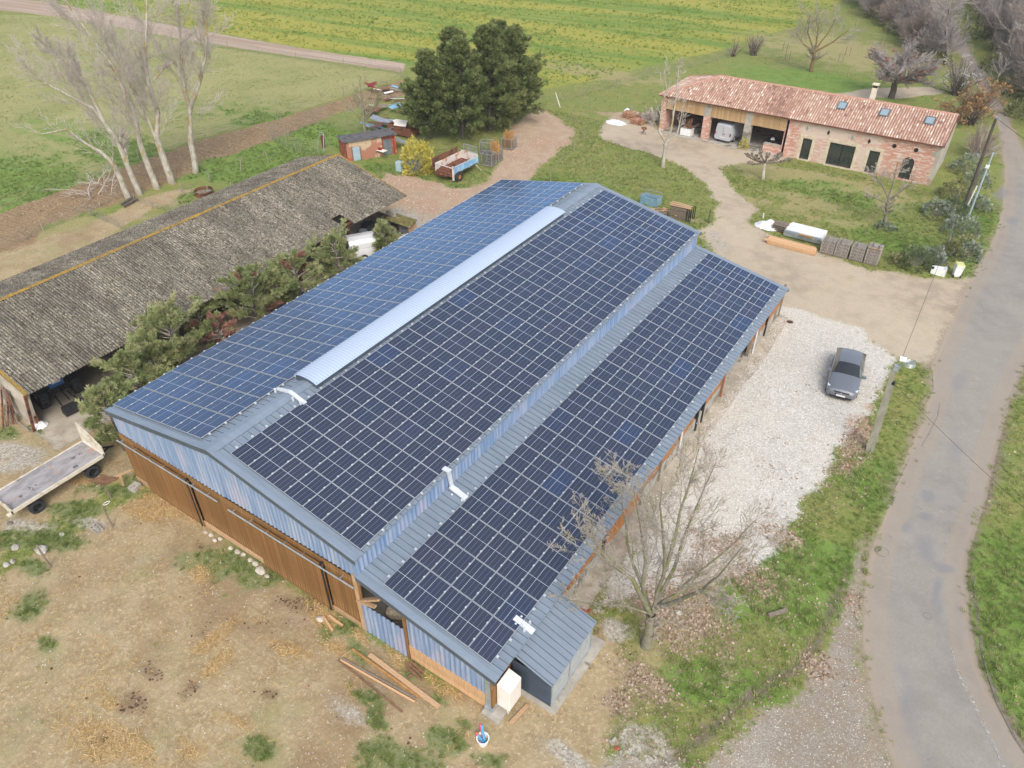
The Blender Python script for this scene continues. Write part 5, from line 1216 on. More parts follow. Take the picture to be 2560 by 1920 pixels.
# tractor backed into the shed
m_bluep = paint('blue_machine_paint', '2c5f9e', 0, .45)
tr_ = thing('tractor', 'blue tractor with big lugged rear wheels and a black rear blade under the shed roof', 'tractor', (-18.3, -.2, 0), radians(-6))
for s in (-1, 1):
    wheel(tr_, (.1, s*.98, .80), .80, .46, (0, s, 0), M('cream_rim', 'cfccc0', 'b8b5a8', 4, .5), .5, 18, 0)
    wheel(tr_, (-2.3, s*.85, .55), .55, .34, (0, s, 0), M('cream_rim', 'cfccc0', 'b8b5a8', 4, .5), .5, 14, 0)
b = MB(); b.box(-2.8, -.7, -.36, .36, .85, 1.5); b.box(-2.9, -2.7, -.3, .3, .8, 1.3); b.build('bonnet', m_bluep, tr_, local=True)
b = MB(); b.box(-.75, .55, -.5, .5, .75, 1.2); b.box(-.2, .4, -.85, .85, .65, .9); b.box(-2.5, -2.1, -.75, .75, .45, .62); b.box(-2.3, -.74, -.2, .2, .5, .86); b.build('chassis', m_black, tr_, local=True)
for s in (-1, 1):
    b = MB()
    b.add([(-.6, s*.62, 1.25), (-.2, s*.62, 1.62), (.5, s*.62, 1.66), (.95, s*.62, 1.35), (-.6, s*1.2, 1.25), (-.2, s*1.2, 1.62), (.5, s*1.2, 1.66), (.95, s*1.2, 1.35)], [(0,1,5,4),(1,2,6,5),(2,3,7,6)])
    b.build('mudguard', m_black, tr_, local=True)
b = MB()
for x in (-.65, .6):
    for s in (-1, 1): b.bar((x, s*.55, 1.2), (x, s*.52, 1.9), .06)
b.build('cab_posts', m_black, tr_, local=True)
b = MB(); b.prism([(-.7, -.42, 1.2), (.62, -.42, 1.2), (.62, -.42, 1.78), (.45, -.42, 1.86), (-.7, -.42, 1.86)], (0, .84, 0)); b.build('rear_cowl', m_bluep, tr_, local=True)
b = MB(); b.obox((.64, 0, 1.5), (.03, .5, .12)); b.build('rear_lamp_bar', m_lamp, tr_, local=True)
b = MB(); b.obox((.1, 0, 1.35), (.5, .5, .12)); b.obox((.3, 0, 1.6), (.12, .5, .5)); b.build('seat', m_black, tr_, local=True)
b = MB()
for s in (-1, 1): b.bar((.55, s*.35, .6), (1.75, s*.45, .45), .07)
b.bar((.6, 0, 1.15), (1.8, 0, .8), .07); b.bar((1.75, -.5, .48), (1.75, .5, .48), .09); b.bar((.7, .35, 1.1), (1.4, .4, .5), .04); b.bar((.7, -.35, 1.1), (1.4, -.4, .5), .04); b.build('three_point_linkage', m_black, tr_, local=True)
b = MB(); b.prism([(1.75, -.62, .12), (2.25, -.62, .08), (2.4, -.62, .35), (1.9, -.62, .62)], (0, 1.24, 0)); b.build('rear_blade_box', m_black, tr_, local=True)
tr2 = thing('second_tractor', 'blue tractor with a tall rear wheel half hidden deep under the shed roof', 'tractor', (-18.6, 10.6, 0), radians(-8))
b = MB(); b.box(-2.6, -.6, -.36, .36, .8, 1.5); b.build('bonnet', m_bluep, tr2, local=True)
for s in (-1, 1): wheel(tr2, (.1, s*.9, .78), .78, .42, (0, s, 0), m_cream, .5, 18, 0)
b = MB(); b.box(-.7, .5, -.5, .5, .7, 1.3); b.build('chassis', m_black, tr2, local=True)
b = MB(); b.box(-.75, .7, -.6, .6, 2.1, 2.22); b.build('cab_roof', m_bluep, tr2, local=True)
b = MB()
for x in (-.6, .55):
    for s in (-1, 1): b.bar((x, s*.52, 1.2), (x, s*.5, 2.1), .05)
b.build('cab_posts', m_black, tr2, local=True)

# flatbed trailer
def deckmat():
    t = NT('trailer_deck'); v = t.mapping(scale=(1, .5, 1))
    c = t.mix(t.ramp(t.noise(2.2, 4, .65, v), .35, .65), lin('a8a3a2'), lin('8c8786')); c = t.mix(t.ramp(t.noise(1.3, 4, .7), .60, .66), c, lin('57534f'))
    c = t.mix(t.ramp(t.noise(1.6, 4, .7, t.mapping(loc=(5, 2, 0))), .64, .69, 0, .8), c, lin('b48a70')); c = t.mix(t.ramp(t.noise(5, 4, .7), .62, .68, 0, .6), c, lin('bdb8ba'))
    return t.done(c, .8, 0, .3)
m_crp = M('trailer_cream', 'dcd4c4', 'cfc5b2', 3, .6, 0, 0, None, c3='b9a890')
tl = thing('flatbed_trailer', 'cream flatbed farm trailer with a worn grey deck and upright headboard', 'trailer', (-11.1, -4.4, 0))
x0, x1, y0, y1, dz = -12.15, -10.15, -7.05, -2.15, 1.08
b = MB(); b.box(x0+.06, x1-.06, y0+.06, y1-.06, dz-.06, dz); b.build('deck', deckmat(), tl)
b = MB(); b.box(x0, x0+.07, y0, y1, dz-.16, dz+.03); b.box(x1-.07, x1, y0, y1, dz-.16, dz+.03); b.box(x0, x1, y0, y0+.06, dz-.16, dz+.16); b.box(x0, x1, y1-.06, y1, dz-.16, dz+.03)
for y in (-6, -5, -4, -3): b.box(x0+.1, x1-.1, y-.04, y+.04, dz-.2, dz-.06)
b.box(x0+.5, x0+.62, y0, y1, dz-.3, dz-.16); b.box(x1-.62, x1-.5, y0, y1, dz-.3, dz-.16); b.build('frame', m_crp, tl)
b = MB(); b.prism([(x0, y1-.02, dz-.05), (x1, y1-.02, dz-.05), (x1, y1-.0, dz+.52), (x0+1.0, y1+.02, dz+.95), (x0+.02, y1+.02, dz+1.22)], (0, .05, 0)); b.bar((x0+.02, y1+.04, dz+1.24), (x0+.42, y1+.04, dz+1.28), .05); b.build('headboard', m_crp, tl)
b = MB(); b.prism([(x1-.12, y0, dz), (x1-.02, y0, dz), (x1-.02, y0+.05, dz+.34), (x1-.12, y0+.05, dz+.34)], (-.35, 0, 0)); b.box(x1-.3, x1-.1, y0-.18, y0, dz-.28, dz-.18); b.build('tail_flap', m_crp, tl)
for y in (-5.95, -2.95):
    for s, xx in ((1, x1-.22), (-1, x0+.22)): wheel(tl, (xx-tl.location.x, y-tl.location.y, .37), .37, .24, (s, 0, 0), m_black, .62, 0, 6)
    b = MB(); b.tube((x0+.3, y, .37), (x1-.3, y, .37), .05); b.box(x0+.5, x0+.6, y-.3, y+.3, .42, .9); b.box(x1-.6, x1-.5, y-.3, y+.3, .42, .9); b.build('axle', m_black, tl)
b = MB(); b.bar((-11.15-.4, y1, .75), (-11.15, y1+.75, .55), .07); b.bar((-11.15+.4, y1, .75), (-11.15, y1+.75, .55), .07); b.bar((-11.15, y1+.7, .55), (-11.1, y1+.95, .5), .08); b.build('drawbar', m_black, tl)

# rusty tipping trailer
m_sky = M('light_blue_paint', '8cb8d8', '7aa8cc', 2, .5, c3='a8c8dc'); m_wrust = M('white_rusted_paint', 'd8d0c8', 'b98a68', 1.6, .7, lo=.5, hi=.62); 
tp = thing('tipping_trailer', 'old rusty tipping trailer with a light blue side board and orange wheel', 'trailer', (-19.3, 40.5, 0), radians(-2))
# local frame: x across, y along
b = MB(); b.box(-1.05, 1.05, -1.9, 1.9, .80, .88)
for k in range(12): b.box(-1.0, 1.0, -1.85+k*.32, -1.80+k*.32, .88, .93)
b.build('floor', m_rust, tp, local=True)
b = MB(); b.box(1.02, 1.08, -1.75, 1.9, .9, 1.55, 0); b.box(1.08, 1.10, -1.7, 1.85, 1.5, 1.56, 1)
for y in (-1.7, -.6, .5, 1.8): b.box(1.08, 1.12, y-.03, y+.03, .82, 1.55, 0)
b.build('side_board', [m_sky, m_wrust], tp, local=True, label='light blue side board')
b = MB(); b.box(-1.08, -1.02, -1.9, 1.9, .9, 1.5); b.box(-1.12, -1.08, -1.9, 1.9, 1.45, 1.52); b.build('side_board', m_wrust, tp, local=True)
b = MB()
for k in range(6): b.box(-1.42, -1.38, -2.0, 1.7, 1.0+k*.16, 1.13+k*.16)
b.box(-1.38, -1.3, -2.0, -1.93, .8, 2.0); b.box(-1.38, -1.3, 1.63, 1.7, .8, 2.0); b.build('leaning_side_rack', m_rust, tp, local=True)
b = MB(); b.box(-1.0, 1.0, 1.86, 1.92, .9, 1.7); b.build('headboard', m_wrust, tp, local=True)
b = MB()
for x in (-.7, .95): b.bar((x, 1.9, 1.7), (x, 1.9, 2.35), .05)
b.bar((-.7, 1.9, 2.35), (.95, 1.9, 2.35), .05); b.bar((-.7, 1.9, 1.75), (.95, 1.9, 1.75), .04)
for k in range(12): b.bar((-.6+k*.13, 1.9, 1.75), (-.6+k*.13, 1.9, 2.35), .015)
for k in range(4): b.bar((-.7, 1.9, 1.85+k*.12), (.95, 1.9, 1.85+k*.12), .012)
b.build('mesh_guard', m_gal, tp, local=True)
b = MB(); b.bar((-1.05, -1.85, 1.5), (1.05, -1.85, 1.45), .07); b.box(-1.08, -1.0, -1.93, -1.83, .8, 1.55); b.box(1.0, 1.12, -1.95, -1.8, .3, 1.65)
b.build('tail_frame', m_wrust, tp, local=True)
b = MB(); b.box(-.45, -.35, -2.1, 2.1, .55, .78); b.box(.35, .45, -2.1, 2.1, .55, .78); b.box(-.35, .35, -2.1, -2.0, .56, .77); b.box(-.35, .35, 2.0, 2.1, .56, .77)
for k in range(6): b.bar((-.95+k*.2, -1.95, .82), (-.95+k*.2, -2.1, .45), .05)
b.bar((-1.0, -1.97, .7), (1.0, -1.97, .7), .08, .12); b.build('chassis', m_rust, tp, local=True)
for s in (-1, 1): wheel(tp, (s*1.12, -1.15, .48), .48, .3, (s, 0, 0), M('orange_rim', 'c98a3a', 'b0742c', 4, .6), .5, 0, 4)
b = MB(); b.tube((-1.1, -1.15, .48), (1.1, -1.15, .48), .06); b.bar((-.4, 2.0, .6), (0, 3.0, .45), .08); b.bar((.4, 2.0, .6), (0, 3.0, .45), .08); b.bar((.9, 1.6, .8), (1.3, 2.1, .05), .05); b.build('drawbar', m_wrust, tp, local=True)
# ------------------------------------------------------------------ trees and shrubs
def PV(base, xd, yd):
    """point seen at (xd, yd) on the upright plane through base that faces the camera"""
    d = CR*(xd*KPX-1280)/FPX - CU*(yd*KPX-960)/FPX + CF
    n = np.array([base[0]-CAMP[0], base[1]-CAMP[1], 0.0]); n /= np.linalg.norm(n)
    t = ((base[0]-CAMP[0])*n[0]+(base[1]-CAMP[1])*n[1])/(d[0]*n[0]+d[1]*n[1])
    q = CAMP+t*d; return Vector((float(q[0]), float(q[1]), float(q[2])))
def tubes(segs, n):
    """segs: list of (p0, p1, r0, r1) -> verts, quads"""
    A = np.array([s[0] for s in segs], float); Bq = np.array([s[1] for s in segs], float)
    r0 = np.array([s[2] for s in segs]); r1 = np.array([s[3] for s in segs])
    D = Bq-A; D /= np.linalg.norm(D, axis=1, keepdims=True)+1e-9
    U = np.where(np.abs(D[:, 2:3]) > .9, np.array([[1.0, 0, 0]]), np.array([[0, 0, 1.0]]))
    S = np.cross(D, U); S /= np.linalg.norm(S, axis=1, keepdims=True)+1e-9; T = np.cross(S, D)
    t = 2*pi*np.arange(n)/n; C = np.cos(t)[None, :, None]; Sn = np.sin(t)[None, :, None]
    ring = S[:, None, :]*C+T[:, None, :]*Sn
    V = np.concatenate([A[:, None]+ring*r0[:, None, None], Bq[:, None]+ring*r1[:, None, None]], 1).reshape(-1, 3)
    i = np.arange(n); q = np.stack([i, (i+1) % n, n+(i+1) % n, n+i], 1)
    F = (q[None]+(np.arange(len(segs))*2*n)[:, None, None]).reshape(-1, 4)
    return V, F
def grow(out, p, d, L, r, lev, rng, K):
    ns = K['seg'][lev]; mx = len(K['seg'])-1; px_, py_, pz_ = p; dx, dy, dz = d; sl = L/ns; w = K['wig']; tr = K['trop'][lev]
    tip = r*(.35 if lev else K.get('tip', .3)); g = rng.gauss; pts = [p]
    for i in range(ns):
        dx += g(0, w); dy += g(0, w); dz += g(0, w)+tr; m = sqrt(dx*dx+dy*dy+dz*dz); dx, dy, dz = dx/m, dy/m, dz/m
        q = (px_+dx*sl, py_+dy*sl, pz_+dz*sl)
        ra = r+(tip-r)*i/ns; rb_ = r+(tip-r)*(i+1)/ns
        out[lev].append(((px_, py_, pz_), q, ra, rb_)); px_, py_, pz_ = q; pts.append(q)
    if lev < mx: spawn(out, pts, r, tip, L, lev, rng, K)
def spawn(out, pts, r, tip, L, lev, rng, K, t0=None):
    mx = len(K['seg'])-1; n = K['n'][lev]; n = n+rng.randint(-n//5, n//5) if n > 4 else n; t0 = K['t0'][lev] if t0 is None else t0
    for k in range(n):
        t = t0+(1-t0)*(k+rng.random())/n; f = t*(len(pts)-1); i = min(int(f), len(pts)-2); u = f-i
        a, b = pts[i], pts[i+1]; q = tuple(a[j]+(b[j]-a[j])*u for j in range(3))
        D = Vector((b[0]-a[0], b[1]-a[1], b[2]-a[2])).normalized(); ang = rng.gauss(K['ang'][lev], .18)
        az = rng.uniform(0, 2*pi); S = D.orthogonal().normalized(); S = Matrix.Rotation(az, 3, D) @ S
        nd = D*cos(ang)+S*sin(ang)
        if nd.z < K.get('minz', -.2): nd.z = abs(nd.z)*.5
        rr = (r+(tip-r)*t)*K['rr'][lev]
        grow(out, q, tuple(nd), L*K['lr'][lev]*(1-.45*t)*rng.uniform(.7, 1.2), max(rr, K['rmin']), lev+1, rng, K)
def bare_tree(name, label, base, mats, K, seed, trunks=None, height=8, r0=.2, group=None, lean=(0, 0), cat='tree', extra=None):
    rng = random.Random(seed); t = thing(name, label, cat, base, 0, group); out = [[] for _ in K['seg']]
    if trunks:
        for (pts, ra, rb_) in trunks:
            pts = [tuple(p) for p in pts]; n = len(pts)-1; sub = []
            for i in range(n):   # smooth the run a little
                for u in (0, .5): sub.append(tuple(pts[i][j]+(pts[i+1][j]-pts[i][j])*u+(rng.gauss(0, .03) if u else 0) for j in range(3)))
            sub.append(pts[-1]); m = len(sub)-1
            for i in range(m): out[0].append((sub[i], sub[i+1], ra+(rb_-ra)*i/m, ra+(rb_-ra)*(i+1)/m))
            L = sum(hypot(hypot(sub[i+1][0]-sub[i][0], sub[i+1][1]-sub[i][1]), sub[i+1][2]-sub[i][2]) for i in range(m))
            spawn(out, sub, ra, rb_, L, 0, rng, K)
    else:
        grow(out, (base[0], base[1], base[2] if len(base) > 2 else -.05), (lean[0], lean[1], 1), height, r0, 0, rng, K)
    V, F = tubes(out[0], 8); mesh_np('trunk', V, [F], mats[0], t, smooth=True)
    mid = [s for o in out[1:-1] for s in o]
    if mid: V, F = tubes(mid, 4); mesh_np('branches', V, [F], mats[1], t)
    if len(out) > 1 and out[-1]: V, F = tubes(out[-1], 3); mesh_np('twigs', V, [F], mats[2], t)
    if extra: extra(t, out, rng)
    return t
m_bark_p = M('poplar_bark', 'c0baae', 'a09888', 5, .9, 0, .4, 18, stretch=(1, 1, .35), c3='a08a55'); m_br_p = M('poplar_branches', 'c2bab0', 'aaa196', 4, .9, c3='988252'); m_tw_p = M('poplar_twigs', 'd2c8c0', 'c2b6ad', 4, .9)
m_bark_o = M('mossy_bark', '8f8978', '767162', 6, .95, 0, .4, 20, c3='77794a'); m_br_o = M('mossy_branches', 'a8a190', '928b7a', 4, .9, c3='84854e'); m_tw_o = M('oak_twigs', 'c8bab0', 'b6a89f', 4, .9)
m_tw_g = M('grey_twigs', 'aba29e', '958d89', 4, .9); m_tw_r = M('red_brown_twigs', 'a89890', '93837a', 4, .9); m_bark_d = M('dark_bark', '6a6058', '574e47', 6, .95); m_tw_y = M('olive_twigs', 'a09a72', '8d8660', 4, .9)
def pl(base, *pts): return [Vector((base[0], base[1], -.05))]+[PV(base, *p) for p in pts]
# five poplars behind the shed
KP = dict(seg=[8, 6, 4, 2], n=[24, 12, 10], t0=[.26, .1, .05], ang=[.75, .62, .5], lr=[.32, .5, .7], rr=[.15, .42, .5], wig=.10, trop=[.02, .12, .08, .03], rmin=.011, tip=.2, minz=-.1)
gp = 'bare poplars behind the open shed'
bs = [P2(423, 373), P2(372, 397), P2(339, 408), P2(302, 421), P2(279, 431)]
b0 = bs[0]; bare_tree('poplar', 'rightmost bare poplar, slim, forking into two upright stems', b0, (m_bark_p, m_br_p, m_tw_p), KP, 1, [(pl(b0, (412,310), (410,235), (394,168), (390,118), (386,34), (388,-60)), .3, .06), ([PV(b0, 410, 235), PV(b0, 430, 182), PV(b0, 444, 120), PV(b0, 446, 50), PV(b0, 440, 0)], .2, .05)], group=gp)
b0 = bs[1]; bare_tree('poplar', 'thickest bare poplar with a pale flared trunk, second from the right', b0, (m_bark_p, m_br_p, m_tw_p), KP, 2, [(pl(b0, (352,340), (339,302), (340,242), (316,161), (312,118), (316,67), (318,-20)), .34, .06), ([PV(b0, 336, 296), PV(b0, 326, 272), PV(b0, 292, 202), PV(b0, 262, 150), PV(b0, 232, 100), PV(b0, 215, 40)], .18, .05), ([PV(b0, 334, 170), PV(b0, 350, 150), PV(b0, 368, 138)], .12, .04)], group=gp)
b0 = bs[2]; bare_tree('poplar', 'middle bare poplar with a slender trunk leaning to the left', b0, (m_bark_p, m_br_p, m_tw_p), KP, 3, [(pl(b0, (320,360), (302,309), (286,235), (262,185), (242,141), (188,67), (140,0)), .3, .05)], group=gp)
b0 = bs[3]; bare_tree('poplar', 'bare poplar leaning far to the left, second from the left', b0, (m_bark_p, m_br_p, m_tw_p), KP, 4, [(pl(b0, (280,370), (252,302), (202,235), (141,202), (54,158)), .29, .05), ([PV(b0, 225, 262), PV(b0, 190, 190), PV(b0, 150, 140), PV(b0, 90, 90)], .18, .05), ([PV(b0, 282, 375), PV(b0, 270, 320), PV(b0, 262, 290)], .12, .05)], group=gp)
b0 = bs[4]; bare_tree('poplar', 'smallest crooked poplar at the left end of the row, leaning left', b0, (m_bark_p, m_br_p, m_tw_p), dict(KP, n=[12, 7, 6]), 5, [(pl(b0, (262,390), (249,360), (220,330), (188,312), (144,279), (90,290)), .28, .04)], group=gp)
t = thing('brush_pile', 'tangled pile of pale cut branches left of the leaning poplars', 'brush', (*P2(215, 420), 0))
rng = random.Random(8); out = [[] for _ in range(4)]
for k in range(16):
    a = P2(215+rng.uniform(-35, 30), 412+rng.uniform(-16, 16)); grow(out, (a[0], a[1], .1), (rng.uniform(-1, 1), rng.uniform(-1, 1), rng.uniform(.1, .8)), rng.uniform(1.5, 3), .04, 1, rng, dict(KP, n=[8, 6, 5], trop=[0, -.05, -.05, -.02]))
V, F = tubes([s for o in out[1:] for s in o], 3); mesh_np('branches', V, [F], m_tw_p, t)
# the big bare tree beside the annex
fb = P2(1395, 1397)
def FT(x, y): return PV(fb, x*.4531+1123.3, y*.4531+907.3)
KF = dict(seg=[8, 6, 4, 3, 1], n=[12, 8, 6, 5], t0=[.22, .2, .2, .3], ang=[.7, .62, .6, .6], lr=[.40, .5, .52, .55], rr=[.3, .5, .55, .7], wig=.12, trop=[.02, .06, .03, .02, .0], rmin=.0075, tip=.22, minz=-.1)
def off(v, k): # push a limb towards or away from the camera
    n = Vector((fb[0]-CAMP[0], fb[1]-CAMP[1], 0)).normalized(); return v+n*k
base3 = Vector((fb[0], fb[1], -.05)); fk = FT(625, 925); fk2 = FT(640, 895)
bare_tree('bare_tree', 'large bare tree with mossy spreading limbs beside the barn annex', fb, (m_bark_o, m_br_o, m_tw_o), KF, 21, [
    ([base3, fk], .24, .19), ([fk, off(FT(585, 820), .1), off(FT(592, 700), .3), off(FT(560, 560), .6), off(FT(520, 400), .9)], .11, .012),
    ([fk, fk2, FT(685, 740), off(FT(690, 560), -.3), off(FT(680, 350), -.6), off(FT(692, 240), -.7)], .11, .012),
    ([FT(690, 720), off(FT(740, 560), .3), off(FT(790, 400), .8), off(FT(835, 250), 1.2)], .085, .012),
    ([fk2, off(FT(760, 820), -.4), off(FT(880, 720), -.9), off(FT(960, 620), -1.2), off(FT(1080, 450), -1.4)], .11, .012),
    ([fk2, off(FT(740, 880), .5), off(FT(830, 830), 1.0), off(FT(1000, 750), 1.6), off(FT(1110, 660), 1.9)], .09, .012),
    ([fk, off(FT(545, 720), -.4), off(FT(480, 610), -.9), off(FT(400, 520), -1.2), off(FT(325, 430), -1.3)], .11, .012),
    ([fk, off(FT(560, 860), .9), off(FT(470, 760), 1.9), off(FT(430, 640), 2.6), off(FT(400, 560), 3.0)], .10, .012),
    ([fk2, off(FT(720, 800), 1.0), off(FT(800, 640), 2.2), off(FT(900, 480), 3.1)], .10, .012),
    ([fk, off(FT(500, 850), -.3), off(FT(360, 830), -.5), off(FT(240, 800), -.6)], .06, .012)])
# smaller bare trees
KS = dict(seg=[5, 5, 4, 2], n=[10, 9, 8], t0=[.4, .2, .2], ang=[.8, .6, .6], lr=[.55, .5, .5], rr=[.5, .5, .6], wig=.12, trop=[.02, .05, .02, 0], rmin=.012, tip=.25, minz=-.1)
b0 = P2(1432, 362)
bare_tree('bare_tree', 'tall narrow bare tree with upswept stems in front of the garages', b0, (m_bark_p, m_br_p, m_tw_p), dict(KS, ang=[.45, .5, .5], lr=[.3, .5, .5], n=[11, 7, 6]), 31,
    [(pl(b0, (1434,335), (1438,308)), .2, .17), ([PV(b0, 1438, 308), PV(b0, 1424, 285), PV(b0, 1428, 240), PV(b0, 1440, 190), PV(b0, 1435, 150)], .11, .03), ([PV(b0, 1438, 308), PV(b0, 1450, 280), PV(b0, 1456, 240), PV(b0, 1462, 190), PV(b0, 1466, 140)], .12, .03), ([PV(b0, 1438, 308), PV(b0, 1462, 292), PV(b0, 1470, 255), PV(b0, 1478, 225)], .08, .03), ([PV(b0, 1436, 300), PV(b0, 1415, 270), PV(b0, 1408, 240)], .06, .02)])
b0 = P2(1912, 487)
bare_tree('bare_tree', 'small spreading bare garden tree with a clump of leaves at its foot', b0, (m_bark_o, m_br_o, m_tw_o), KS, 33,
    [(pl(b0, (1916,460), (1919,430)), .17, .14), ([PV(b0, 1919, 430), PV(b0, 1905, 400), PV(b0, 1885, 370)], .08, .03), ([PV(b0, 1919, 430), PV(b0, 1930, 395), PV(b0, 1940, 350)], .09, .03), ([PV(b0, 1919, 430), PV(b0, 1945, 415), PV(b0, 1975, 385)], .07, .03), ([PV(b0, 1917, 440), PV(b0, 1895, 430), PV(b0, 1870, 420)], .06, .02)])
b0 = P2(1752, 155)
bare_tree('bare_tree', 'broad bare orchard tree standing alone on the lawn behind the farmhouse', b0, (M('ochre_bark', '8a7448', '75633f', 5, .9), m_br_o, M('pale_twigs', 'b3a89a', 'a0968a', 4, .9)), dict(KS, n=[12, 9, 7], lr=[.75, .55, .5]), 35,
    [(pl(b0, (1757,130), (1760,112)), .28, .24), ([PV(b0, 1760, 112), PV(b0, 1735, 95), PV(b0, 1720, 70)], .14, .05), ([PV(b0, 1760, 112), PV(b0, 1765, 80), PV(b0, 1770, 40)], .14, .05), ([PV(b0, 1760, 112), PV(b0, 1800, 90), PV(b0, 1835, 65)], .14, .05), ([PV(b0, 1760, 112), PV(b0, 1745, 70), PV(b0, 1750, 30)], .12, .05), ([PV(b0, 1760, 110), PV(b0, 1790, 70), PV(b0, 1805, 40)], .1, .04)])
b0 = P2(790, 300)
bare_tree('bare_tree', 'scrubby olive grey bare tree tangled with ivy behind the brick outbuilding', b0, (m_bark_o, m_br_o, m_tw_y), dict(KS, n=[12, 8, 6], lr=[.6, .5, .5]), 37, [(pl(b0, (786,270), (784,240), (780,195)), .22, .06), ([PV(b0, 786, 265), PV(b0, 768, 245), PV(b0, 748, 230)], .09, .03), ([PV(b0, 786, 265), PV(b0, 805, 240), PV(b0, 815, 200)], .1, .03)])
# pollarded plane
b0 = P2(1648, 388); tp_ = thing('pollarded_tree', 'pollarded tree with knobbly stub branches in front of the farmhouse', 'tree', b0)
b = MB(); b.tube((b0[0], b0[1], -.05), PV(b0, 1650, 362), .17, .14, 8); c0 = PV(b0, 1652, 352); b.tube(PV(b0, 1650, 362), c0, .14, .15, 8); b.build('trunk', m_bark_p, tp_)
b = MB(); rng = random.Random(5)
for (x, y, k) in ((1612, 338, .3), (1625, 330, -.6), (1640, 328, .9), (1660, 325, -.9), (1685, 335, .5), (1706, 342, -.2), (1630, 345, 1.0), (1690, 345, 1.1), (1615, 348, -.5)):
    q = off(PV(b0, x, y), k); mid = (c0+q)/2+Vector((0, 0, -.12)); b.tube(c0, mid, .11, .08, 6); b.tube(mid, q, .08, .1, 6)
    for j in range(7):
        p = mid+(q-mid)*rng.uniform(.2, 1.1); b.ball((p.x+rng.uniform(-.12, .12), p.y+rng.uniform(-.12, .12), p.z+rng.uniform(-.08, .14)), rng.uniform(.08, .15), 6, jit=.2, rng=rng)
b.build('stub_branches', M('knobbly_bark', '8f8375', '5f5448', 8, .95, lo=.45, hi=.55), tp_)

# foliage sprays
def spray_mesh(name, pos, dirs, scale, mat, parent, rnd, templ, seed=0, droop=0.0, flat=1.0):
    r = np.random.default_rng(seed); m = len(pos); pos = np.asarray(pos, float); D = np.asarray(dirs, float); D /= np.linalg.norm(D, axis=1, keepdims=True)+1e-9
    rv = r.normal(size=(m, 3)); S = np.cross(D, rv); S /= np.linalg.norm(S, axis=1, keepdims=True)+1e-9; N = np.cross(S, D)
    V, F = templ; V = np.array(V, float); F = np.array(F); sc = np.asarray(scale)[:, None, None]
    W = pos[:, None]+sc*(V[None, :, 0:1]*D[:, None]+V[None, :, 1:2]*S[:, None]+V[None, :, 2:3]*N[:, None])
    FF = (F[None]+(np.arange(m)*len(V))[:, None, None]).reshape(-1, F.shape[1])
    return mesh_np(name, W.reshape(-1, 3), [FF], mat, parent, attrs={'rnd': np.repeat(np.clip(rnd, 0, 1), len(V))})
def spray_t(n, spread, seed, w=.1):
    r = random.Random(seed); V = []; F = []
    for i in range(n):
        a = r.uniform(-spread, spread); e = r.uniform(-.5, .5); x0 = r.uniform(0, .45); l = r.uniform(.3, .65); k = len(V)
        dx, dy, dz = cos(a)*cos(e)*l, sin(a)*cos(e)*l, sin(e)*l
        V += [(x0, 0, 0), (x0+dx*.5-sin(a)*w, dy*.5+cos(a)*w, dz*.5), (x0+dx, dy, dz), (x0+dx*.5+sin(a)*w, dy*.5-cos(a)*w, dz*.5)]; F.append((k, k+1, k+2, k+3))
    return V, F
SP1 = spray_t(9, 1.0, 1, .075); SP2 = spray_t(7, 1.4, 2, .12)
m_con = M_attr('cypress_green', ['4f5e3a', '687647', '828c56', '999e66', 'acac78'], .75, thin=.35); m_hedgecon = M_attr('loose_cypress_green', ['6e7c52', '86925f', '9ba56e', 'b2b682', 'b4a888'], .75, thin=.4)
m_dead = M_attr('dead_foliage', ['80574a', '976e5c', 'a98474'], .9)
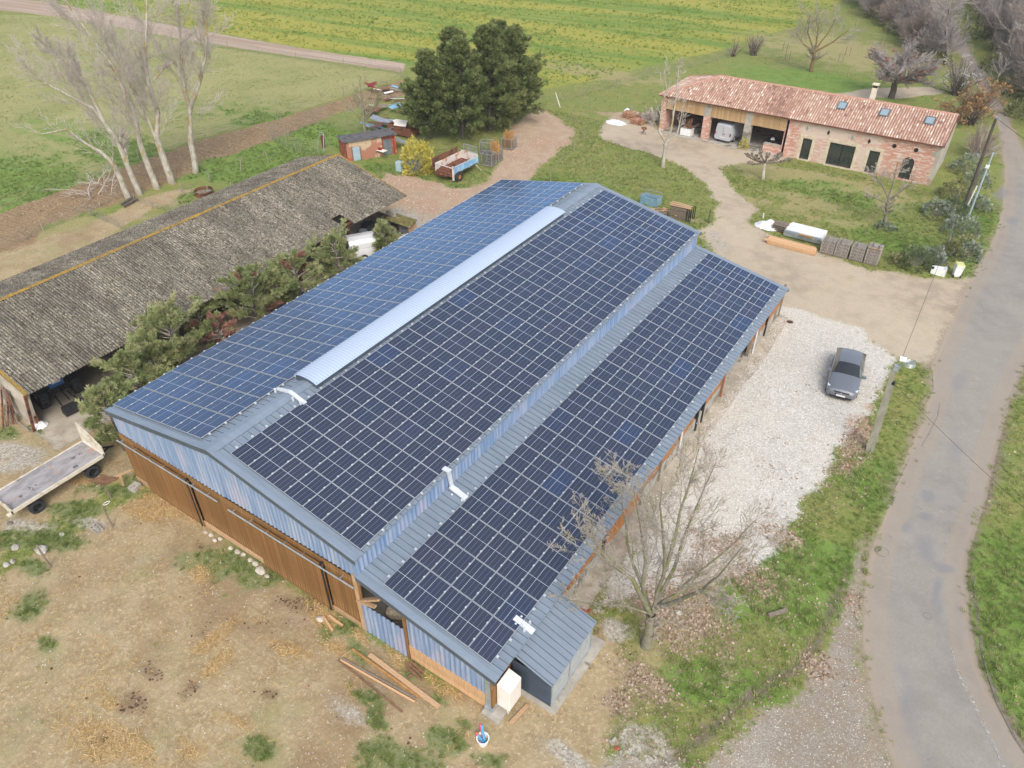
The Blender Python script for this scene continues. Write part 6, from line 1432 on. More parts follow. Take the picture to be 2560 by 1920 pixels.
def conifer(name, label, base, H, R, seed, nb=90, per=26, mat=None, sc=.5, group=None, prof=None, gap=0.0, tone=0.0, dead=0, zlow=.06, cat='tree', templ=None):
    rng = random.Random(seed); t = thing(name, label, cat, base, 0, group); segs = []; pos = []; dr = []; scl = []; rn = []; dp = []; dd = []
    prof = prof or (lambda h: (1-h)**.62*(.78+.22*min(1, h*5))+.07)
    bx, by = base[0], base[1]
    tr_top = H*.93; lx, ly = rng.uniform(-.15, .15), rng.uniform(-.15, .15)
    T = MB(); T.tube((bx, by, -.05), (bx+lx, by+ly, tr_top), .05*H*.55/2+.06, .03, 7); T.build('trunk', m_bark_d, t)
    for k in range(nb):
        h = zlow+(1-zlow)*((k+rng.random())/nb)**.9; az = rng.uniform(0, 2*pi); rr = R*prof(h)*rng.uniform(.72, 1.12)
        lump = 1+.5*mnoise.noise(Vector((cos(az)*2.2+seed, sin(az)*2.2, h*6))); rr *= lump
        if rng.random() < gap: continue
        z0 = h*H*.88; up = rng.uniform(.3, 1.0)*(1 if h < .7 else 2.6)
        p0 = Vector((bx+lx*h, by+ly*h, z0)); d = Vector((cos(az), sin(az), up*.6)).normalized(); L = max(rr, .35)
        segs.append((tuple(p0), tuple(p0+d*L*.85), .035, .012)); isdead = rng.random() < dead
        m = max(6, int(per*(.5+rr/R*.7)))
        bt = rng.uniform(.0, .30)
        for j in range(m):
            u = rng.uniform(.25, 1)**.75; q = p0+d*L*u; s_ = (1-u)*.5+.25
            q = q+Vector((rng.gauss(0, .24*s_*L*.6), rng.gauss(0, .24*s_*L*.6), rng.gauss(0, .18*s_*L*.6)+.1))
            dv = d+Vector((rng.gauss(0, .45), rng.gauss(0, .45), rng.uniform(-.2, .75)))
            if isdead: dp.append(tuple(q)); dd.append(tuple(dv))
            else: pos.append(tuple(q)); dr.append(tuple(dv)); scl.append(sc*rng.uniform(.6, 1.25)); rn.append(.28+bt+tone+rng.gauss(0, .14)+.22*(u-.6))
    V, F = tubes(segs, 3); mesh_np('branches', V, [F], m_bark_d if gap == 0 else m_tw_o, t)
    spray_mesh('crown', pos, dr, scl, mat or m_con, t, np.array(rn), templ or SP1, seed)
    if dp: spray_mesh('dead_sprays', dp, dd, [sc*.8]*len(dp), m_dead, t, np.random.default_rng(seed).random(len(dp)), SP1, seed)
    return t
gc = 'dark cypress clump beyond the barn'
for i, (x, y, H, R, lab) in enumerate([(930, 298, 9.2, 3.3, 'leftmost cypress of the dark clump, broad and rather low'), (1000, 300, 10.8, 3.5, 'tall pointed cypress at the front left of the dark clump'), (1058, 282, 11.4, 3.8, 'tallest cypress in the middle of the dark clump'), (1112, 262, 10.4, 3.7, 'rightmost cypress of the dark clump beside the dirt track'), (985, 262, 10.4, 3.4, 'cypress at the back left of the dark clump'), (1080, 248, 10.6, 3.6, 'cypress at the back right of the dark clump')]):
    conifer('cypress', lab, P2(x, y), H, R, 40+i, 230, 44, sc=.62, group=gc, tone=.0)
gh = 'cypresses between the shed and the barn'
hp = lambda h: (.55+.45*min(1, h*2.2))*(1 if h < .75 else max(.35, (1-h)*3.2))
for i, (x, y, z, H, R, dead, lab) in enumerate([(245, 912, 2.0, 4.4, 1.45, .0, 'nearest cypress at the left corner of the barn'), (292, 822, 2.4, 4.5, 1.6, .03, 'second cypress from the barn corner, beside the first'), (372, 725, 3.0, 5.2, 2.2, .0, 'largest pale green cypress of the row with dead grey limbs'), (475, 720, 1.6, 2.9, 1.2, .75, 'thin reddish dead cypress between two green ones'), (545, 640, 2.8, 4.9, 2.1, .05, 'bushy cypress near the middle of the shed'), (642, 598, 2.8, 4.6, 2.0, .14, 'cypress with a rust coloured dead spray before the pallets'), (728, 560, 2.6, 4.5, 1.6, .0, 'dense green cypress just before the white utility vehicle'), (832, 522, 2.0, 3.6, 1.0, .0, 'farthest and smallest cypress overlapping the white utility vehicle'), (325, 778, 2.2, 3.9, 1.6, .0, 'low sprawling cypress filling the gap beside the largest one'), (430, 690, 2.0, 3.4, 1.3, .1, 'short ragged cypress just past the largest one'), (595, 632, 2.0, 3.6, 1.3, .0, 'lower cypress squeezed in the middle of the row')]):
    a = P2(x, y, z)
    conifer('cypress', lab, (a[0], a[1]), H, R, 60+i, 66 if dead < .5 else 30, 50, mat=m_hedgecon, sc=.42, group=gh, prof=hp, gap=.24, tone=.14, dead=dead, zlow=.2)

# bushes: many stems from the ground with leaf clumps
def bush(name, label, base, R, H, seed, mat, n=700, sc=.28, group=None, stems=None, flat=.8, cat='shrub', templ=None, tones=(0, 1)):
    rng = random.Random(seed); t = thing(name, label, cat, base, 0, group); pos = []; dr = []; rn = []; segs = []
    for k in range(26):
        az = rng.uniform(0, 2*pi); e = rng.uniform(.25, 1.3); L = rng.uniform(.6, .95)
        d = Vector((cos(az)*cos(e)*R, sin(az)*cos(e)*R, sin(e)*H)); segs.append(((base[0], base[1], -.03), (base[0]+d.x*L, base[1]+d.y*L, d.z*L), .02, .006))
    V, F = tubes(segs, 3); mesh_np('stems', V, [F], stems or m_br_o, t)
    for k in range(n):
        az = rng.uniform(0, 2*pi); sz_ = rng.uniform(-.05, 1); cr = sqrt(max(0, 1-max(sz_, 0)**2)); u = rng.uniform(.55, 1)**.5
        lump = 1+.35*mnoise.noise(Vector((cos(az)*1.8+seed*3.1, sin(az)*1.8, sz_*2.2)))
        q = (base[0]+cos(az)*cr*R*u*lump, base[1]+sin(az)*cr*R*u*lump, max(.05, sz_*H*u*lump)); pos.append(q)
        dr.append((cos(az)*cr+rng.gauss(0, .5), sin(az)*cr+rng.gauss(0, .5), sz_+.3+rng.gauss(0, .4)))
        rn.append(tones[0]+(tones[1]-tones[0])*min(1, max(0, .5+rng.gauss(0, .2)+.6*mnoise.noise(Vector(q)*1.6)))
                  )
    spray_mesh('leaves', pos, dr, [sc*rng.uniform(.6, 1.3) for _ in pos], mat, t, np.array(rn), templ or SP2, seed)
    return t
def twig_bush(name, label, base, R, H, seed, mats, n=34, group=None, K=None, cat='shrub', extra=None):
    rng = random.Random(seed); t = thing(name, label, cat, base, 0, group); K = K or dict(seg=[4, 3, 2], n=[8, 6], t0=[.25, .2], ang=[.55, .6], lr=[.45, .5], rr=[.5, .6], wig=.12, trop=[.0, .04, .0], rmin=.012, minz=-.1)
    out = [[] for _ in K['seg']]
    for k in range(n):
        az = rng.uniform(0, 2*pi); e = rng.uniform(.35, 1.45); L = hypot(cos(e)*R, sin(e)*H)*rng.uniform(.75, 1.1)
        grow(out, (base[0]+rng.gauss(0, .12*R), base[1]+rng.gauss(0, .12*R), -.03), (cos(az)*cos(e)*R/H, sin(az)*cos(e)*R/H, sin(e)), L, .035+.006*H, 0, rng, K)
    V, F = tubes(out[0], 4); mesh_np('stems', V, [F], mats[0], t); V, F = tubes([s for o in out[1:] for s in o], 3); mesh_np('twigs', V, [F], mats[1], t)
    if extra: extra(t, out, rng)
    return t
m_lv_y = M_attr('yellow_blossom', ['b5a84c', 'd0c35a', 'e2d878', '9c9850'], .8, thin=.3); m_lv_g = M_attr('grey_green_leaves', ['66705a', '808a74', 'a0aa98', 'bcc4b6'], .8, thin=.35); m_lv_d = M_attr('dark_evergreen', ['4c5c40', '64744f', '7e8a62', '98a07a'], .7, thin=.25)
m_lv_o = M_attr('russet_leaves', ['86603f', 'a37a52', 'b8946a', '8a8250'], .85); m_lv_ol = M_attr('olive_leaves', ['606a42', '7a8054', '969664', 'a6a076'], .8, thin=.25); m_lv_w = M_attr('white_blossom', ['a8a49c', 'c9c6c0', 'dedbd6', '8c8478'], .85)
bush('flowering_shrub', 'rounded yellow flowering shrub beside the discarded cabinets', P2(903, 368), 1.7, 2.9, 1, m_lv_y, 1300, .34, stems=m_tw_o, tones=(0, .9))
bush('yellow_seedling', 'small low yellow leaved plant in front of the flowering shrub', P2(928, 372), .7, .7, 2, m_lv_y, 160, .26, tones=(.2, 1))
gb = 'roadside bushes by the farmhouse'
for i, (x, y, R, H, m_, n, lab) in enumerate([(2085, 372, 1.5, 1.7, m_lv_g, 520, 'upper grey green bush by the end wall of the farmhouse'), (2110, 400, 1.2, 1.5, m_lv_g, 380, 'pale bush right beside the brown wooden pole'), (2060, 425, 1.4, 1.5, m_lv_ol, 480, 'olive bush left of the two poles'), (2022, 466, 1.3, 1.4, m_lv_g, 460, 'grey green bush nearest the garden tree'), (2055, 462, 1.2, 1.5, m_lv_d, 420, 'dark bush squeezed between two grey green ones'), (2110, 450, 1.0, 1.1, m_lv_g, 300, 'small silvery bush at the foot of the metal pole'), (2075, 505, 1.4, 1.6, m_lv_g, 460, 'silvery bush in the middle of the roadside hedge'), (2085, 540, 1.1, 1.2, m_lv_ol, 320, 'low olive bush below the silvery one'),
      (1972, 575, 1.3, 1.5, m_lv_d, 560, 'dark leafy bush at the near left end of the hedge'), (2012, 568, 1.1, 1.2, m_lv_g, 380, 'silvery grey bush behind the tipped white bin'), (2050, 553, 1.0, 1.2, m_lv_ol, 380, 'olive and red tinged bush behind the standing bin'), (2090, 556, .9, 1.3, m_lv_g, 360, 'pale spiky bush at the road corner'), (1938, 570, .8, .8, m_lv_ol, 150, 'small sparse brown bush beside the last block stack')]):
    bush('bush', lab, P2(x, y), R, H, 80+i, m_, n, .26, gb)
bush('bush', 'clump of pale green leaves round the foot of the garden tree', P2(1912, 492), .9, .35, 99, m_lv_g, 240, .22)
# shrubs and trees behind the house and along the lane
twig_bush('bare_shrub', 'small bare brown shrub on the lawn, left of a similar one', P2(1583, 122), 1.0, 2.4, 1, (m_bark_d, m_tw_r), 16, 'pair of bare shrubs behind the garages'); twig_bush('bare_shrub', 'bushier bare brown shrub, right one of the pair on the lawn', P2(1627, 120), 1.3, 3.0, 2, (m_bark_d, m_tw_r), 24, 'pair of bare shrubs behind the garages')
def clumps(mat, n, sc):
    def f(t, out, rng):
        tips = [s[1] for s in out[-1]]; rng.shuffle(tips); c = tips[:n]; pos = []; dr = []
        for q in c:
            for k in range(14): pos.append((q[0]+rng.gauss(0, .16), q[1]+rng.gauss(0, .16), q[2]+rng.gauss(0, .12))); dr.append((rng.gauss(0, 1), rng.gauss(0, 1), rng.gauss(.3, 1)))
        spray_mesh('leaf_clumps', pos, dr, [sc]*len(pos), mat, t, np.random.default_rng(1).random(len(pos)), SP2, 3)
    return f
KW = dict(seg=[3, 6, 4, 3], n=[10, 10, 9], t0=[.6, .15, .1], ang=[1.0, .6, .6], lr=[1.9, .45, .55], rr=[.55, .45, .55], wig=.13, trop=[.0, .03, .02, 0], rmin=.02, tip=.7, minz=-.02)
bare_tree('spreading_tree', 'wide spreading grey tree with rust coloured leaf clumps behind the farmhouse ridge', P2(1925, 212), (m_bark_d, m_tw_g, m_tw_g), dict(KW, n=[24, 18, 14], lr=[2.3, .42, .5], rmin=.03), 50, height=3.0, r0=.4, lean=(.1, 0), extra=clumps(m_dead, 40, .3))
twig_bush('blossom_tree', 'bushy tree dotted with white blossom near the lane', P2(2065, 205), 2.6, 5.2, 3, (m_bark_d, m_tw_g), 34, extra=clumps(m_lv_w, 40, .2))
twig_bush('russet_shrub', 'large orange brown leafy shrub behind the right end of the farmhouse', P2(2095, 268), 3.2, 4.4, 4, (m_bark_d, m_tw_r), 40, extra=clumps(m_lv_o, 170, .26))
twig_bush('bare_shrub', 'bare grey brown shrub at the right end wall of the farmhouse', P2(2108, 338), 2.0, 3.2, 5, (m_tw_o, m_tw_r), 46)
bare_tree('bare_tree', 'thin bare tree with a forked dark trunk at the lane edge', P2(2132, 232), (m_bark_d, m_tw_g, m_tw_g), dict(KS, n=[10, 8, 6]), 52, height=5.2, r0=.16)
gr_ = 'hedgerow trees along the lane'
KH = dict(seg=[5, 4, 3, 2], n=[22, 12, 8], t0=[.12, .1, .1], ang=[.8, .65, .6], lr=[.62, .52, .55], rr=[.4, .5, .6], wig=.14, trop=[.02, .05, .02, 0], rmin=.022, tip=.25, minz=-.1)
hed = []
for i, (mt, kk) in enumerate([((m_bark_d, m_tw_g, m_tw_g), 61), ((m_bark_d, m_tw_o, m_tw_r), 62), ((m_bark_o, m_tw_o, m_tw_g), 63)]):
    hed.append((mt, kk))
def hedge_tree(i, x, y, s, lab):
    mt, kk = hed[i]; a = P2(x, y)
    if i not in HT: HT[i] = bare_tree('hedgerow_tree', lab, a, mt, KH, kk, height=7.0, r0=.17, group=gr_); return
    dup(HT[i], (a[0], a[1], 0), x*.37, lab, gr_, scale=s)
HT = {}
spots = [(2040, 140, .8), (2010, 112, .85), (1985, 92, .9), (1960, 66, .9), (1930, 52, 1.0), (1905, 36, .95), (1880, 20, .9), (1862, 8, .8), (1900, -6, 1.1), (1950, -10, 1.1), (2000, -12, 1.0),
         (2125, 75, 1.0), (2112, 40, 1.0), (2100, 10, 1.0), (2140, 108, 1.0), (2182, 140, .9), (2202, 172, .9), (2222, 205, .95), (2245, 245, .95), (2262, 285, .9), (2175, 120, 1.1), (2200, 160, 1.15), (2225, 205, 1.2), (2235, 130, 1.2), (2190, 70, 1.1), (2150, 30, 1.1), (2215, 60, 1.1), (2120, -15, 1.1), (2175, -5, 1.1), (2160, 95, 1.0), (2195, 100, 1.1), (2180, 145, 1.0), (2210, 190, 1.0), (2135, 60, 1.0), (2165, 55, 1.05), (2195, 20, 1.1)]
adj = ['low', 'tall', 'slender', 'wide', 'tangled', 'grey', 'leaning', 'dense', 'open', 'twiggy']
for k, (x, y, s) in enumerate(spots):
    sd = 'left' if k < 11 else 'right'; nth = (k if k < 11 else k-11)+1
    ords = ['nearest', 'second', 'third', 'fourth', 'fifth', 'sixth', 'seventh', 'eighth', 'ninth', 'tenth', 'eleventh', 'twelfth', 'thirteenth', 'fourteenth', 'fifteenth', 'sixteenth', 'seventeenth', 'eighteenth', 'nineteenth', 'twentieth', 'twenty-first', 'twenty-second', 'twenty-third', 'twenty-fourth', 'twenty-fifth']
    hedge_tree(k % 3, x, y, s, 'bare hedgerow tree left of the lane, %s going away' % ords[nth-1] if sd == 'left' else 'bare hedgerow tree on the right verge of the lane, %s in the belt' % ords[nth-1])
gb2 = 'bare thickets along the lane'
KB = dict(seg=[4, 3, 2], n=[12, 9], t0=[.2, .1], ang=[.55, .6], lr=[.5, .55], rr=[.5, .6], wig=.13, trop=[.0, .04, .0], rmin=.024, minz=-.1)
TH_ = [twig_bush('thicket', 'grey bare thicket left of the lane, first from the farmhouse', P2(2012, 128), 3.4, 4.6, 201, (m_tw_o, m_tw_g), 46, gb2, KB), twig_bush('thicket', 'brown bare thicket left of the lane, second from the farmhouse', P2(1978, 100), 3.6, 4.8, 202, (m_tw_o, m_tw_r), 46, gb2, KB)]
tsp = [(1955, 78), (1930, 58), (1908, 40), (1885, 25), (1862, 10), (1890, 4), (1920, 20), (1950, 40), (1975, 62), (2000, 85)], [(2190, 150), (2210, 185), (2235, 225), (2172, 115), (2160, 85), (2200, 110), (2225, 150), (2185, 70), (2150, 50), (2135, 20), (2175, 30), (2215, 80), (2120, 0), (2160, 0)]
ordw = ['first', 'second', 'third', 'fourth', 'fifth', 'sixth', 'seventh', 'eighth', 'ninth', 'tenth', 'eleventh', 'twelfth', 'thirteenth', 'last']
for sd, lst in enumerate(tsp):
    for k, (x, y) in enumerate(lst):
        a = P2(x, y); dup(TH_[(k+sd) % 2], (a[0], a[1], 0), k*1.3+sd, '%s bare thicket %s the lane, %s of its row' % (['tangled', 'twiggy', 'rounded'][k % 3], ['left of', 'right of'][sd], ordw[k] if sd else ordw[k+2]), gb2, scale=.8+.3*((k*7) % 5)/5)
gv = 'undergrowth along the lane'
for k, (x, y, R, H) in enumerate([(1990, 105, 2.2, 1.6), (1945, 70, 2.6, 1.8), (1900, 40, 2.6, 1.8), (2025, 140, 1.8, 1.4), (2150, 150, 2.0, 2.0), (2180, 200, 2.0, 2.0), (2205, 250, 1.8, 1.8), (2120, 80, 2.4, 2.2), (2105, 30, 2.6, 2.2), (2200, 140, 2.5, 2.4)]):
    a = P2(x, y); o = bush('ivy_undergrowth', ('dark ivy clad undergrowth left of the lane, clump %s' if k < 4 else 'dark ivy clad undergrowth right of the lane, clump %s') % ['nearest the farmhouse', 'in the middle', 'farthest off', 'beside the driveway bend', 'at the outer bend', 'under the nearer trees', 'nearest the frame edge', 'by the far verge', 'at the lane end', 'behind the front row'][k], a, R, H, 120+k, m_lv_ol, 260, .45, gv)
# saplings with stakes in the orchard
gs = 'staked saplings in the orchard'
for k, (x, y) in enumerate([(1695, 110), (1700, 130), (1850, 62), (1905, 100), (1830, 120), (1815, 135)]):
    a = P2(x, y); t = thing('sapling', 'staked sapling in the orchard, ' + ['nearest the field', 'just below the first', 'farthest away', 'closest to the lane', 'right of the broad tree', 'nearest the lawn edge'][k], 'sapling', a, 0, gs); b = MB(); b.tube((a[0], a[1], 0), (a[0]+.1, a[1], 1.9), .02, .008, 4); b.build('stem', m_tw_g, t)
    for s in (-.3, .3):
        b = MB(); b.bar((a[0]+s, a[1], 0), (a[0]+s, a[1], 1.2), .06); b.build('stake', m_oldwood, t)
# ------------------------------------------------------------------ yard objects
m_orange = M('orange_plank', 'b98a55', 'a67845', 5, .8); m_wht = M('white_plastic', 'efefed', 'e2e2e0', 3, .5); m_wood_b = M('brown_scrap_wood', '8c6a52', '75563f', 5, .85)
def bar_thing(name, label, cat, a, b_, w, h, mat, z=.0, group=None, part=None):
    """a single bar lying or leaning: one mesh, top level"""
    b = MB(); b.bar(a, b_, w, h); o = b.build(name, mat); tag(o, label, cat, group); return o
def Pz(x, y, z=0.0): q = P2(x, y, z); return (q[0], q[1], z)
# planks in front of the barn
zq = lambda x, y: ((860+x/4.147)/1.15732, (1400+y/4.147)/1.15732)
zr_ = lambda x, y: ((800+x/2.676)/1.15732, (1300+y/2.676)/1.15732)
gpk = 'loose planks lying in front of the barn'
for (a, c, w, h, m_, lab) in [(zq(262, 980), zq(985, 1525), .2, .05, m_pale, 'widest pale grey plank lying in the yard'), (zq(85, 925), zq(775, 1418), .09, .06, m_orange, 'long orange tinged batten left of the widest plank'),
    (zr_(138, 922), zr_(637, 1196), .07, .06, m_oldwood, 'greyish round pole on top of two lighter battens'), (zr_(135, 936), zr_(632, 1216), .07, .05, m_timber, 'light batten just below the greyish pole'), (zr_(122, 936), zr_(550, 1284), .06, .05, m_wood_b, 'thin brown batten nearest the lower edge of the photo')]:
    p, q = Pz(*a, .04), Pz(*c, .04); bar_thing('plank', lab, 'plank', p, q, w, h, m_, group=gpk)
zc = lambda x, y: ((1120+x/4.148)/1.15732, (1480+y/4.148)/1.15732)
bar_thing('plank', 'short pale board on the ground beside the cream cabinet', 'plank', Pz(*zc(645, 1365), .06), Pz(*zc(830, 1170), .06), .16, .06, m_pale)
p = zq(690, 1090); c = Pz(*p)
t = thing('broken_pallet', 'broken reddish wooden frame lying at the foot of the barn post', 'pallet', c); b = MB()
for i, (dx, dy, L, a) in enumerate([(0, 0, 1.0, -.1), (.1, -.16, 1.0, -.15), (.05, .12, .8, -.05)]): b.obox((c[0]+dx+.3, c[1]+dy-.1, .12+.03*i), (L, .09, .03), (0, .03, a))
b.build('slats', m_wood_b, t); b = MB(); b.obox((c[0]+.05, c[1]-.1, .08), (.12, .45, .12), (0, 0, .1)); b.obox((c[0]+.35, c[1]-.3, .05), (.1, .45, .05), (0, 0, -.2)); b.build('blocks', m_wood_b, t)
for (x, y), (x2, y2) in (((700, 1330), (720, 1362)), ((712, 1328), (742, 1352))):
    a = Pz(x-2, y+2, .05); c = Pz(x2-2, y2, .05); bar_thing('plank', 'short round post offcut beside the sliding door, %s' % ('upper one' if x == 712 else 'lower one'), 'post offcut', a, c, .1, .1, m_timber)
# bucket of foam tubes
bk = (15.03, -3.05)
t = thing('bucket', 'white bucket of pink and blue pipe sleeves on the grass', 'bucket', bk); b = MB(); b.lathe((bk[0], bk[1], 0), (0, 0, 1), [(0, .0), (.17, 0), (.235, .36), (.25, .37), (.25, .39), (.215, .39), (.16, .05), (0, .05)], 18); b.build('shell', m_wht, t)
m_pk = M('pink_sleeve', 'd8607a', 'c8506c', 3, .6); m_bl = M('blue_sleeve', '48a8d0', '3a98c4', 3, .6); m_rd = M('coral_sleeve', 'e07060', 'd06050', 3, .6)
for dx, ex, ey, ez, m_ in ((-.02, -.42, .35, .72, m_pk), (.05, -.32, .36, .70, m_bl), (.0, -.42, -.02, .5, m_rd), (.06, -.3, -.02, .42, m_bl), (-.06, -.36, -.05, .44, m_pk)):
    b = MB(); b.tube((bk[0]+dx+.08, bk[1]-dx, .1), (bk[0]+ex*.7, bk[1]+ey*.7, ez), .045, n=8); tag(b.build('pipe_sleeve', m_), None)
    o = bpy.context.scene.objects[-1]
k = 0
for o in list(COL.objects):
    if o.name.startswith('pipe_sleeve'):
        tag(o, ['long pink foam sleeve sticking out of the bucket', 'long light blue foam sleeve beside the pink one', 'short coral foam sleeve leaning left in the bucket', 'short blue foam sleeve low in the bucket', 'short pink foam sleeve below the coral one'][k], 'foam tube', 'foam sleeves in the white bucket'); k += 1
# stones along the gable
def rock(name, label, cat, x, y, r, mat, seed, sq=(1.2, .8, .6), group=None, z=None):
    rg = random.Random(seed); b = MB(); b.ball((x, y, r*.3 if z is None else z), r, 8, 0, sq, .14, rg); o = b.build(name, mat); tag(o, label, cat, group); return o
m_rock = M('pale_rock', 'cbc3b6', 'b3a99a', 6, .9, 0, .3, 18); zs = lambda x, y: ((x/1.803)/1.15732, (1000+y/1.803)/1.15732)
gst = 'pale stones along the barn gable'
for k, (x, y, r) in enumerate([(935, 592, .11), (960, 605, .13), (975, 628, .12), (1000, 622, .12), (1048, 664, .13), (1080, 682, .16), (1105, 693, .13), (1137, 718, .14), (1160, 735, .17), (1185, 768, .26), (1212, 790, .13)]):
    a = Pz(*zs(x, y)); rock('stone', 'pale stone by the barn gable, ' + (['first from the left door', 'second from the left door', 'third from the left door', 'fourth from the left door', 'fifth along the plank', 'middle one of the row', 'seventh from the left door', 'eighth from the left door', 'ninth, before the biggest', 'biggest of the row', 'last one by the right door'][k]), 'stone', a[0], a[1]-.1, r, m_rock, k, group=gst)
a = Pz(*zs(1445, 990)); rock('stone', 'single white stone in the straw by the right sliding door', 'stone', a[0], a[1], .17, m_rock, 50)
for k, (x, y, r) in enumerate([(70, 668, .2), (190, 680, .3), (30, 745, .16), (60, 730, .14), (280, 608, .14), (45, 560, .16)]):
    a = Pz(*zs(x, y)); rock('stone', 'grey field stone in the weedy strip, ' + ['left of the slanted post', 'large flat one by the slanted post', 'leftmost by the frame edge', 'near the leftmost one', 'near the wire lattice', 'highest by the trailer wheel'][k], 'stone', a[0], a[1], r, m_conc, 60+k, (1.3, .9, .45), 'field stones near the trailer')
# posts of the old fence, ring, block, pallet remains
def post_thing(label, a, top, w=.1, mat=m_oldwood, group=None, name='fence_post'):
    b = MB(); b.tube(a, top, w/2, w/2*.9, 6); o = b.build(name, mat); tag(o, label, 'post', group); return o
for k, (a, c, lab) in enumerate([((228, 755), (165, 655), 'slanted grey post near the left frame edge'), ((508, 570), (460, 482), 'slanted post with a white ring beside it'), ((503, 442), (474, 396), 'short slanted post nearest the barn corner')]):
    q = Pz(*zs(*a)); post_thing(lab, q, tuple(PV(q, *zs(*c))), .1)
q = Pz(*zs(558, 388)); t = thing('wooden_trestle', 'small T shaped wooden frame at the barn corner', 'frame', q); b = MB(); b.bar(q, PV(q, *zs(540, 340)), .09); b.build('leg', m_pale, t); b = MB(); b.bar(PV(q, *zs(522, 345)), Pz(*zs(590, 316), .75), .1, .06); b.build('crossbar', m_pale, t)
q = Pz(*zs(488, 480)); b = MB()
for i in range(16): b.tube((q[0]+.16*cos(i*pi/8), q[1]+.16*sin(i*pi/8), .25+.06*cos(i*pi/8)), (q[0]+.16*cos((i+1)*pi/8), q[1]+.16*sin((i+1)*pi/8), .25+.06*cos((i+1)*pi/8)), .02, n=5)
tag(b.build('ring', m_wht), 'white plastic ring propped on a slanted post', 'ring')
q = Pz(*zs(612, 400)); b = MB(); b.obox((q[0], q[1], .12), (.42, .5, .26), (0, 0, .2)); tag(b.build('concrete_block', m_conc), 'pale concrete block beside the left barn corner', 'block')
q = Pz(*zs(455, 372)); t = thing('pallet_remains', 'rotten wooden pallet lying under the trailer wheel', 'pallet', q)
for i in range(6):
    b = MB(); b.obox((q[0]-.35+i*.16, q[1]+.06*i, .08), (.1, .8, .03), (0, 0, -.5+.06*i)); b.build('slat', m_wood_b, t)
b = MB(); b.obox((q[0]-.1, q[1], .04), (1.0, .1, .08), (0, 0, .2)); b.obox((q[0], q[1]+.4, .04), (1.0, .1, .08), (0, 0, .2)); b.build('bearers', m_wood_b, t)
q = Pz(*zs(405, 582)); t = thing('block_lattice', 'small grey lattice of hollow blocks in the weeds', 'blocks', q)
for i in range(3):
    for j in range(2): 
        b = MB(); x, y = q[0]+i*.22, q[1]+j*.2-i*.02
        b.box(x, x+.2, y, y+.03, 0, .12); b.box(x, x+.2, y+.15, y+.18, 0, .12); b.box(x, x+.03, y+.03, y+.15, 0, .12); b.box(x+.17, x+.2, y+.03, y+.15, 0, .12); b.build('hollow_block', m_conc, t)
# manhole in the white gravel
q = P2(1705.5, 696); t = thing('manhole', 'round manhole with a white rim and dark red lid in the white gravel', 'manhole', q); b = MB(); b.lathe((q[0], q[1], 0), (0, 0, 1), [(.24, .0), (.24, .05), (.33, .05), (.34, 0)], 20); b.build('rim', m_rock, t); b = MB(); b.lathe((q[0]+.02, q[1], 0), (0, 0, 1), [(0, .02), (.2, .02), (.24, .0)], 16); b.build('lid', M('dark_red_lid', '5a302c', '3f2422', 5, .8), t)
# poles and wires
def pole_thing(label, base, top, r0, r1, mat, name='utility_pole', n=8):
    t = thing(name, label, 'utility pole', base); b = MB(); b.tube((base[0], base[1], -.1), top, r0, r1, n); b.build('shaft', mat, t); return t
m_cpole = M('weathered_concrete_pole', 'a09d8f', '8a8876', 3, .9, stretch=(1, 1, .3)); m_wpole = M('old_timber_pole', '5f564c', '4a433b', 4, .9, stretch=(1, 1, .2)); m_wire = M('black_cable', '2c2d2f', '242526', 3, .6)
q = P2(1878, 975); top1 = PV((q[0], q[1]), 1936, 793); t = thing('utility_pole', 'weathered grey grooved pole leaning beside the parked car', 'utility pole', q)
dirp = (top1-Vector((q[0], q[1], 0))).normalized()
b = MB(); b.bar((q[0]-.09, q[1]-.02, -.1), top1+Vector((-.05, 0, 0)), .15, .2); b.build('shaft', m_cpole, t)
b = MB(); b.bar((q[0]+.12, q[1]+.02, -.1), (Vector((q[0], q[1], 0))+(top1-Vector((q[0], q[1], 0)))*.82)+Vector((.09, .02, 0)), .11, .16); b.build('second_shaft', m_cpole, t)
cu = Vector((q[0], q[1], 0))+(top1-Vector((q[0], q[1], 0)))*.83+Vector((.1, 0, 0)); b = MB(); b.obox(tuple(cu), (.16, .16, .14)); b.build('cable_box', m_black, t)
lp = PV((q[0], q[1]), 1951, 776)
b = MB(); b.bar(top1-dirp*.2, top1+Vector((.05, 0, .1)), .22, .26); b.bar(top1, lp, .05); b.build('bracket', m_gal, t)
b = MB(); b.obox(tuple(lp), (.32, .26, .14), (0, 0, .2)); b.build('lamp_head', m_wht, t)
cc = PV((q[0], q[1]), 1966, 783); b = MB()
for k in range(4):
    for i in range(18):
        a0, a1 = i*pi/9, (i+1)*pi/9; r = .24+.012*k; z = -.05*k
        b.tube((cc.x+r*cos(a0), cc.y+r*sin(a0), cc.z+z), (cc.x+r*cos(a1), cc.y+r*sin(a1), cc.z+z), .014, n=4)
for i in range(6): b.tube((cc.x-.24, cc.y-.2+.08*i, cc.z), (cc.x+.24, cc.y-.2+.08*i, cc.z-.02), .008, n=3)
b.bar(top1, cc, .03); b.build('cable_coil', m_gal, t)
q2 = P2((2160+800/3.19)/KPX, (200+1020/3.19)/KPX); tp2 = PV(q2, (2160+1055/3.19)/KPX, (200+300/3.19)/KPX)
t2 = pole_thing('old brown timber pole leaning right among the roadside bushes', q2, tp2, .15, .1, m_wpole)
b = MB(); b.tube((q2[0]+.15, q2[1], 0), (q2[0]+.3, q2[1]+.02, 2.1), .06, n=6); b.build('cable_guard', m_wht, t2)
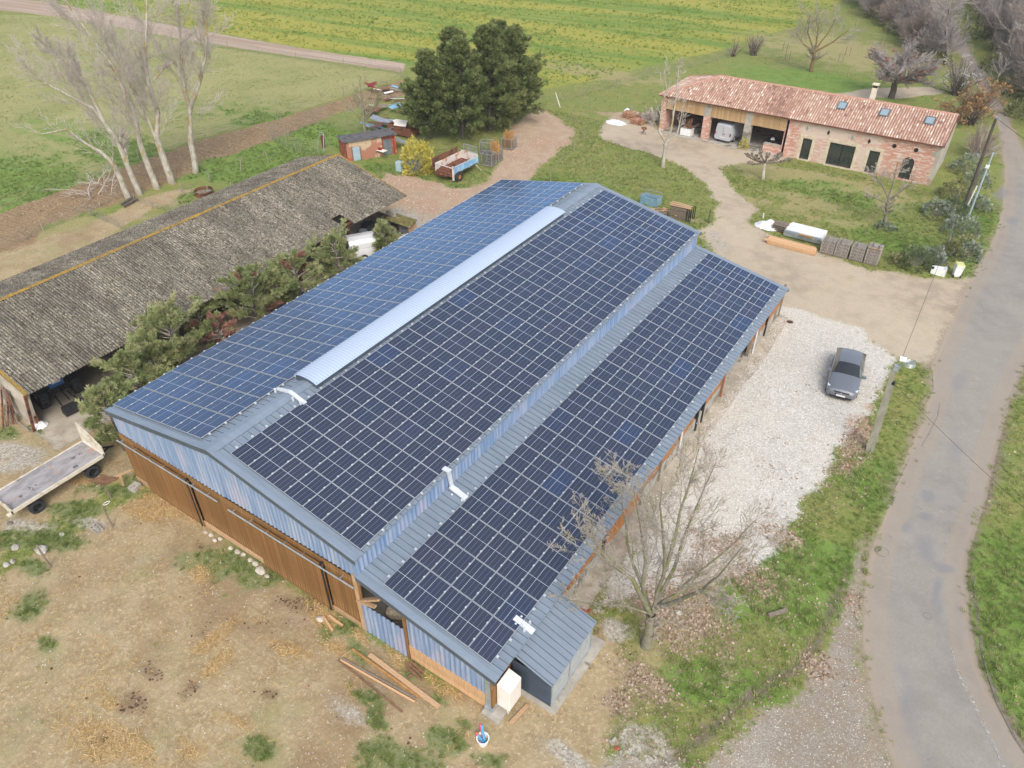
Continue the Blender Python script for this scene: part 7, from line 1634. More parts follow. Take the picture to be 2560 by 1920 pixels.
b = MB(); b.bar(tp2-Vector((.1, 0, .1)), tp2+Vector((.35, 0, -.1)), .08); b.ball(tuple(tp2), .12, 6); b.build('insulators', m_gal, t2)
q3 = P2((2160+825/3.19)/KPX, (200+1110/3.19)/KPX); tp3 = PV(q3, (2160+1030/3.19)/KPX, (200+580/3.19)/KPX)
t3 = pole_thing('pale blue grey metal pole with a white box, right of the timber pole', q3, tp3, .08, .07, M('pale_blue_pole', 'b4c4cc', 'a2b4be', 3, .5, .2), 'metal_pole')
bx = PV(q3, (2160+985/3.19)/KPX, (200+690/3.19)/KPX); b = MB(); b.obox(tuple(bx), (.28, .2, .26)); b.build('box', m_wht, t3)
b = MB(); b.lathe((q3[0], q3[1], 0), (0, 0, 1), [(.0, .15), (.22, .15), (.25, 0)], 8); b.build('foot', m_conc, t3)
def wire(label, a, c, sag, r=.012, cat='cable'):
    a = Vector(a); c = Vector(c); pts = []
    for i in range(21): u = i/20; p = a+(c-a)*u; p.z -= sag*4*u*(1-u); pts.append(p)
    b = MB(); b.path(pts, r, 4); tag(b.build('overhead_cable', m_wire), label, cat)
wire('thin cable from the leaning pole up to the timber pole', top1+Vector((.1, 0, .1)), tp2, .7, .010)
wire('thick cable running from the leaning pole across the road to the lower right', cu, (33.5, 12.0, 5.2), .25, .010)
wire('cable running along the road away from the timber pole', tp2, (31, 50, 7.2), .4, .016)
# bins
def bin_(label, c, rz, lying=False, lid='d9d690'):
    t = thing('wheelie_bin', label, 'wheelie bin', c, rz, 'white wheelie bins at the driveway corner')
    R = Matrix.Rotation(radians(90), 4, 'X') @ Matrix.Identity(4) if lying else Matrix.Identity(4)
    def tr(b):
        if lying: b.v = [tuple((Matrix.Translation((0, .5, .29)) @ Matrix.Rotation(radians(90), 4, 'X')) @ Vector(v)) for v in b.v]
        return b
    b = MB(); b.add([(-.22,-.22,.04),(.22,-.22,.04),(.22,.24,.04),(-.22,.24,.04),(-.28,-.30,.98),(.28,-.30,.98),(.28,.30,.98),(-.28,.30,.98)], [(0,3,2,1),(4,5,6,7),(0,1,5,4),(1,2,6,5),(2,3,7,6),(3,0,4,7)]); tr(b).build('body', m_wht, t, local=True)
    b = MB(); b.add([(-.3,-.34,.985),(.3,-.34,.985),(.3,.34,.985),(-.3,.34,.985),(-.26,-.3,1.05),(.26,-.3,1.05),(.26,.3,1.05),(-.26,.3,1.05)], [(0,3,2,1),(4,5,6,7),(0,1,5,4),(1,2,6,5),(2,3,7,6),(3,0,4,7)]); tr(b).build('lid', M('bin_lid_'+lid, lid, None, 3, .5), t, local=True)
    for s in (-1, 1): b = MB(); b.lathe((s*.24, .27, .1), (1, 0, 0), [(0, -.03), (.1, -.03), (.1, .03), (0, .03)], 12); tr(b).build('wheel', m_black, t, local=True)
    b = MB(); b.bar((-.25, .36, .93), (.25, .36, .93), .04); tr(b).build('handle', m_wht, t, local=True)
    return t
bin_('upright white wheelie bin with a pale yellow lid', (23.84, 45.7, 0), radians(200)); bin_('white wheelie bin lying on its side', (22.6, 45.2, 0), radians(95), True, 'e0e0dc')
# hollow block stacks on pallets
m_blk = M('grey_hollow_block', 'aba298', '978e85', 8, .9, 0, .2, 20); gbs = 'stacks of hollow blocks along the driveway'
def block_stack(label, x0, y0, w, d, n, hh, messy=False):
    t = thing('block_stack', label, 'block stack', (x0+w/2, y0+d/2), 0, gbs); b = MB(); h = hh/n
    for k in range(n):
        z = .13+k*h
        for i in range(2):
            for j in range(3):
                xa, xb = x0+i*w/2+.01, x0+(i+1)*w/2-.01; ya, yb = y0+j*d/3+.01, y0+(j+1)*d/3-.01
                m1, m2 = (xb-xa)*.30, .06
                b.box(xa, xa+.05, ya, yb, z, z+h-.015); b.box(xb-.05, xb, ya, yb, z, z+h-.015); b.box((xa+xb)/2-.03, (xa+xb)/2+.03, ya, yb, z, z+h-.015)
                b.box(xa+.05, (xa+xb)/2-.03, ya+.05, yb-.05, z, z+h-.015) if j == 1 else None
                b.box(xa+.05, xb-.05, ya+.12, ya+.16, z, z+h-.015); b.box(xa+.05, xb-.05, ya, yb, z, z+.05); b.box(xa+.05, xb-.05, ya, yb, z+h-.05, z+h-.015)
    b.build('hollow_blocks', m_blk, t, kind='stuff')
    for i in range(3): b = MB(); b.box(x0, x0+w, y0+i*(d-.1)/2, y0+i*(d-.1)/2+.1, 0, .08); b.build('bearer', m_oldwood, t)
    for i in range(5): b = MB(); b.box(x0+i*(w-.1)/4, x0+i*(w-.1)/4+.1, y0, y0+d, .085, .11); b.build('slat', m_oldwood, t)
    if messy: b = MB(); b.box(x0, x0+w, y0-.02, y0, .9+hh*.35, .94+hh*.35); b.build('strap', m_orange, t)
    rg = random.Random(int(x0*10))
    for i in range(7 if not messy else 12):
        b = MB(); b.obox((x0+.05+rg.uniform(0, w-.1) if messy else x0+.06+i*(w-.12)/6, y0+d/2, .16+hh+(.04*rg.random() if messy else 0)), (.05, d*(.95 if not messy else .5), .04), (0, 0, rg.uniform(-.05, .05) if not messy else rg.uniform(-1, 1))); b.build('top_rib', m_blk, t)
for k, (x, w, n, h, lab) in enumerate([(14.22, 1.02, 4, 1.0, 'first block stack, next to the sawn timber'), (15.30, 1.0, 4, 1.05, 'second block stack from the sawn timber'), (16.45, 1.0, 4, 1.05, 'third block stack from the sawn timber'), (17.55, .98, 5, 1.3, 'last and tallest block stack with loose pieces on top')]):
    block_stack(lab, x, 43.72+.04*k, w, 1.0, n, h, k == 3)
t = thing('timber_stack', 'long stack of pale sawn timber beside the driveway', 'timber stack', (12, 43.4, 0)); rg = random.Random(2)
for i in range(4):
    for j in range(3):
        b = MB(); e = rg.uniform(-.12, .12); y = 42.95+i*.24; b.obox((12.05+e, y+.1, .07+j*.115), (3.85, .22, .1), (0, 0, -.01)); b.build('beam', m_timber, t)
t = thing('sheet_stack', 'stack of white corrugated sheets behind the sawn timber', 'sheet stack', (12.3, 45.8, 0))
for i in range(7):
    e = rg.uniform(-.15, .15); o = corr('sheet', (10.9+e, 45.2+i*.25), (13.9+e, 45.2+i*.25), .25, .27, (0, 1), m_wht if i > 1 else M('grey_sheet', '7f858a', None, 4, .6, .2), parent=t); 
for i in range(6):
    b = MB(); y = 45.0+i*.32
    for k in range(4): b.box(10.9+(i % 2)*.1, 13.9, y+k*.075, y+k*.075+.05, .46+.02*(k % 2)+.03*i*.3, .49+.02*(k % 2)+.03*i*.3)
    b.box(10.9, 13.9, y, y+.3, .1+.02*i, .44); b.build('sheet', m_wht if i > 0 else m_gal, t)
t = thing('pallet', 'wooden pallet leaning on the white sheets', 'pallet', (12.75, 44.75, .55)); t.rotation_euler = (radians(-38), 0, 0)
for i in range(5): b = MB(); b.box(-.55+i*.24, -.43+i*.24, -.4, .4, .06, .09); b.build('slat', m_pale, t, local=True)
for i in range(3): b = MB(); b.box(-.55, .55, -.4+i*.35, -.3+i*.35, 0, .06); b.build('bearer', m_pale, t, local=True)
q = P2((1860+310/3.687)/KPX, (500+290/3.687)/KPX)
t = thing('pallet_pile', 'small pile of grey pallets partly covered by a white sheet', 'pallet', q)
for k in range(4):
    for i in range(5): b = MB(); b.box(q[0]-.5, q[0]+.6, q[1]-.1+i*.2, q[1]+.02+i*.2, .12+k*.15, .15+k*.15); b.build('slat', m_oldwood, t)
    b = MB(); b.box(q[0]-.5, q[0]-.4, q[1]-.1, q[1]+.85, .02+k*.15, .12+k*.15); b.box(q[0]+.5, q[0]+.6, q[1]-.1, q[1]+.85, .02+k*.15, .12+k*.15); b.build('bearers', m_oldwood, t)
def cloth(name, label, cat, c, rx, ry, h, mat, seed, lumps=1.6):
    rg = np.random.default_rng(seed); n = 16; V = []; F = []
    for i in range(n+1):
        for j in range(n+1):
            u, v = i/n*2-1, j/n*2-1; r = min(1, sqrt(u*u+v*v)); z = h*max(0, 1-r**1.6)*(.6+.5*mnoise.noise(Vector((u*lumps+seed, v*lumps, 1))))+.03+.05*mnoise.noise(Vector((u*4, v*4, seed)))
            V.append((c[0]+u*rx*(1+.15*mnoise.noise(Vector((v*2, seed, 0)))), c[1]+v*ry*(1+.15*mnoise.noise(Vector((u*2, seed, 4)))), max(z, .015)))
    for i in range(n):
        for j in range(n):
            u, v = (i+.5)/n*2-1, (j+.5)/n*2-1
            if u*u+v*v < 1.0: F.append((i*(n+1)+j, (i+1)*(n+1)+j, (i+1)*(n+1)+j+1, i*(n+1)+j+1))
    o = mesh_np(name, V, [np.array(F)], mat, smooth=True); tag(o, label, cat); return o
cloth('white_sheet', 'crumpled white plastic sheet over the pallet pile', 'plastic sheet', (q[0]-1.0, q[1]+.35), 1.1, .7, 1.0, m_wht, 3)
# fence things
m_post = M('split_post', 'a59a8c', '8a7f70', 5, .9); m_net = M('wire_netting', '8d8c86', '7a7974', 4, .6, .3)
def fence(name, label, pts, h=1.05, net=True, lean=.08, seed=1, group=None, rails=4, r=.045, step=None):
    rg = random.Random(seed); P3 = [Vector((*p, 0)) for p in pts]
    if step:
        Q = []
        for a, c in zip(P3[:-1], P3[1:]):
            n = max(1, int((c-a).length/step))
            for i in range(n): Q.append(a+(c-a)*i/n)
        Q.append(P3[-1]); P3 = Q
    t = thing(name, label, 'fence', tuple(P3[0]), 0, group); tops = []
    for p in P3:
        hh = h*rg.uniform(.85, 1.15); tp = p+Vector((rg.gauss(0, lean)*h, rg.gauss(0, lean)*h, hh)); tops.append(tp)
        b = MB(); b.tube(p-Vector((0, 0, .1)), tp, r, r*.8, 5); b.build('post', m_post, t)
    b = MB()
    for a, c, a2, c2 in zip(P3[:-1], P3[1:], tops[:-1], tops[1:]):
        for k in range(rails):
            u = (k+1)/(rails+.2); b.bar(a+(a2-a)*u, c+(c2-c)*u, .012, .012)
        if net:
            L = (c-a).length; n = int(L/.3)
            for i in range(1, n):
                s = i/n; p0 = a+(c-a)*s+Vector((0, 0, .05)); p1 = a2+(c2-a2)*s; p1 = p0+(p1-p0)*.92; b.bar(p0, p1, .008, .008)
    b.build('netting' if net else 'wire', m_net, t, kind='stuff')
    return t
fence('meadow_fence', 'leaning post and wire fence between the meadow and the ploughed strip', [P2(-20, 462), P2(175, 393), P2(300, 346), P2(420, 304), P2(600, 256), P2(743, 209), P2(868, 168)], 1.1, False, .07, 2, step=5.5)
fence('track_fence', 'post and netting fence along the lower side of the field track', [P2(430, 98), P2(560, 118), P2(640, 130), P2(745, 147), P2(868, 163)], 1.2, True, .08, 3, step=5)
fence('upper_track_fence', 'sparse row of fence posts above the field track', [P2(95, 8), P2(120, 10), P2(400, 52), P2(490, 66)], 1.2, False, .05, 4, rails=1)
fence('pen_fence', 'sagging netting fence round the bare pens behind the shed', [P2(-10, 548), P2(60, 520), P2(95, 500), P2(170, 470), P2(215, 448), P2(262, 425)], .95, True, .12, 5, rails=5)
fence('pen_divider', 'short netting fence dividing the pens, left of the shed ridge', [P2(195, 465), P2(225, 478), P2(262, 495), P2(300, 510)], .9, True, .14, 6, rails=5)
fence('pen_divider', 'short fence running down from the fallen logs to the shed roof', [P2(290, 435), P2(330, 450), P2(385, 462), P2(440, 470)], .8, True, .1, 7, rails=4)
fence('paddock_fence', 'leaning posts along the green paddock behind the shed', [P2(392, 415), P2(452, 392), P2(520, 370), P2(580, 352), P2(640, 330)], 1.15, False, .16, 8, rails=3)
fence('paddock_posts', 'row of short stakes across the grass nearest the shed roof', [P2(395, 418), P2(415, 418), P2(450, 424), P2(500, 410), P2(560, 400)], .9, False, .1, 9, rails=2)
fence('poultry_fence', 'tall wire netting pen with dark thin posts left of the brick outbuilding', [P2(584, 305), P2(625, 296), P2(683, 268), P2(770, 292), P2(800, 290)], 1.9, True, .02, 10, rails=7, r=.03)
fence('poultry_fence', 'near side of the wire netting pen above the green paddock', [P2(588, 306), P2(620, 318), P2(650, 330), P2(690, 345), P2(712, 352)], 1.7, True, .03, 11, rails=7, r=.03)
fence('lawn_fence', 'thin posts and wire between the grass track and the lawn beyond the barn', [P2(1215, 220), P2(1260, 208), P2(1330, 188), P2(1400, 168), P2(1530, 138), P2(1575, 125)], 1.1, True, .04, 12, rails=4)
fence('garden_stakes', 'few thin stakes on the grass behind the far end of the barn', [P2(1190, 395), P2(1240, 330), P2(1262, 300), P2(1235, 262)], 1.2, False, .05, 13, rails=1)
fence('orchard_fence', 'low wire fence across the orchard lawn behind the farmhouse', [P2(1690, 150), P2(1790, 160), P2(1830, 165), P2(1880, 170)], 1.1, False, .05, 14, rails=3)
fence('roadside_fence', 'dark netting fence hidden in the roadside bushes', [P2(2060, 445), P2(2052, 480), P2(2048, 520), P2(2040, 548)], 1.3, True, .03, 15, rails=6)
for (x, y, x2, y2, lab) in [(1530, 482, 1535, 452, 'lone dark post on the grass by the barn corner'), (1210, 232, 1200, 200, 'white leaning post beside the grass track'), (1648, 472, 1650, 460, 'short white marker post at the driveway edge')]:
    q = P2(x, y); post_thing(lab, (*q, 0), tuple(PV(q, x2, y2)), .1, m_wpole if x == 1530 else m_wht)
q = P2(1800, 465); post_thing('thin stake behind the block stacks', (*P2(1797, 535), 0), tuple(PV(P2(1797, 535), 1802, 505)), .07)
# logs, tub, sticks behind the shed
for k, (a, c) in enumerate((((262, 442), (290, 425)), ((268, 446), (296, 430)))): bar_thing('fallen_log', 'dark fallen log among the pens, %s of two' % ['upper', 'lower'][k], 'log', Pz(*a, .12), Pz(*c, .15), .2, .2, m_bark_d, group='fallen logs by the poplars')
q = P2(442, 420); t = thing('round_tub', 'rusty brown round trough half full of water behind the shed roof', 'trough', q); b = MB(); b.lathe((q[0], q[1], 0), (0, 0, 1), [(.0, .02), (.8, .02), (.8, .45), (.84, .47), (.84, 0)], 24); b.build('ring', m_rust, t); b = MB(); b.lathe((q[0], q[1], 0), (0, 0, 1), [(0, .3), (.79, .3)], 24); b.build('water', glass_mat('murky_water', '6a5a30', .05), t)
gk = 'poles leaning on the shed gable'; rg = random.Random(6)
for k in range(14):
    a = P2(4+k*4+rg.uniform(-3, 3), 925-k*1.5, 0); z = rg.uniform(1.6, 2.3); x = max(-24, min(-16.4, a[0])); 
    b = MB(); b.tube((a[0], min(a[1], -2.9), 0), (a[0]-.3+rg.uniform(-.4, .3), -2.6, z), .05, .04, 6); tag(b.build('leaning_pole', m_oldwood if k % 3 else m_rust), 'old wooden pole leaning on the shed gable, ' + ['first', 'second', 'third', 'fourth', 'fifth', 'sixth', 'seventh', 'eighth', 'ninth', 'tenth', 'eleventh', 'twelfth', 'thirteenth', 'last'][k] + ' from the left', 'pole', gk)
q = P2(88, 920); cloth('white_bag', 'crumpled white sack at the foot of the leaning rusty beam', 'sack', q, .4, .4, .5, m_wht, 8)
bar_thing('scaffold_tube', 'long thin tube slanting across the leaning poles', 'tube', Pz(5, 885, .2), Pz(62, 930, .1), .06, .06, m_gal)
# things under the shed eaves
ph = thing('pallet', 'wooden pallet standing upright against the shed opening', 'pallet', (-16.0, 19.4, .0)); ph.rotation_euler = (radians(0), radians(-14), 0)
for i in range(9): b = MB(); b.box(.06, .09, -.6, .6, .08+i*.14, .17+i*.14); b.build('slat', m_timber, ph, local=True)
for i in range(3): b = MB(); b.box(0, .06, -.6+i*.54, -.5+i*.54, .05, 1.3); b.build('bearer', m_timber, ph, local=True)
ph2 = thing('pallet', 'darker pallet standing just behind the upright one', 'pallet', (-16.7, 18.2, .0)); ph2.rotation_euler = (0, radians(-10), radians(10))
for i in range(9): b = MB(); b.box(.06, .09, -.6, .6, .08+i*.14, .17+i*.14); b.build('slat', m_wood_b, ph2, local=True)
for i in range(3): b = MB(); b.box(0, .06, -.6+i*.54, -.5+i*.54, .05, 1.3); b.build('bearer', m_wood_b, ph2, local=True)
t = thing('ladder', 'old red wooden ladder leaning in the shed opening', 'ladder', (-17.6, 21.0, 0))
for s in (-.2, .2): b = MB(); b.bar((-16.9, 21.0+s, 0), (-17.8, 21.0+s, 2.6), .06); b.build('rail', M('faded_red_wood', '8f5848', '7c4a3c', 4, .85), t)
for i in range(8): u = (i+.6)/8; b = MB(); b.bar((-16.9-.9*u, 20.8, 2.6*u), (-16.9-.9*u, 21.2, 2.6*u), .04); b.build('rung', M('faded_red_wood', '8f5848', None, 4, .85), t)
cloth('blue_tarpaulin', 'bright blue tarpaulin bundle under the shed behind the cypresses', 'tarpaulin', (-15.6, 15.4), .9, 1.3, 1.3, M('blue_plastic', '2f62b0', '27559c', 3, .5), 5)
cloth('grey_sacks', 'pile of white feed sacks beside a shed post', 'sacks', (-16.3, 9.4), .7, .8, 1.2, m_wht, 6)
# hutches at the shed corner
t = thing('rabbit_hutches', 'row of old wooden hutches with grey doors under a mossy board roof', 'hutches', (-14.8, 27.5, 0)); x0 = -17.9
for i in range(4):
    for j in range(2):
        xa = x0+.1+i*1.0; za = .15+j*.62
        b = MB(); b.box(xa, xa+.9, 27.0, 27.03, za, za+.5); d_ = b.build('hutch_door', M('grey_sheet', '7f858a', None, 4, .6, .2) if (i+j) % 3 else m_dark, t)
b = MB()
for i in range(5): b.box(x0+i*1.0, x0+i*1.0+.07, 26.95, 27.7, 0, 1.5)
for j in range(3): b.box(x0, x0+4.1, 26.96, 27.0, .1+j*.62, .16+j*.62); 
b.box(x0, x0+4.1, 27.65, 27.7, 0, 1.5); b.build('frame', m_oldwood, t)
b = MB(); b.box(x0+4.07, x0+4.2, 26.9, 27.75, 0, 1.55); b.build('side_wall', m_pale, t)
b = MB(); b.prism([(x0+1.6, 26.75, 1.55), (x0+4.35, 26.7, 1.5), (x0+4.3, 27.8, 1.72), (x0+1.6, 27.8, 1.72)], (0, 0, .06)); b.build('roof', M('mossy_board', '7b7440', '5f5a38', 5, .95, 0, .4, 16, c3='8f8360'), t)
def drum(label, c, r, h, mat, cat='barrel', name='barrel'):
    t = thing(name, label, cat, c); b = MB(); b.lathe((c[0], c[1], 0), (0, 0, 1), [(0, 0), (r, 0), (r, h*.32), (r*1.03, h*.34), (r, h*.36), (r, h*.66), (r*1.03, h*.68), (r, h*.7), (r, h), (r*.93, h), (r*.93, h-.05), (0, h-.05)], 18); b.build('shell', mat, t); return t
drum('blue plastic drum beside the mossy hutches', (-13.3, 27.9, 0), .3, .8, M('blue_plastic', '2f62b0', None, 3, .5)); drum('pale grey drum before the shed wall', (-17.3, 25.3, 0), .33, .9, M('pale_drum', 'b4bcc0', '9aa4a8', 3, .6), name='drum'); drum('dark water tank behind the pale drum', (-17.6, 26.1, 0), .45, 1.1, M('dark_tank', '3c444a', '30373c', 3, .5), 'tank', 'tank')
cloth('straw_heap', 'small heap of old straw on top of the drums by the shed wall', 'straw', (-17.4, 26.0), .6, .6, .35, M('old_straw', '8f7a50', '75623f', 8, .95), 9)
t = thing('wooden_crate', 'dark red brown wooden crate on the floor before the shed door', 'crate', (-16.7, 23.9, 0)); b = MB(); b.box(-17.3, -16.4, 23.6, 24.4, 0, .55); b.build('box', M('red_brown_wood', '6a4034', '573228', 5, .85), t); b = MB(); b.box(-17.35, -16.35, 23.55, 24.45, .555, .59); b.build('lid', m_wood_b, t)
bar_thing('plank', 'white painted beam on the ground by the hutches', 'beam', (-13.7, 26.6, .1), (-12.6, 27.6, .1), .2, .14, m_wht)
t = thing('cinder_blocks', 'two grey hollow blocks standing on the hutch roof', 'blocks', (-15.0, 27.6, 1.6))
for i in range(2): b = MB(); b.box(-16.4+i*.5, -16.0+i*.5, 27.2, 27.4, 1.75 if i else 1.75, 2.1); b.build('block', m_conc, t)
# cages with stakes
m_stk = M('split_stakes', 'c49a62', 'a87c48', 5, .85)
def cage(label, c, rz, w=1.0, d=.9, h=1.0, fill=None, tall=1.3):
    t = thing('wire_cage', label, 'wire cage', c, rz, 'wire mesh cages beside the cypress clump')
    b = MB()
    for s in (-w/2, w/2):
        for q in (-d/2, d/2): b.bar((s, q, .12), (s, q, h), .045)
    for z in (.14, h): b.bar((-w/2, -d/2, z), (w/2, -d/2, z), .04); b.bar((-w/2, d/2, z), (w/2, d/2, z), .04); b.bar((-w/2, -d/2, z), (-w/2, d/2, z), .04); b.bar((w/2, -d/2, z), (w/2, d/2, z), .04)
    b.build('frame', m_gal, t, local=True); b = MB(); n = 9
    for i in range(1, n):
        u = -w/2+w*i/n; v = -d/2+d*i/n
        b.bar((u, -d/2, .14), (u, -d/2, h), .014); b.bar((u, d/2, .14), (u, d/2, h), .014); b.bar((-w/2, v, .14), (-w/2, v, h), .014); b.bar((w/2, v, .14), (w/2, v, h), .014)
    for i in range(1, 7):
        z = .14+(h-.14)*i/7; b.bar((-w/2, -d/2, z), (w/2, -d/2, z), .014); b.bar((-w/2, d/2, z), (w/2, d/2, z), .014); b.bar((-w/2, -d/2, z), (-w/2, d/2, z), .014); b.bar((w/2, -d/2, z), (w/2, d/2, z), .014)
    b.build('mesh', m_net, t, local=True, kind='stuff')
    b = MB(); b.box(-w/2-.03, w/2+.03, -d/2-.03, d/2+.03, .04, .12); b.build('pallet_base', m_oldwood, t, local=True)
    if fill:
        rg = random.Random(int(c[0]*7)); k = Matrix.Translation((c[0], c[1], 0)) @ Matrix.Rotation(rz, 4, 'Z')
        st = thing('stake_bundle', fill, 'stakes', c, rz, 'bundles of wooden stakes in the cages')
        for i in range(34):
            x, y = rg.uniform(-w*.36, w*.36), rg.uniform(-d*.36, d*.36); b = MB(); b.bar((x, y, .13), (x*1.15+rg.gauss(0, .05), y*1.15+rg.gauss(0, .05), tall*rg.uniform(.85, 1.1)), .06); b.build('stake', m_stk, st, local=True)
cage('light empty cage nearest the tipping trailer', (-18.2, 44.2, 0), .15, 1.1, 1.0, 1.25); cage('cage of junk behind the light empty one', (-18.5, 45.7, 0), .15, 1.2, 1.0, .9, 'bundle of pale stakes leaning in the middle cage', 1.8); cage('farthest cage beside the dirt track', (-19.2, 49.2, 0), .1, 1.2, 1.1, 1.1, 'bundle of pale stakes in the farthest cage', 1.75)
cage('dark round backed cage under the cypresses', (-20.2, 46.6, 0), .4, 1.2, 1.0, 1.3)
# discarded cabinets
for lab, (x, y), w, d, h, m_, rz in (('pale blue steel cabinet standing in the grass', (861, 372), .62, .6, .95, M('pale_blue_enamel', 'b5cbd4', 'a6bec8', 3, .5), .1), ('dark grey steel cabinet with a small white tin on top', (888, 374), .85, .7, 1.05, M('dark_grey_enamel', '76828a', '67727a', 3, .5), .12), ('brown cabinet squeezed between two steel ones', (873, 360), .6, .7, 1.0, M('brown_enamel', '7c5c58', '6c4e4a', 3, .6), .1)):
    a = P2(x, y); t = thing('old_cabinet', lab, 'cabinet', a, rz, 'discarded cabinets by the flowering shrub'); b = MB(); b.box(-w/2, w/2, 0, d, .06, h); b.build('case', m_, t, local=True); b = MB(); b.box(-w/2+.03, w/2-.03, -.015, 0, .1, h-.04); b.build('door', m_, t, local=True)
    b = MB(); b.box(-w/2, w/2, 0, d, 0, .055); b.build('base', m_conc, t, local=True)
q = P2(893, 352); b = MB(); b.box(q[0]-.15, q[0]+.1, q[1]-.6, q[1]-.4, 1.06, 1.2); tag(b.build('white_tin', m_wht), 'small white tin standing on the grey cabinet', 'tin')
# junk heap behind the outbuilding: every beam and sheet is a thing
rg = random.Random(17); gj = 'scrap heap by the cypress clump'; mats_j = [m_wht, m_rust, m_gal, m_wood_b, m_sky, m_red, m_oldwood]
cz = ['white', 'rusty', 'silvery', 'brown', 'light blue', 'dark red', 'grey']
kinds = ['beam', 'sheet', 'board', 'tube']
ends = ['near the cypress trunks', 'by the scrubby tree', 'at the top of the heap', 'at the foot of the heap', 'towards the ploughed strip', 'towards the outbuilding', 'in the middle of the heap']
seen = set()
for k in range(44):
    x, y = rg.uniform(800, 878), rg.uniform(188, 300); a = P2(x, y); i = rg.randrange(7); kd = rg.choice(kinds); L = rg.uniform(.8, 2.6); z = rg.uniform(.1, .9); an = rg.uniform(-.8, .8)+.6
    w, h = {'beam': (.14, .1), 'sheet': (.8, .03), 'board': (.3, .04), 'tube': (.07, .07)}[kd]
    b = MB(); b.obox((a[0], a[1], z), (L, w, h), (rg.uniform(-.4, .4), rg.uniform(-.3, .3), an)); e = ends[int((300-y)/113*6.9)]
    lab = '%s %s %s' % (cz[i], kd, e); sz_ = ['short', 'long'][L > 1.7]; lab = '%s %s' % (sz_, lab); j = 0
    while lab in seen: j += 1; lab = '%s %s, %s' % (sz_+' '+cz[i]+' '+kd, e, ['slightly tilted', 'lying flat', 'half buried', 'leaning', 'crossing another', 'pointing outwards'][j-1])
    seen.add(lab); tag(b.build('scrap_'+kd, mats_j[i]), lab, 'scrap', gj)
t = thing('scrap_trailer', 'dark rusty skip full of scrap under the cypresses', 'skip', P2(875, 300)); q = P2(872, 292); b = MB(); b.box(q[0]-1.6, q[0]+1.6, q[1]-.7, q[1]-.64, .2, 1.15); b.box(q[0]-1.6, q[0]+1.6, q[1]+.64, q[1]+.7, .2, 1.15); b.box(q[0]-1.6, q[0]-1.54, q[1]-.64, q[1]+.64, .2, 1.15); b.box(q[0]+1.54, q[0]+1.6, q[1]-.64, q[1]+.64, .2, 1.15); b.build('sides', m_rust, t); b = MB(); b.box(q[0]-1.55, q[0]+1.55, q[1]-.64, q[1]+.64, .3, .36); b.build('floor', m_rust, t)
b = MB(); b.obox((q[0]-.1, q[1]-.2, 1.35), (1.3, 1.0, .05), (.35, .1, .5)); tag(b.build('cream_panel', m_cream), 'large cream panel lying across the skip', 'panel')
b = MB(); b.tube((q[0]-1.2, q[1]-.1, 1.3), (q[0]-.7, q[1]+.1, 1.4), .16, n=10); tag(b.build('white_cylinder', m_wht), 'white cylinder lying on the left end of the skip', 'cylinder')
b = MB(); pp = [P2(838, 315), P2(905, 330)]
for i in range(5): b.bar((pp[0][0]+i*.05, pp[0][1]+i*.14, .9+.05*(i % 2)), (pp[1][0]+i*.05, pp[1][1]+i*.14, .35+.05*(i % 2)), .12, .03)
b.build('corrugated_sheets', m_gal); tag(bpy.data.objects['corrugated_sheets'], 'bundle of long silvery roofing sheets sloping beside the outbuilding roof', 'roofing sheets')
# garden frames, white chair thing beside the outbuilding
t = thing('swing_frame', 'rusty A shaped metal frame inside the wire pen', 'frame', P2(700, 320)); q = P2(700, 322); b = MB()
for s in (-.5, .5):
    b.bar((q[0]+s, q[1]-.5, 0), (q[0]+s*.5, q[1], 1.7), .05); b.bar((q[0]+s, q[1]+.5, 0), (q[0]+s*.5, q[1], 1.7), .05)
b.bar((q[0]-.25, q[1], 1.7), (q[0]+.25, q[1], 1.7), .05); b.build('legs', m_gal, t); b = MB(); b.obox((q[0], q[1], .8), (.25, .25, 1.2), (0, 0, .4)); b.build('hanging_cover', M('dark_red_cloth', '7c3a34', '682e2a', 4, .9), t)
q = P2(826, 340); t = thing('garden_table', 'small cream table with odds and ends before the outbuilding', 'table', q); b = MB(); b.box(q[0]-.5, q[0]+.5, q[1]-.3, q[1]+.3, .7, .74); b.build('top', m_cream, t)
for s in (-.45, .45):
    for r_ in (-.25, .25): b = MB(); b.bar((q[0]+s, q[1]+r_, 0), (q[0]+s, q[1]+r_, .7), .05); b.build('leg', m_oldwood, t)
b = MB(); b.box(q[0]-.35, q[0]-.05, q[1]-.15, q[1]+.15, .745, .95); tag(b.build('small_box', m_red), 'small red box on the cream table', 'box')
# firewood and crates behind the barn
gf = 'firewood logs behind the barn'
q = P2(1435, 462); t = thing('firewood_pile', 'low heap of split firewood behind the far barn corner', 'firewood', q); rg = random.Random(23)
for i in range(26): b = MB(); a = (q[0]+rg.gauss(0, .5), q[1]+rg.gauss(0, .3), .1+.25*rg.random()); b.obox(a, (.45, .1, .1), (0, 0, rg.uniform(-.5, .5))); b.build('log', m_timber if rg.random() < .6 else m_oldwood, t)
q = P2(1468, 470); t = thing('log_rack', 'rack of stacked grey sticks held by black steel uprights', 'wood rack', q)
for x in (.75, .95, 1.1): b = MB(); b.box(q[0]+x, q[0]+x+.06, q[1]-.5, q[1]-.42, 0, 1.15); b.box(q[0]+x, q[0]+x+.06, q[1]+.4, q[1]+.48, 0, 1.15); b.build('upright', m_black, t)
for i in range(9):
    for j in range(4): b = MB(); b.obox((q[0]-.05+rg.gauss(0, .05), q[1]-.38+j*.24, .08+i*.11), (1.6, .16, .07), (0, 0, rg.gauss(0, .03))); b.build('stick', m_oldwood, t)
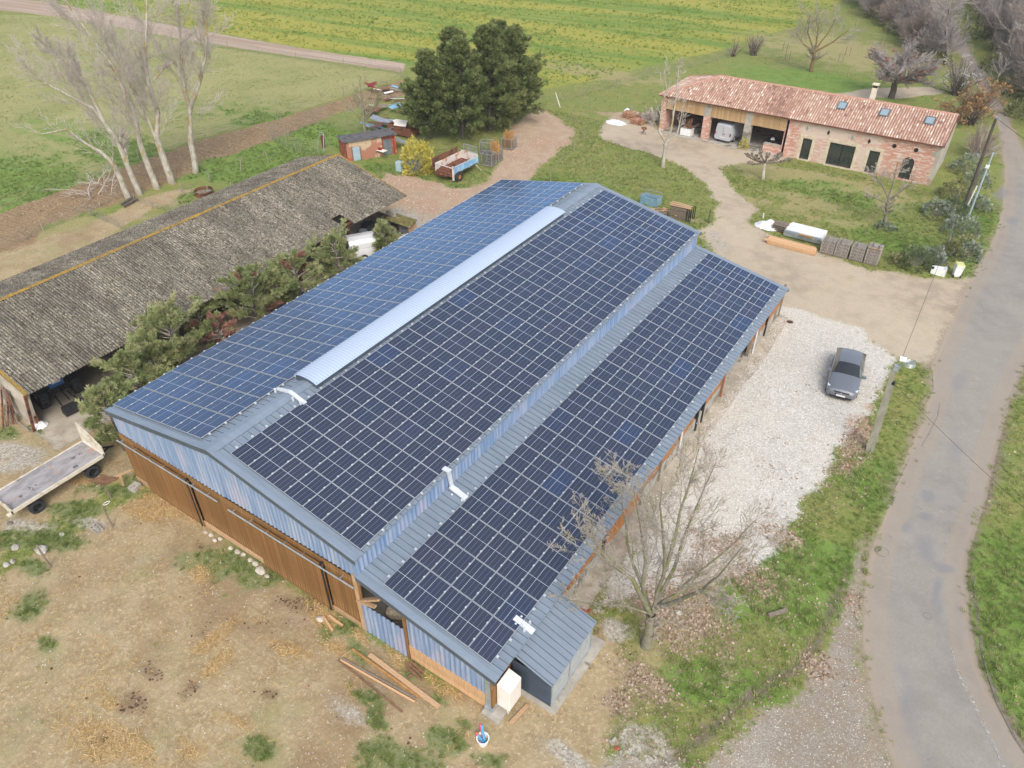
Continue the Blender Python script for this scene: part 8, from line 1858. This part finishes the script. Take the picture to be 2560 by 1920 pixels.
for i in range(3): b = MB(); b.obox((q[0]+rg.gauss(0, .05), q[1]-.3+i*.3, 1.12), (1.9, .18, .04), (0, 0, rg.gauss(0, .05))); b.build('top_board', m_pale, t)
q = P2(1405, 440); t = thing('blue_crate', 'open light blue mesh crate just behind the barn roof edge', 'crate', q); b = MB(); w = .8
for s in (-1, 1): b.box(q[0]-w, q[0]+w, q[1]+s*.5-.02, q[1]+s*.5+.02, 0, .7); b.box(q[0]+s*w-.02, q[0]+s*w+.02, q[1]-.5, q[1]+.5, 0, .7)
b.build('sides', M('blue_crate_plastic', '86aabb', '7698aa', 3, .5), t); b = MB()
for s in (-1, 1): b.bar((q[0]-w, q[1]+s*.5, 1.0), (q[0]+w, q[1]+s*.5, 1.0), .04); b.bar((q[0]+s*w, q[1]-.5, 0), (q[0]+s*w, q[1]-.5, 1.0), .04); b.bar((q[0]+s*w, q[1]+.5, 0), (q[0]+s*w, q[1]+.5, 1.0), .04)
b.build('rails', m_gal, t)
# by the garages
def woodpile(label, c, w, d, h, m1, n, seed, name='wood_pile', cat='wood pile', L=.6):
    t = thing(name, label, cat, c); rg = random.Random(seed); rows = int(h/.09)
    for i in range(rows):
        for j in range(int(w/.18)):
            b = MB(); b.obox((c[0]-w/2+j*.18+rg.gauss(0, .02), c[1]+rg.gauss(0, .05), .05+i*.09), (.15, d*rg.uniform(.8, 1.1), .075), (0, 0, rg.gauss(0, .06))); b.build('board', m1 if rg.random() < .7 else m_pale, t)
a = P2(1365, 255); woodpile('neat pile of pale short boards at the end of the yard', a, 1.8, 1.3, .7, M('brick_red_board', 'b58c70', 'a3765a', 5, .85), 0, 1); a = P2(1380, 268); woodpile('lower pile of reddish boards beside the pale pile', a, 1.5, 1.0, .6, M('reddish_board', 'b07f66', '9c6a52', 5, .85), 0, 2)
a = P2(1330, 266); cloth('white_sacks', 'white sacks slumped at the left end of the yard', 'sacks', a, 1.2, .8, .5, m_wht, 12, 3); a = P2(1355, 240); cloth('white_bag', 'small white bag beyond the board piles', 'bag', a, .4, .4, .5, m_wht, 13)
a = P2(1405, 262); t = thing('rubble_heap', 'grey heap of rubble and twigs against the end pier of the garages', 'heap', a); b = MB(); rg = random.Random(4)
for i in range(60): b.ball((a[0]+rg.gauss(0, .8), a[1]+rg.gauss(0, .5), .1+abs(rg.gauss(0, .35))), rg.uniform(.1, .28), 6, jit=.2, rng=rg)
b.build('rubble', m_conc, t, kind='stuff'); out = [[] for _ in range(3)]
for k in range(30): grow(out, (a[0]+rg.gauss(.5, .7), a[1]+rg.gauss(-.3, .4), .3), (rg.uniform(-.6, 1), rg.uniform(-1, .4), rg.uniform(.2, 1)), rg.uniform(.8, 1.8), .02, 0, rg, dict(seg=[4, 3, 2], n=[5, 4], t0=[.2, .2], ang=[.6, .6], lr=[.5, .5], rr=[.6, .6], wig=.12, trop=[0, 0, 0], rmin=.012, minz=-.5))
V, F = tubes([s for o in out for s in o], 3); mesh_np('twigs', V, [F], m_tw_o, t)
a = P2(1482, 292); t = thing('wood_bag', 'white bulk bag filled with twisted red brown logs in the first garage', 'bulk bag', a); b = MB(); b.box(a[0]-.6, a[0]+.6, a[1]-.3, a[1]+.6, .05, .75); b.build('bag', m_wht, t); b = MB()
for k in range(26): p0 = (a[0]+rg.gauss(0, .3), a[1]+.15+rg.gauss(0, .2), .75); b.tube(p0, (p0[0]+rg.gauss(0, .5), p0[1]+rg.gauss(0, .3), .9+rg.random()*.9), .05, .03, 5)
b.build('logs', m_wood_b, t)
a = P2(1390, 290); t = thing('brazier', 'small rusty brazier on thin legs in the yard', 'brazier', a); b = MB(); b.ball((a[0], a[1], .65), .3, 8, sq=(1.2, .9, .5)); b.build('bowl', m_rust, t)
for k in range(3): b = MB(); b.bar((a[0]+.25*cos(k*2.1), a[1]+.25*sin(k*2.1), 0), (a[0], a[1], .6), .035); b.build('leg', m_rust, t)
bush('climbing_plant', 'yellow green climbing plant at the concrete pier of the garage', (1.1, 62.45), .45, 1.1, 150, m_lv_y, 120, .24, cat='plant')
a = (3.6, 64.2); t = thing('workbench', 'dark workbench with white bundles inside the right garage', 'workbench', (*a, 0)); b = MB(); b.box(a[0]-.7, a[0]+.7, a[1]-.3, a[1]+.3, .85, .92); b.build('top', m_black, t)
for s in (-.6, .6): b = MB(); b.box(a[0]+s-.04, a[0]+s+.04, a[1]-.25, a[1]+.25, .04, .85); b.build('leg', m_black, t)
cloth('white_bundle', 'white bundle lying on the workbench in the right garage', 'bundle', (3.45, 64.1), .25, .2, .35, m_wht, 15); bpy.data.objects['white_bundle'].location.z = .92
rock('white_rock', 'white rock on the grass near the leaning pole', 'rock', *P2(1856, 991), .13, m_rock, 71); rock('white_rock', 'white stone among the leaf litter above the bare tree', 'rock', *P2(1465, 1325), .16, m_rock, 72)
for k, (x, y) in enumerate([(1258, 1318), (1262, 1325), (1272, 1320), (1320, 1606), (1332, 1618), (1326, 1600), (1341, 1630)]):
    a = P2(x, y); b = MB(); b.obox((a[0], a[1], .05), (.2, .1, .08), (0, .1, k*.9)); tag(b.build('loose_brick', m_redb if k in (0, 1, 2, 4) else m_conc), 'loose brick ' + ['left of the heap behind the annex', 'middle of the heap behind the annex', 'right of the heap behind the annex', 'at the grass corner near the gravel', 'red one at the grass corner', 'topmost at the grass corner', 'lowest along the grass corner'][k], 'brick', 'loose bricks on the ground')
bar_thing('cut_log', 'dark cut log lying in the grass left of the ruts', 'log', Pz(1665, 1338, .1), Pz(1690, 1330, .12), .16, .16, m_bark_d) if False else None
a, c = Pz(1660, 1330, .1), Pz(1700, 1318, .1); bar_thing('cut_log', 'short grey brown log lying in the leaf litter by the grass verge', 'log', a, c, .15, .15, m_oldwood)
# painted line and cracks on the road
def strip(name, pts, w, mat, label, z=.006, cat='road marking'):
    V = []; F = []; n = len(pts)
    for i, p in enumerate(pts):
        a = Vector((*pts[max(0, i-1)], 0)); c = Vector((*pts[min(n-1, i+1)], 0)); d = (c-a).normalized(); s = Vector((-d.y, d.x, 0))*w/2*(.5+.5*sin(pi*(i+.3)/(n-.4)))
        V += [(p[0]+s.x, p[1]+s.y, z), (p[0]-s.x, p[1]-s.y, z)]
    F = [(2*i, 2*i+1, 2*i+3, 2*i+2) for i in range(n-1)]
    o = mesh_np(name, V, [np.array(F)], mat); tag(o, label, None, None, 'structure'); return o
def worn(name, c, w0=.5):
    t = NT(name); g = t.n.new('ShaderNodeNewGeometry').outputs['Position']; f = t.ramp(t.noise(7, 4, .8, g), w0-.1, w0+.1)
    return t.done(lin(c), .9, 0, .2, alpha=f)
strip('worn_road_line', [P2(x, y) for x, y in [(2055, 1400), (2062, 1430), (2078, 1470), (2100, 1515), (2125, 1565), (2150, 1620), (2175, 1670)]], .16, worn('worn_white_line', 'b4b1aa', .53), 'worn pale line along the right lane of the road', .012)
m_crack = worn('crack_dark', '7f786f', .5)
for k, pts in enumerate([[(2008, 790), (2014, 810), (2016, 840), (2000, 870)], [(2030, 870), (2025, 900), (2005, 940), (1990, 965)], [(1965, 990), (1950, 1020), (1930, 1060), (1925, 1080)], [(1905, 1095), (1895, 1120), (1890, 1140)]]):
    strip('road_crack', [P2(*p) for p in pts], .045, m_crack, 'dark crack along the left edge of the road', .013)
for (x, y, r) in ((1905, 1192, .3), (2003, 1331, .17)):
    c = P2(x, y); strip('road_crack', [(c[0]+r*cos(a)*(1+.1*sin(3*a)), c[1]+r*sin(a)) for a in np.linspace(0, 2*pi, 15)], .035, m_crack, 'round sealed patch outline on the road', .014)
m_patch = worn('tar_patch', '85858a', .5)
for (x, y, x2, y2, w) in ():
    a, c = P2(x, y), P2(x2, y2); strip('tar_patch', [(a[0]+(c[0]-a[0])*u, a[1]+(c[1]-a[1])*u) for u in np.linspace(0, 1, 6)], w, m_patch, 'dark tar stain on the asphalt', .010)
# rope-like kerb along the right verge
b = MB(); pts = [P2(x, y) for x, y in [(2104, 1245), (2106, 1290), (2112, 1340), (2120, 1400), (2132, 1450), (2155, 1520), (2190, 1590), (2230, 1650)]]
for a, c in zip(pts[:-1], pts[1:]): b.bar((a[0], a[1], .0), (c[0], c[1], .0), .10, .05)
o = b.build('verge_kerb', M('dark_kerb', '7f796d', '6b665b', 5, .9, c3='7a7464')); tag(o, 'low dark kerb line along the right verge', None, None, 'structure')
# sheep behind the low blue sheet
m_wool = M('dirty_wool', 'd0c4ae', 'b0a38c', 7, .95, 0, .5, 24); m_face = M('dark_face', '3a322c', '2c2622', 5, .9)
def sheep(label, x, y, rz, s=1.0):
    t = thing('sheep', label, 'sheep', (x, y, 0), rz, 'sheep penned inside the barn')
    b = MB()
    prof = [(.05, -.62, .72), (.20, -.55, .72), (.29, -.35, .70), (.31, -.05, .69), (.31, .2, .70), (.27, .42, .73), (.18, .56, .82), (.12, .66, .92), (.06, .74, .98)]
    n = 12; V = []
    for r, px_, z in prof:
        for i in range(n): a = 2*pi*i/n; V.append((px_, r*cos(a)*(1+.04*sin(5*a+px_*9)), z+r*.95*sin(a)*(1+.04*cos(4*a+px_*7))))
    F = [(k*n+i, k*n+(i+1) % n, (k+1)*n+(i+1) % n, (k+1)*n+i) for k in range(len(prof)-1) for i in range(n)]+[tuple(range(n-1, -1, -1))]
    b.add(V, F)
    for lx in (-.4, .32):
        for ly in (-.15, .15): b.tube((lx, ly, .55), (lx+(.04 if lx < 0 else 0), ly, .28), .07, .045, 6, m=1); b.tube((lx+(.04 if lx < 0 else 0), ly, .28), (lx, ly, 0), .04, .035, 6, m=1)
    b.ball((.82, 0, .98), .13, 10, 1, (1.35, .72, .8)); b.ball((.93, 0, .93), .08, 8, 1, (1.3, .8, .8))
    b.build('body', [m_wool, m_face], t, local=True)
    for s_ in (-1, 1): q = MB(); q.add([(.74, s_*.08, 1.03), (.70, s_*.24, 1.0), (.78, s_*.22, .95)], [(0, 1, 2)]); q.build('ear', m_face, t, local=True)
for k, (x, y, rz, lab) in enumerate([(9.0, -.75, .5, 'sheep nearest the pale brace, facing right'), (9.9, -.6, 2.9, 'sheep in the middle, back towards the opening'), (9.6, .35, 1.2, 'sheep behind the middle one, facing away'), (10.7, -.2, 3.4, 'sheep at the right end beside the post'), (8.5, .3, -.4, 'sheep deepest in the shade on the left')]): sheep(lab, x, y, rz)
# ------------------------------------------------------------------ the air itself
if HAZE:
    b = MB(); b.box(-1590, 1590, -390, 2390, -1.5, 34.0)
    hm = bpy.data.materials.new('haze'); hm.use_nodes = True
    for n_ in list(hm.node_tree.nodes): hm.node_tree.nodes.remove(n_)
    ho = hm.node_tree.nodes.new('ShaderNodeOutputMaterial'); hv = hm.node_tree.nodes.new('ShaderNodeVolumePrincipled')
    hv.inputs['Density'].default_value = HAZE; hv.inputs['Color'].default_value = (.94, .96, 1, 1); hm.node_tree.links.new(hv.outputs[0], ho.inputs['Volume'])
    hz = b.build('haze', hm); hz['kind'] = 'stuff'
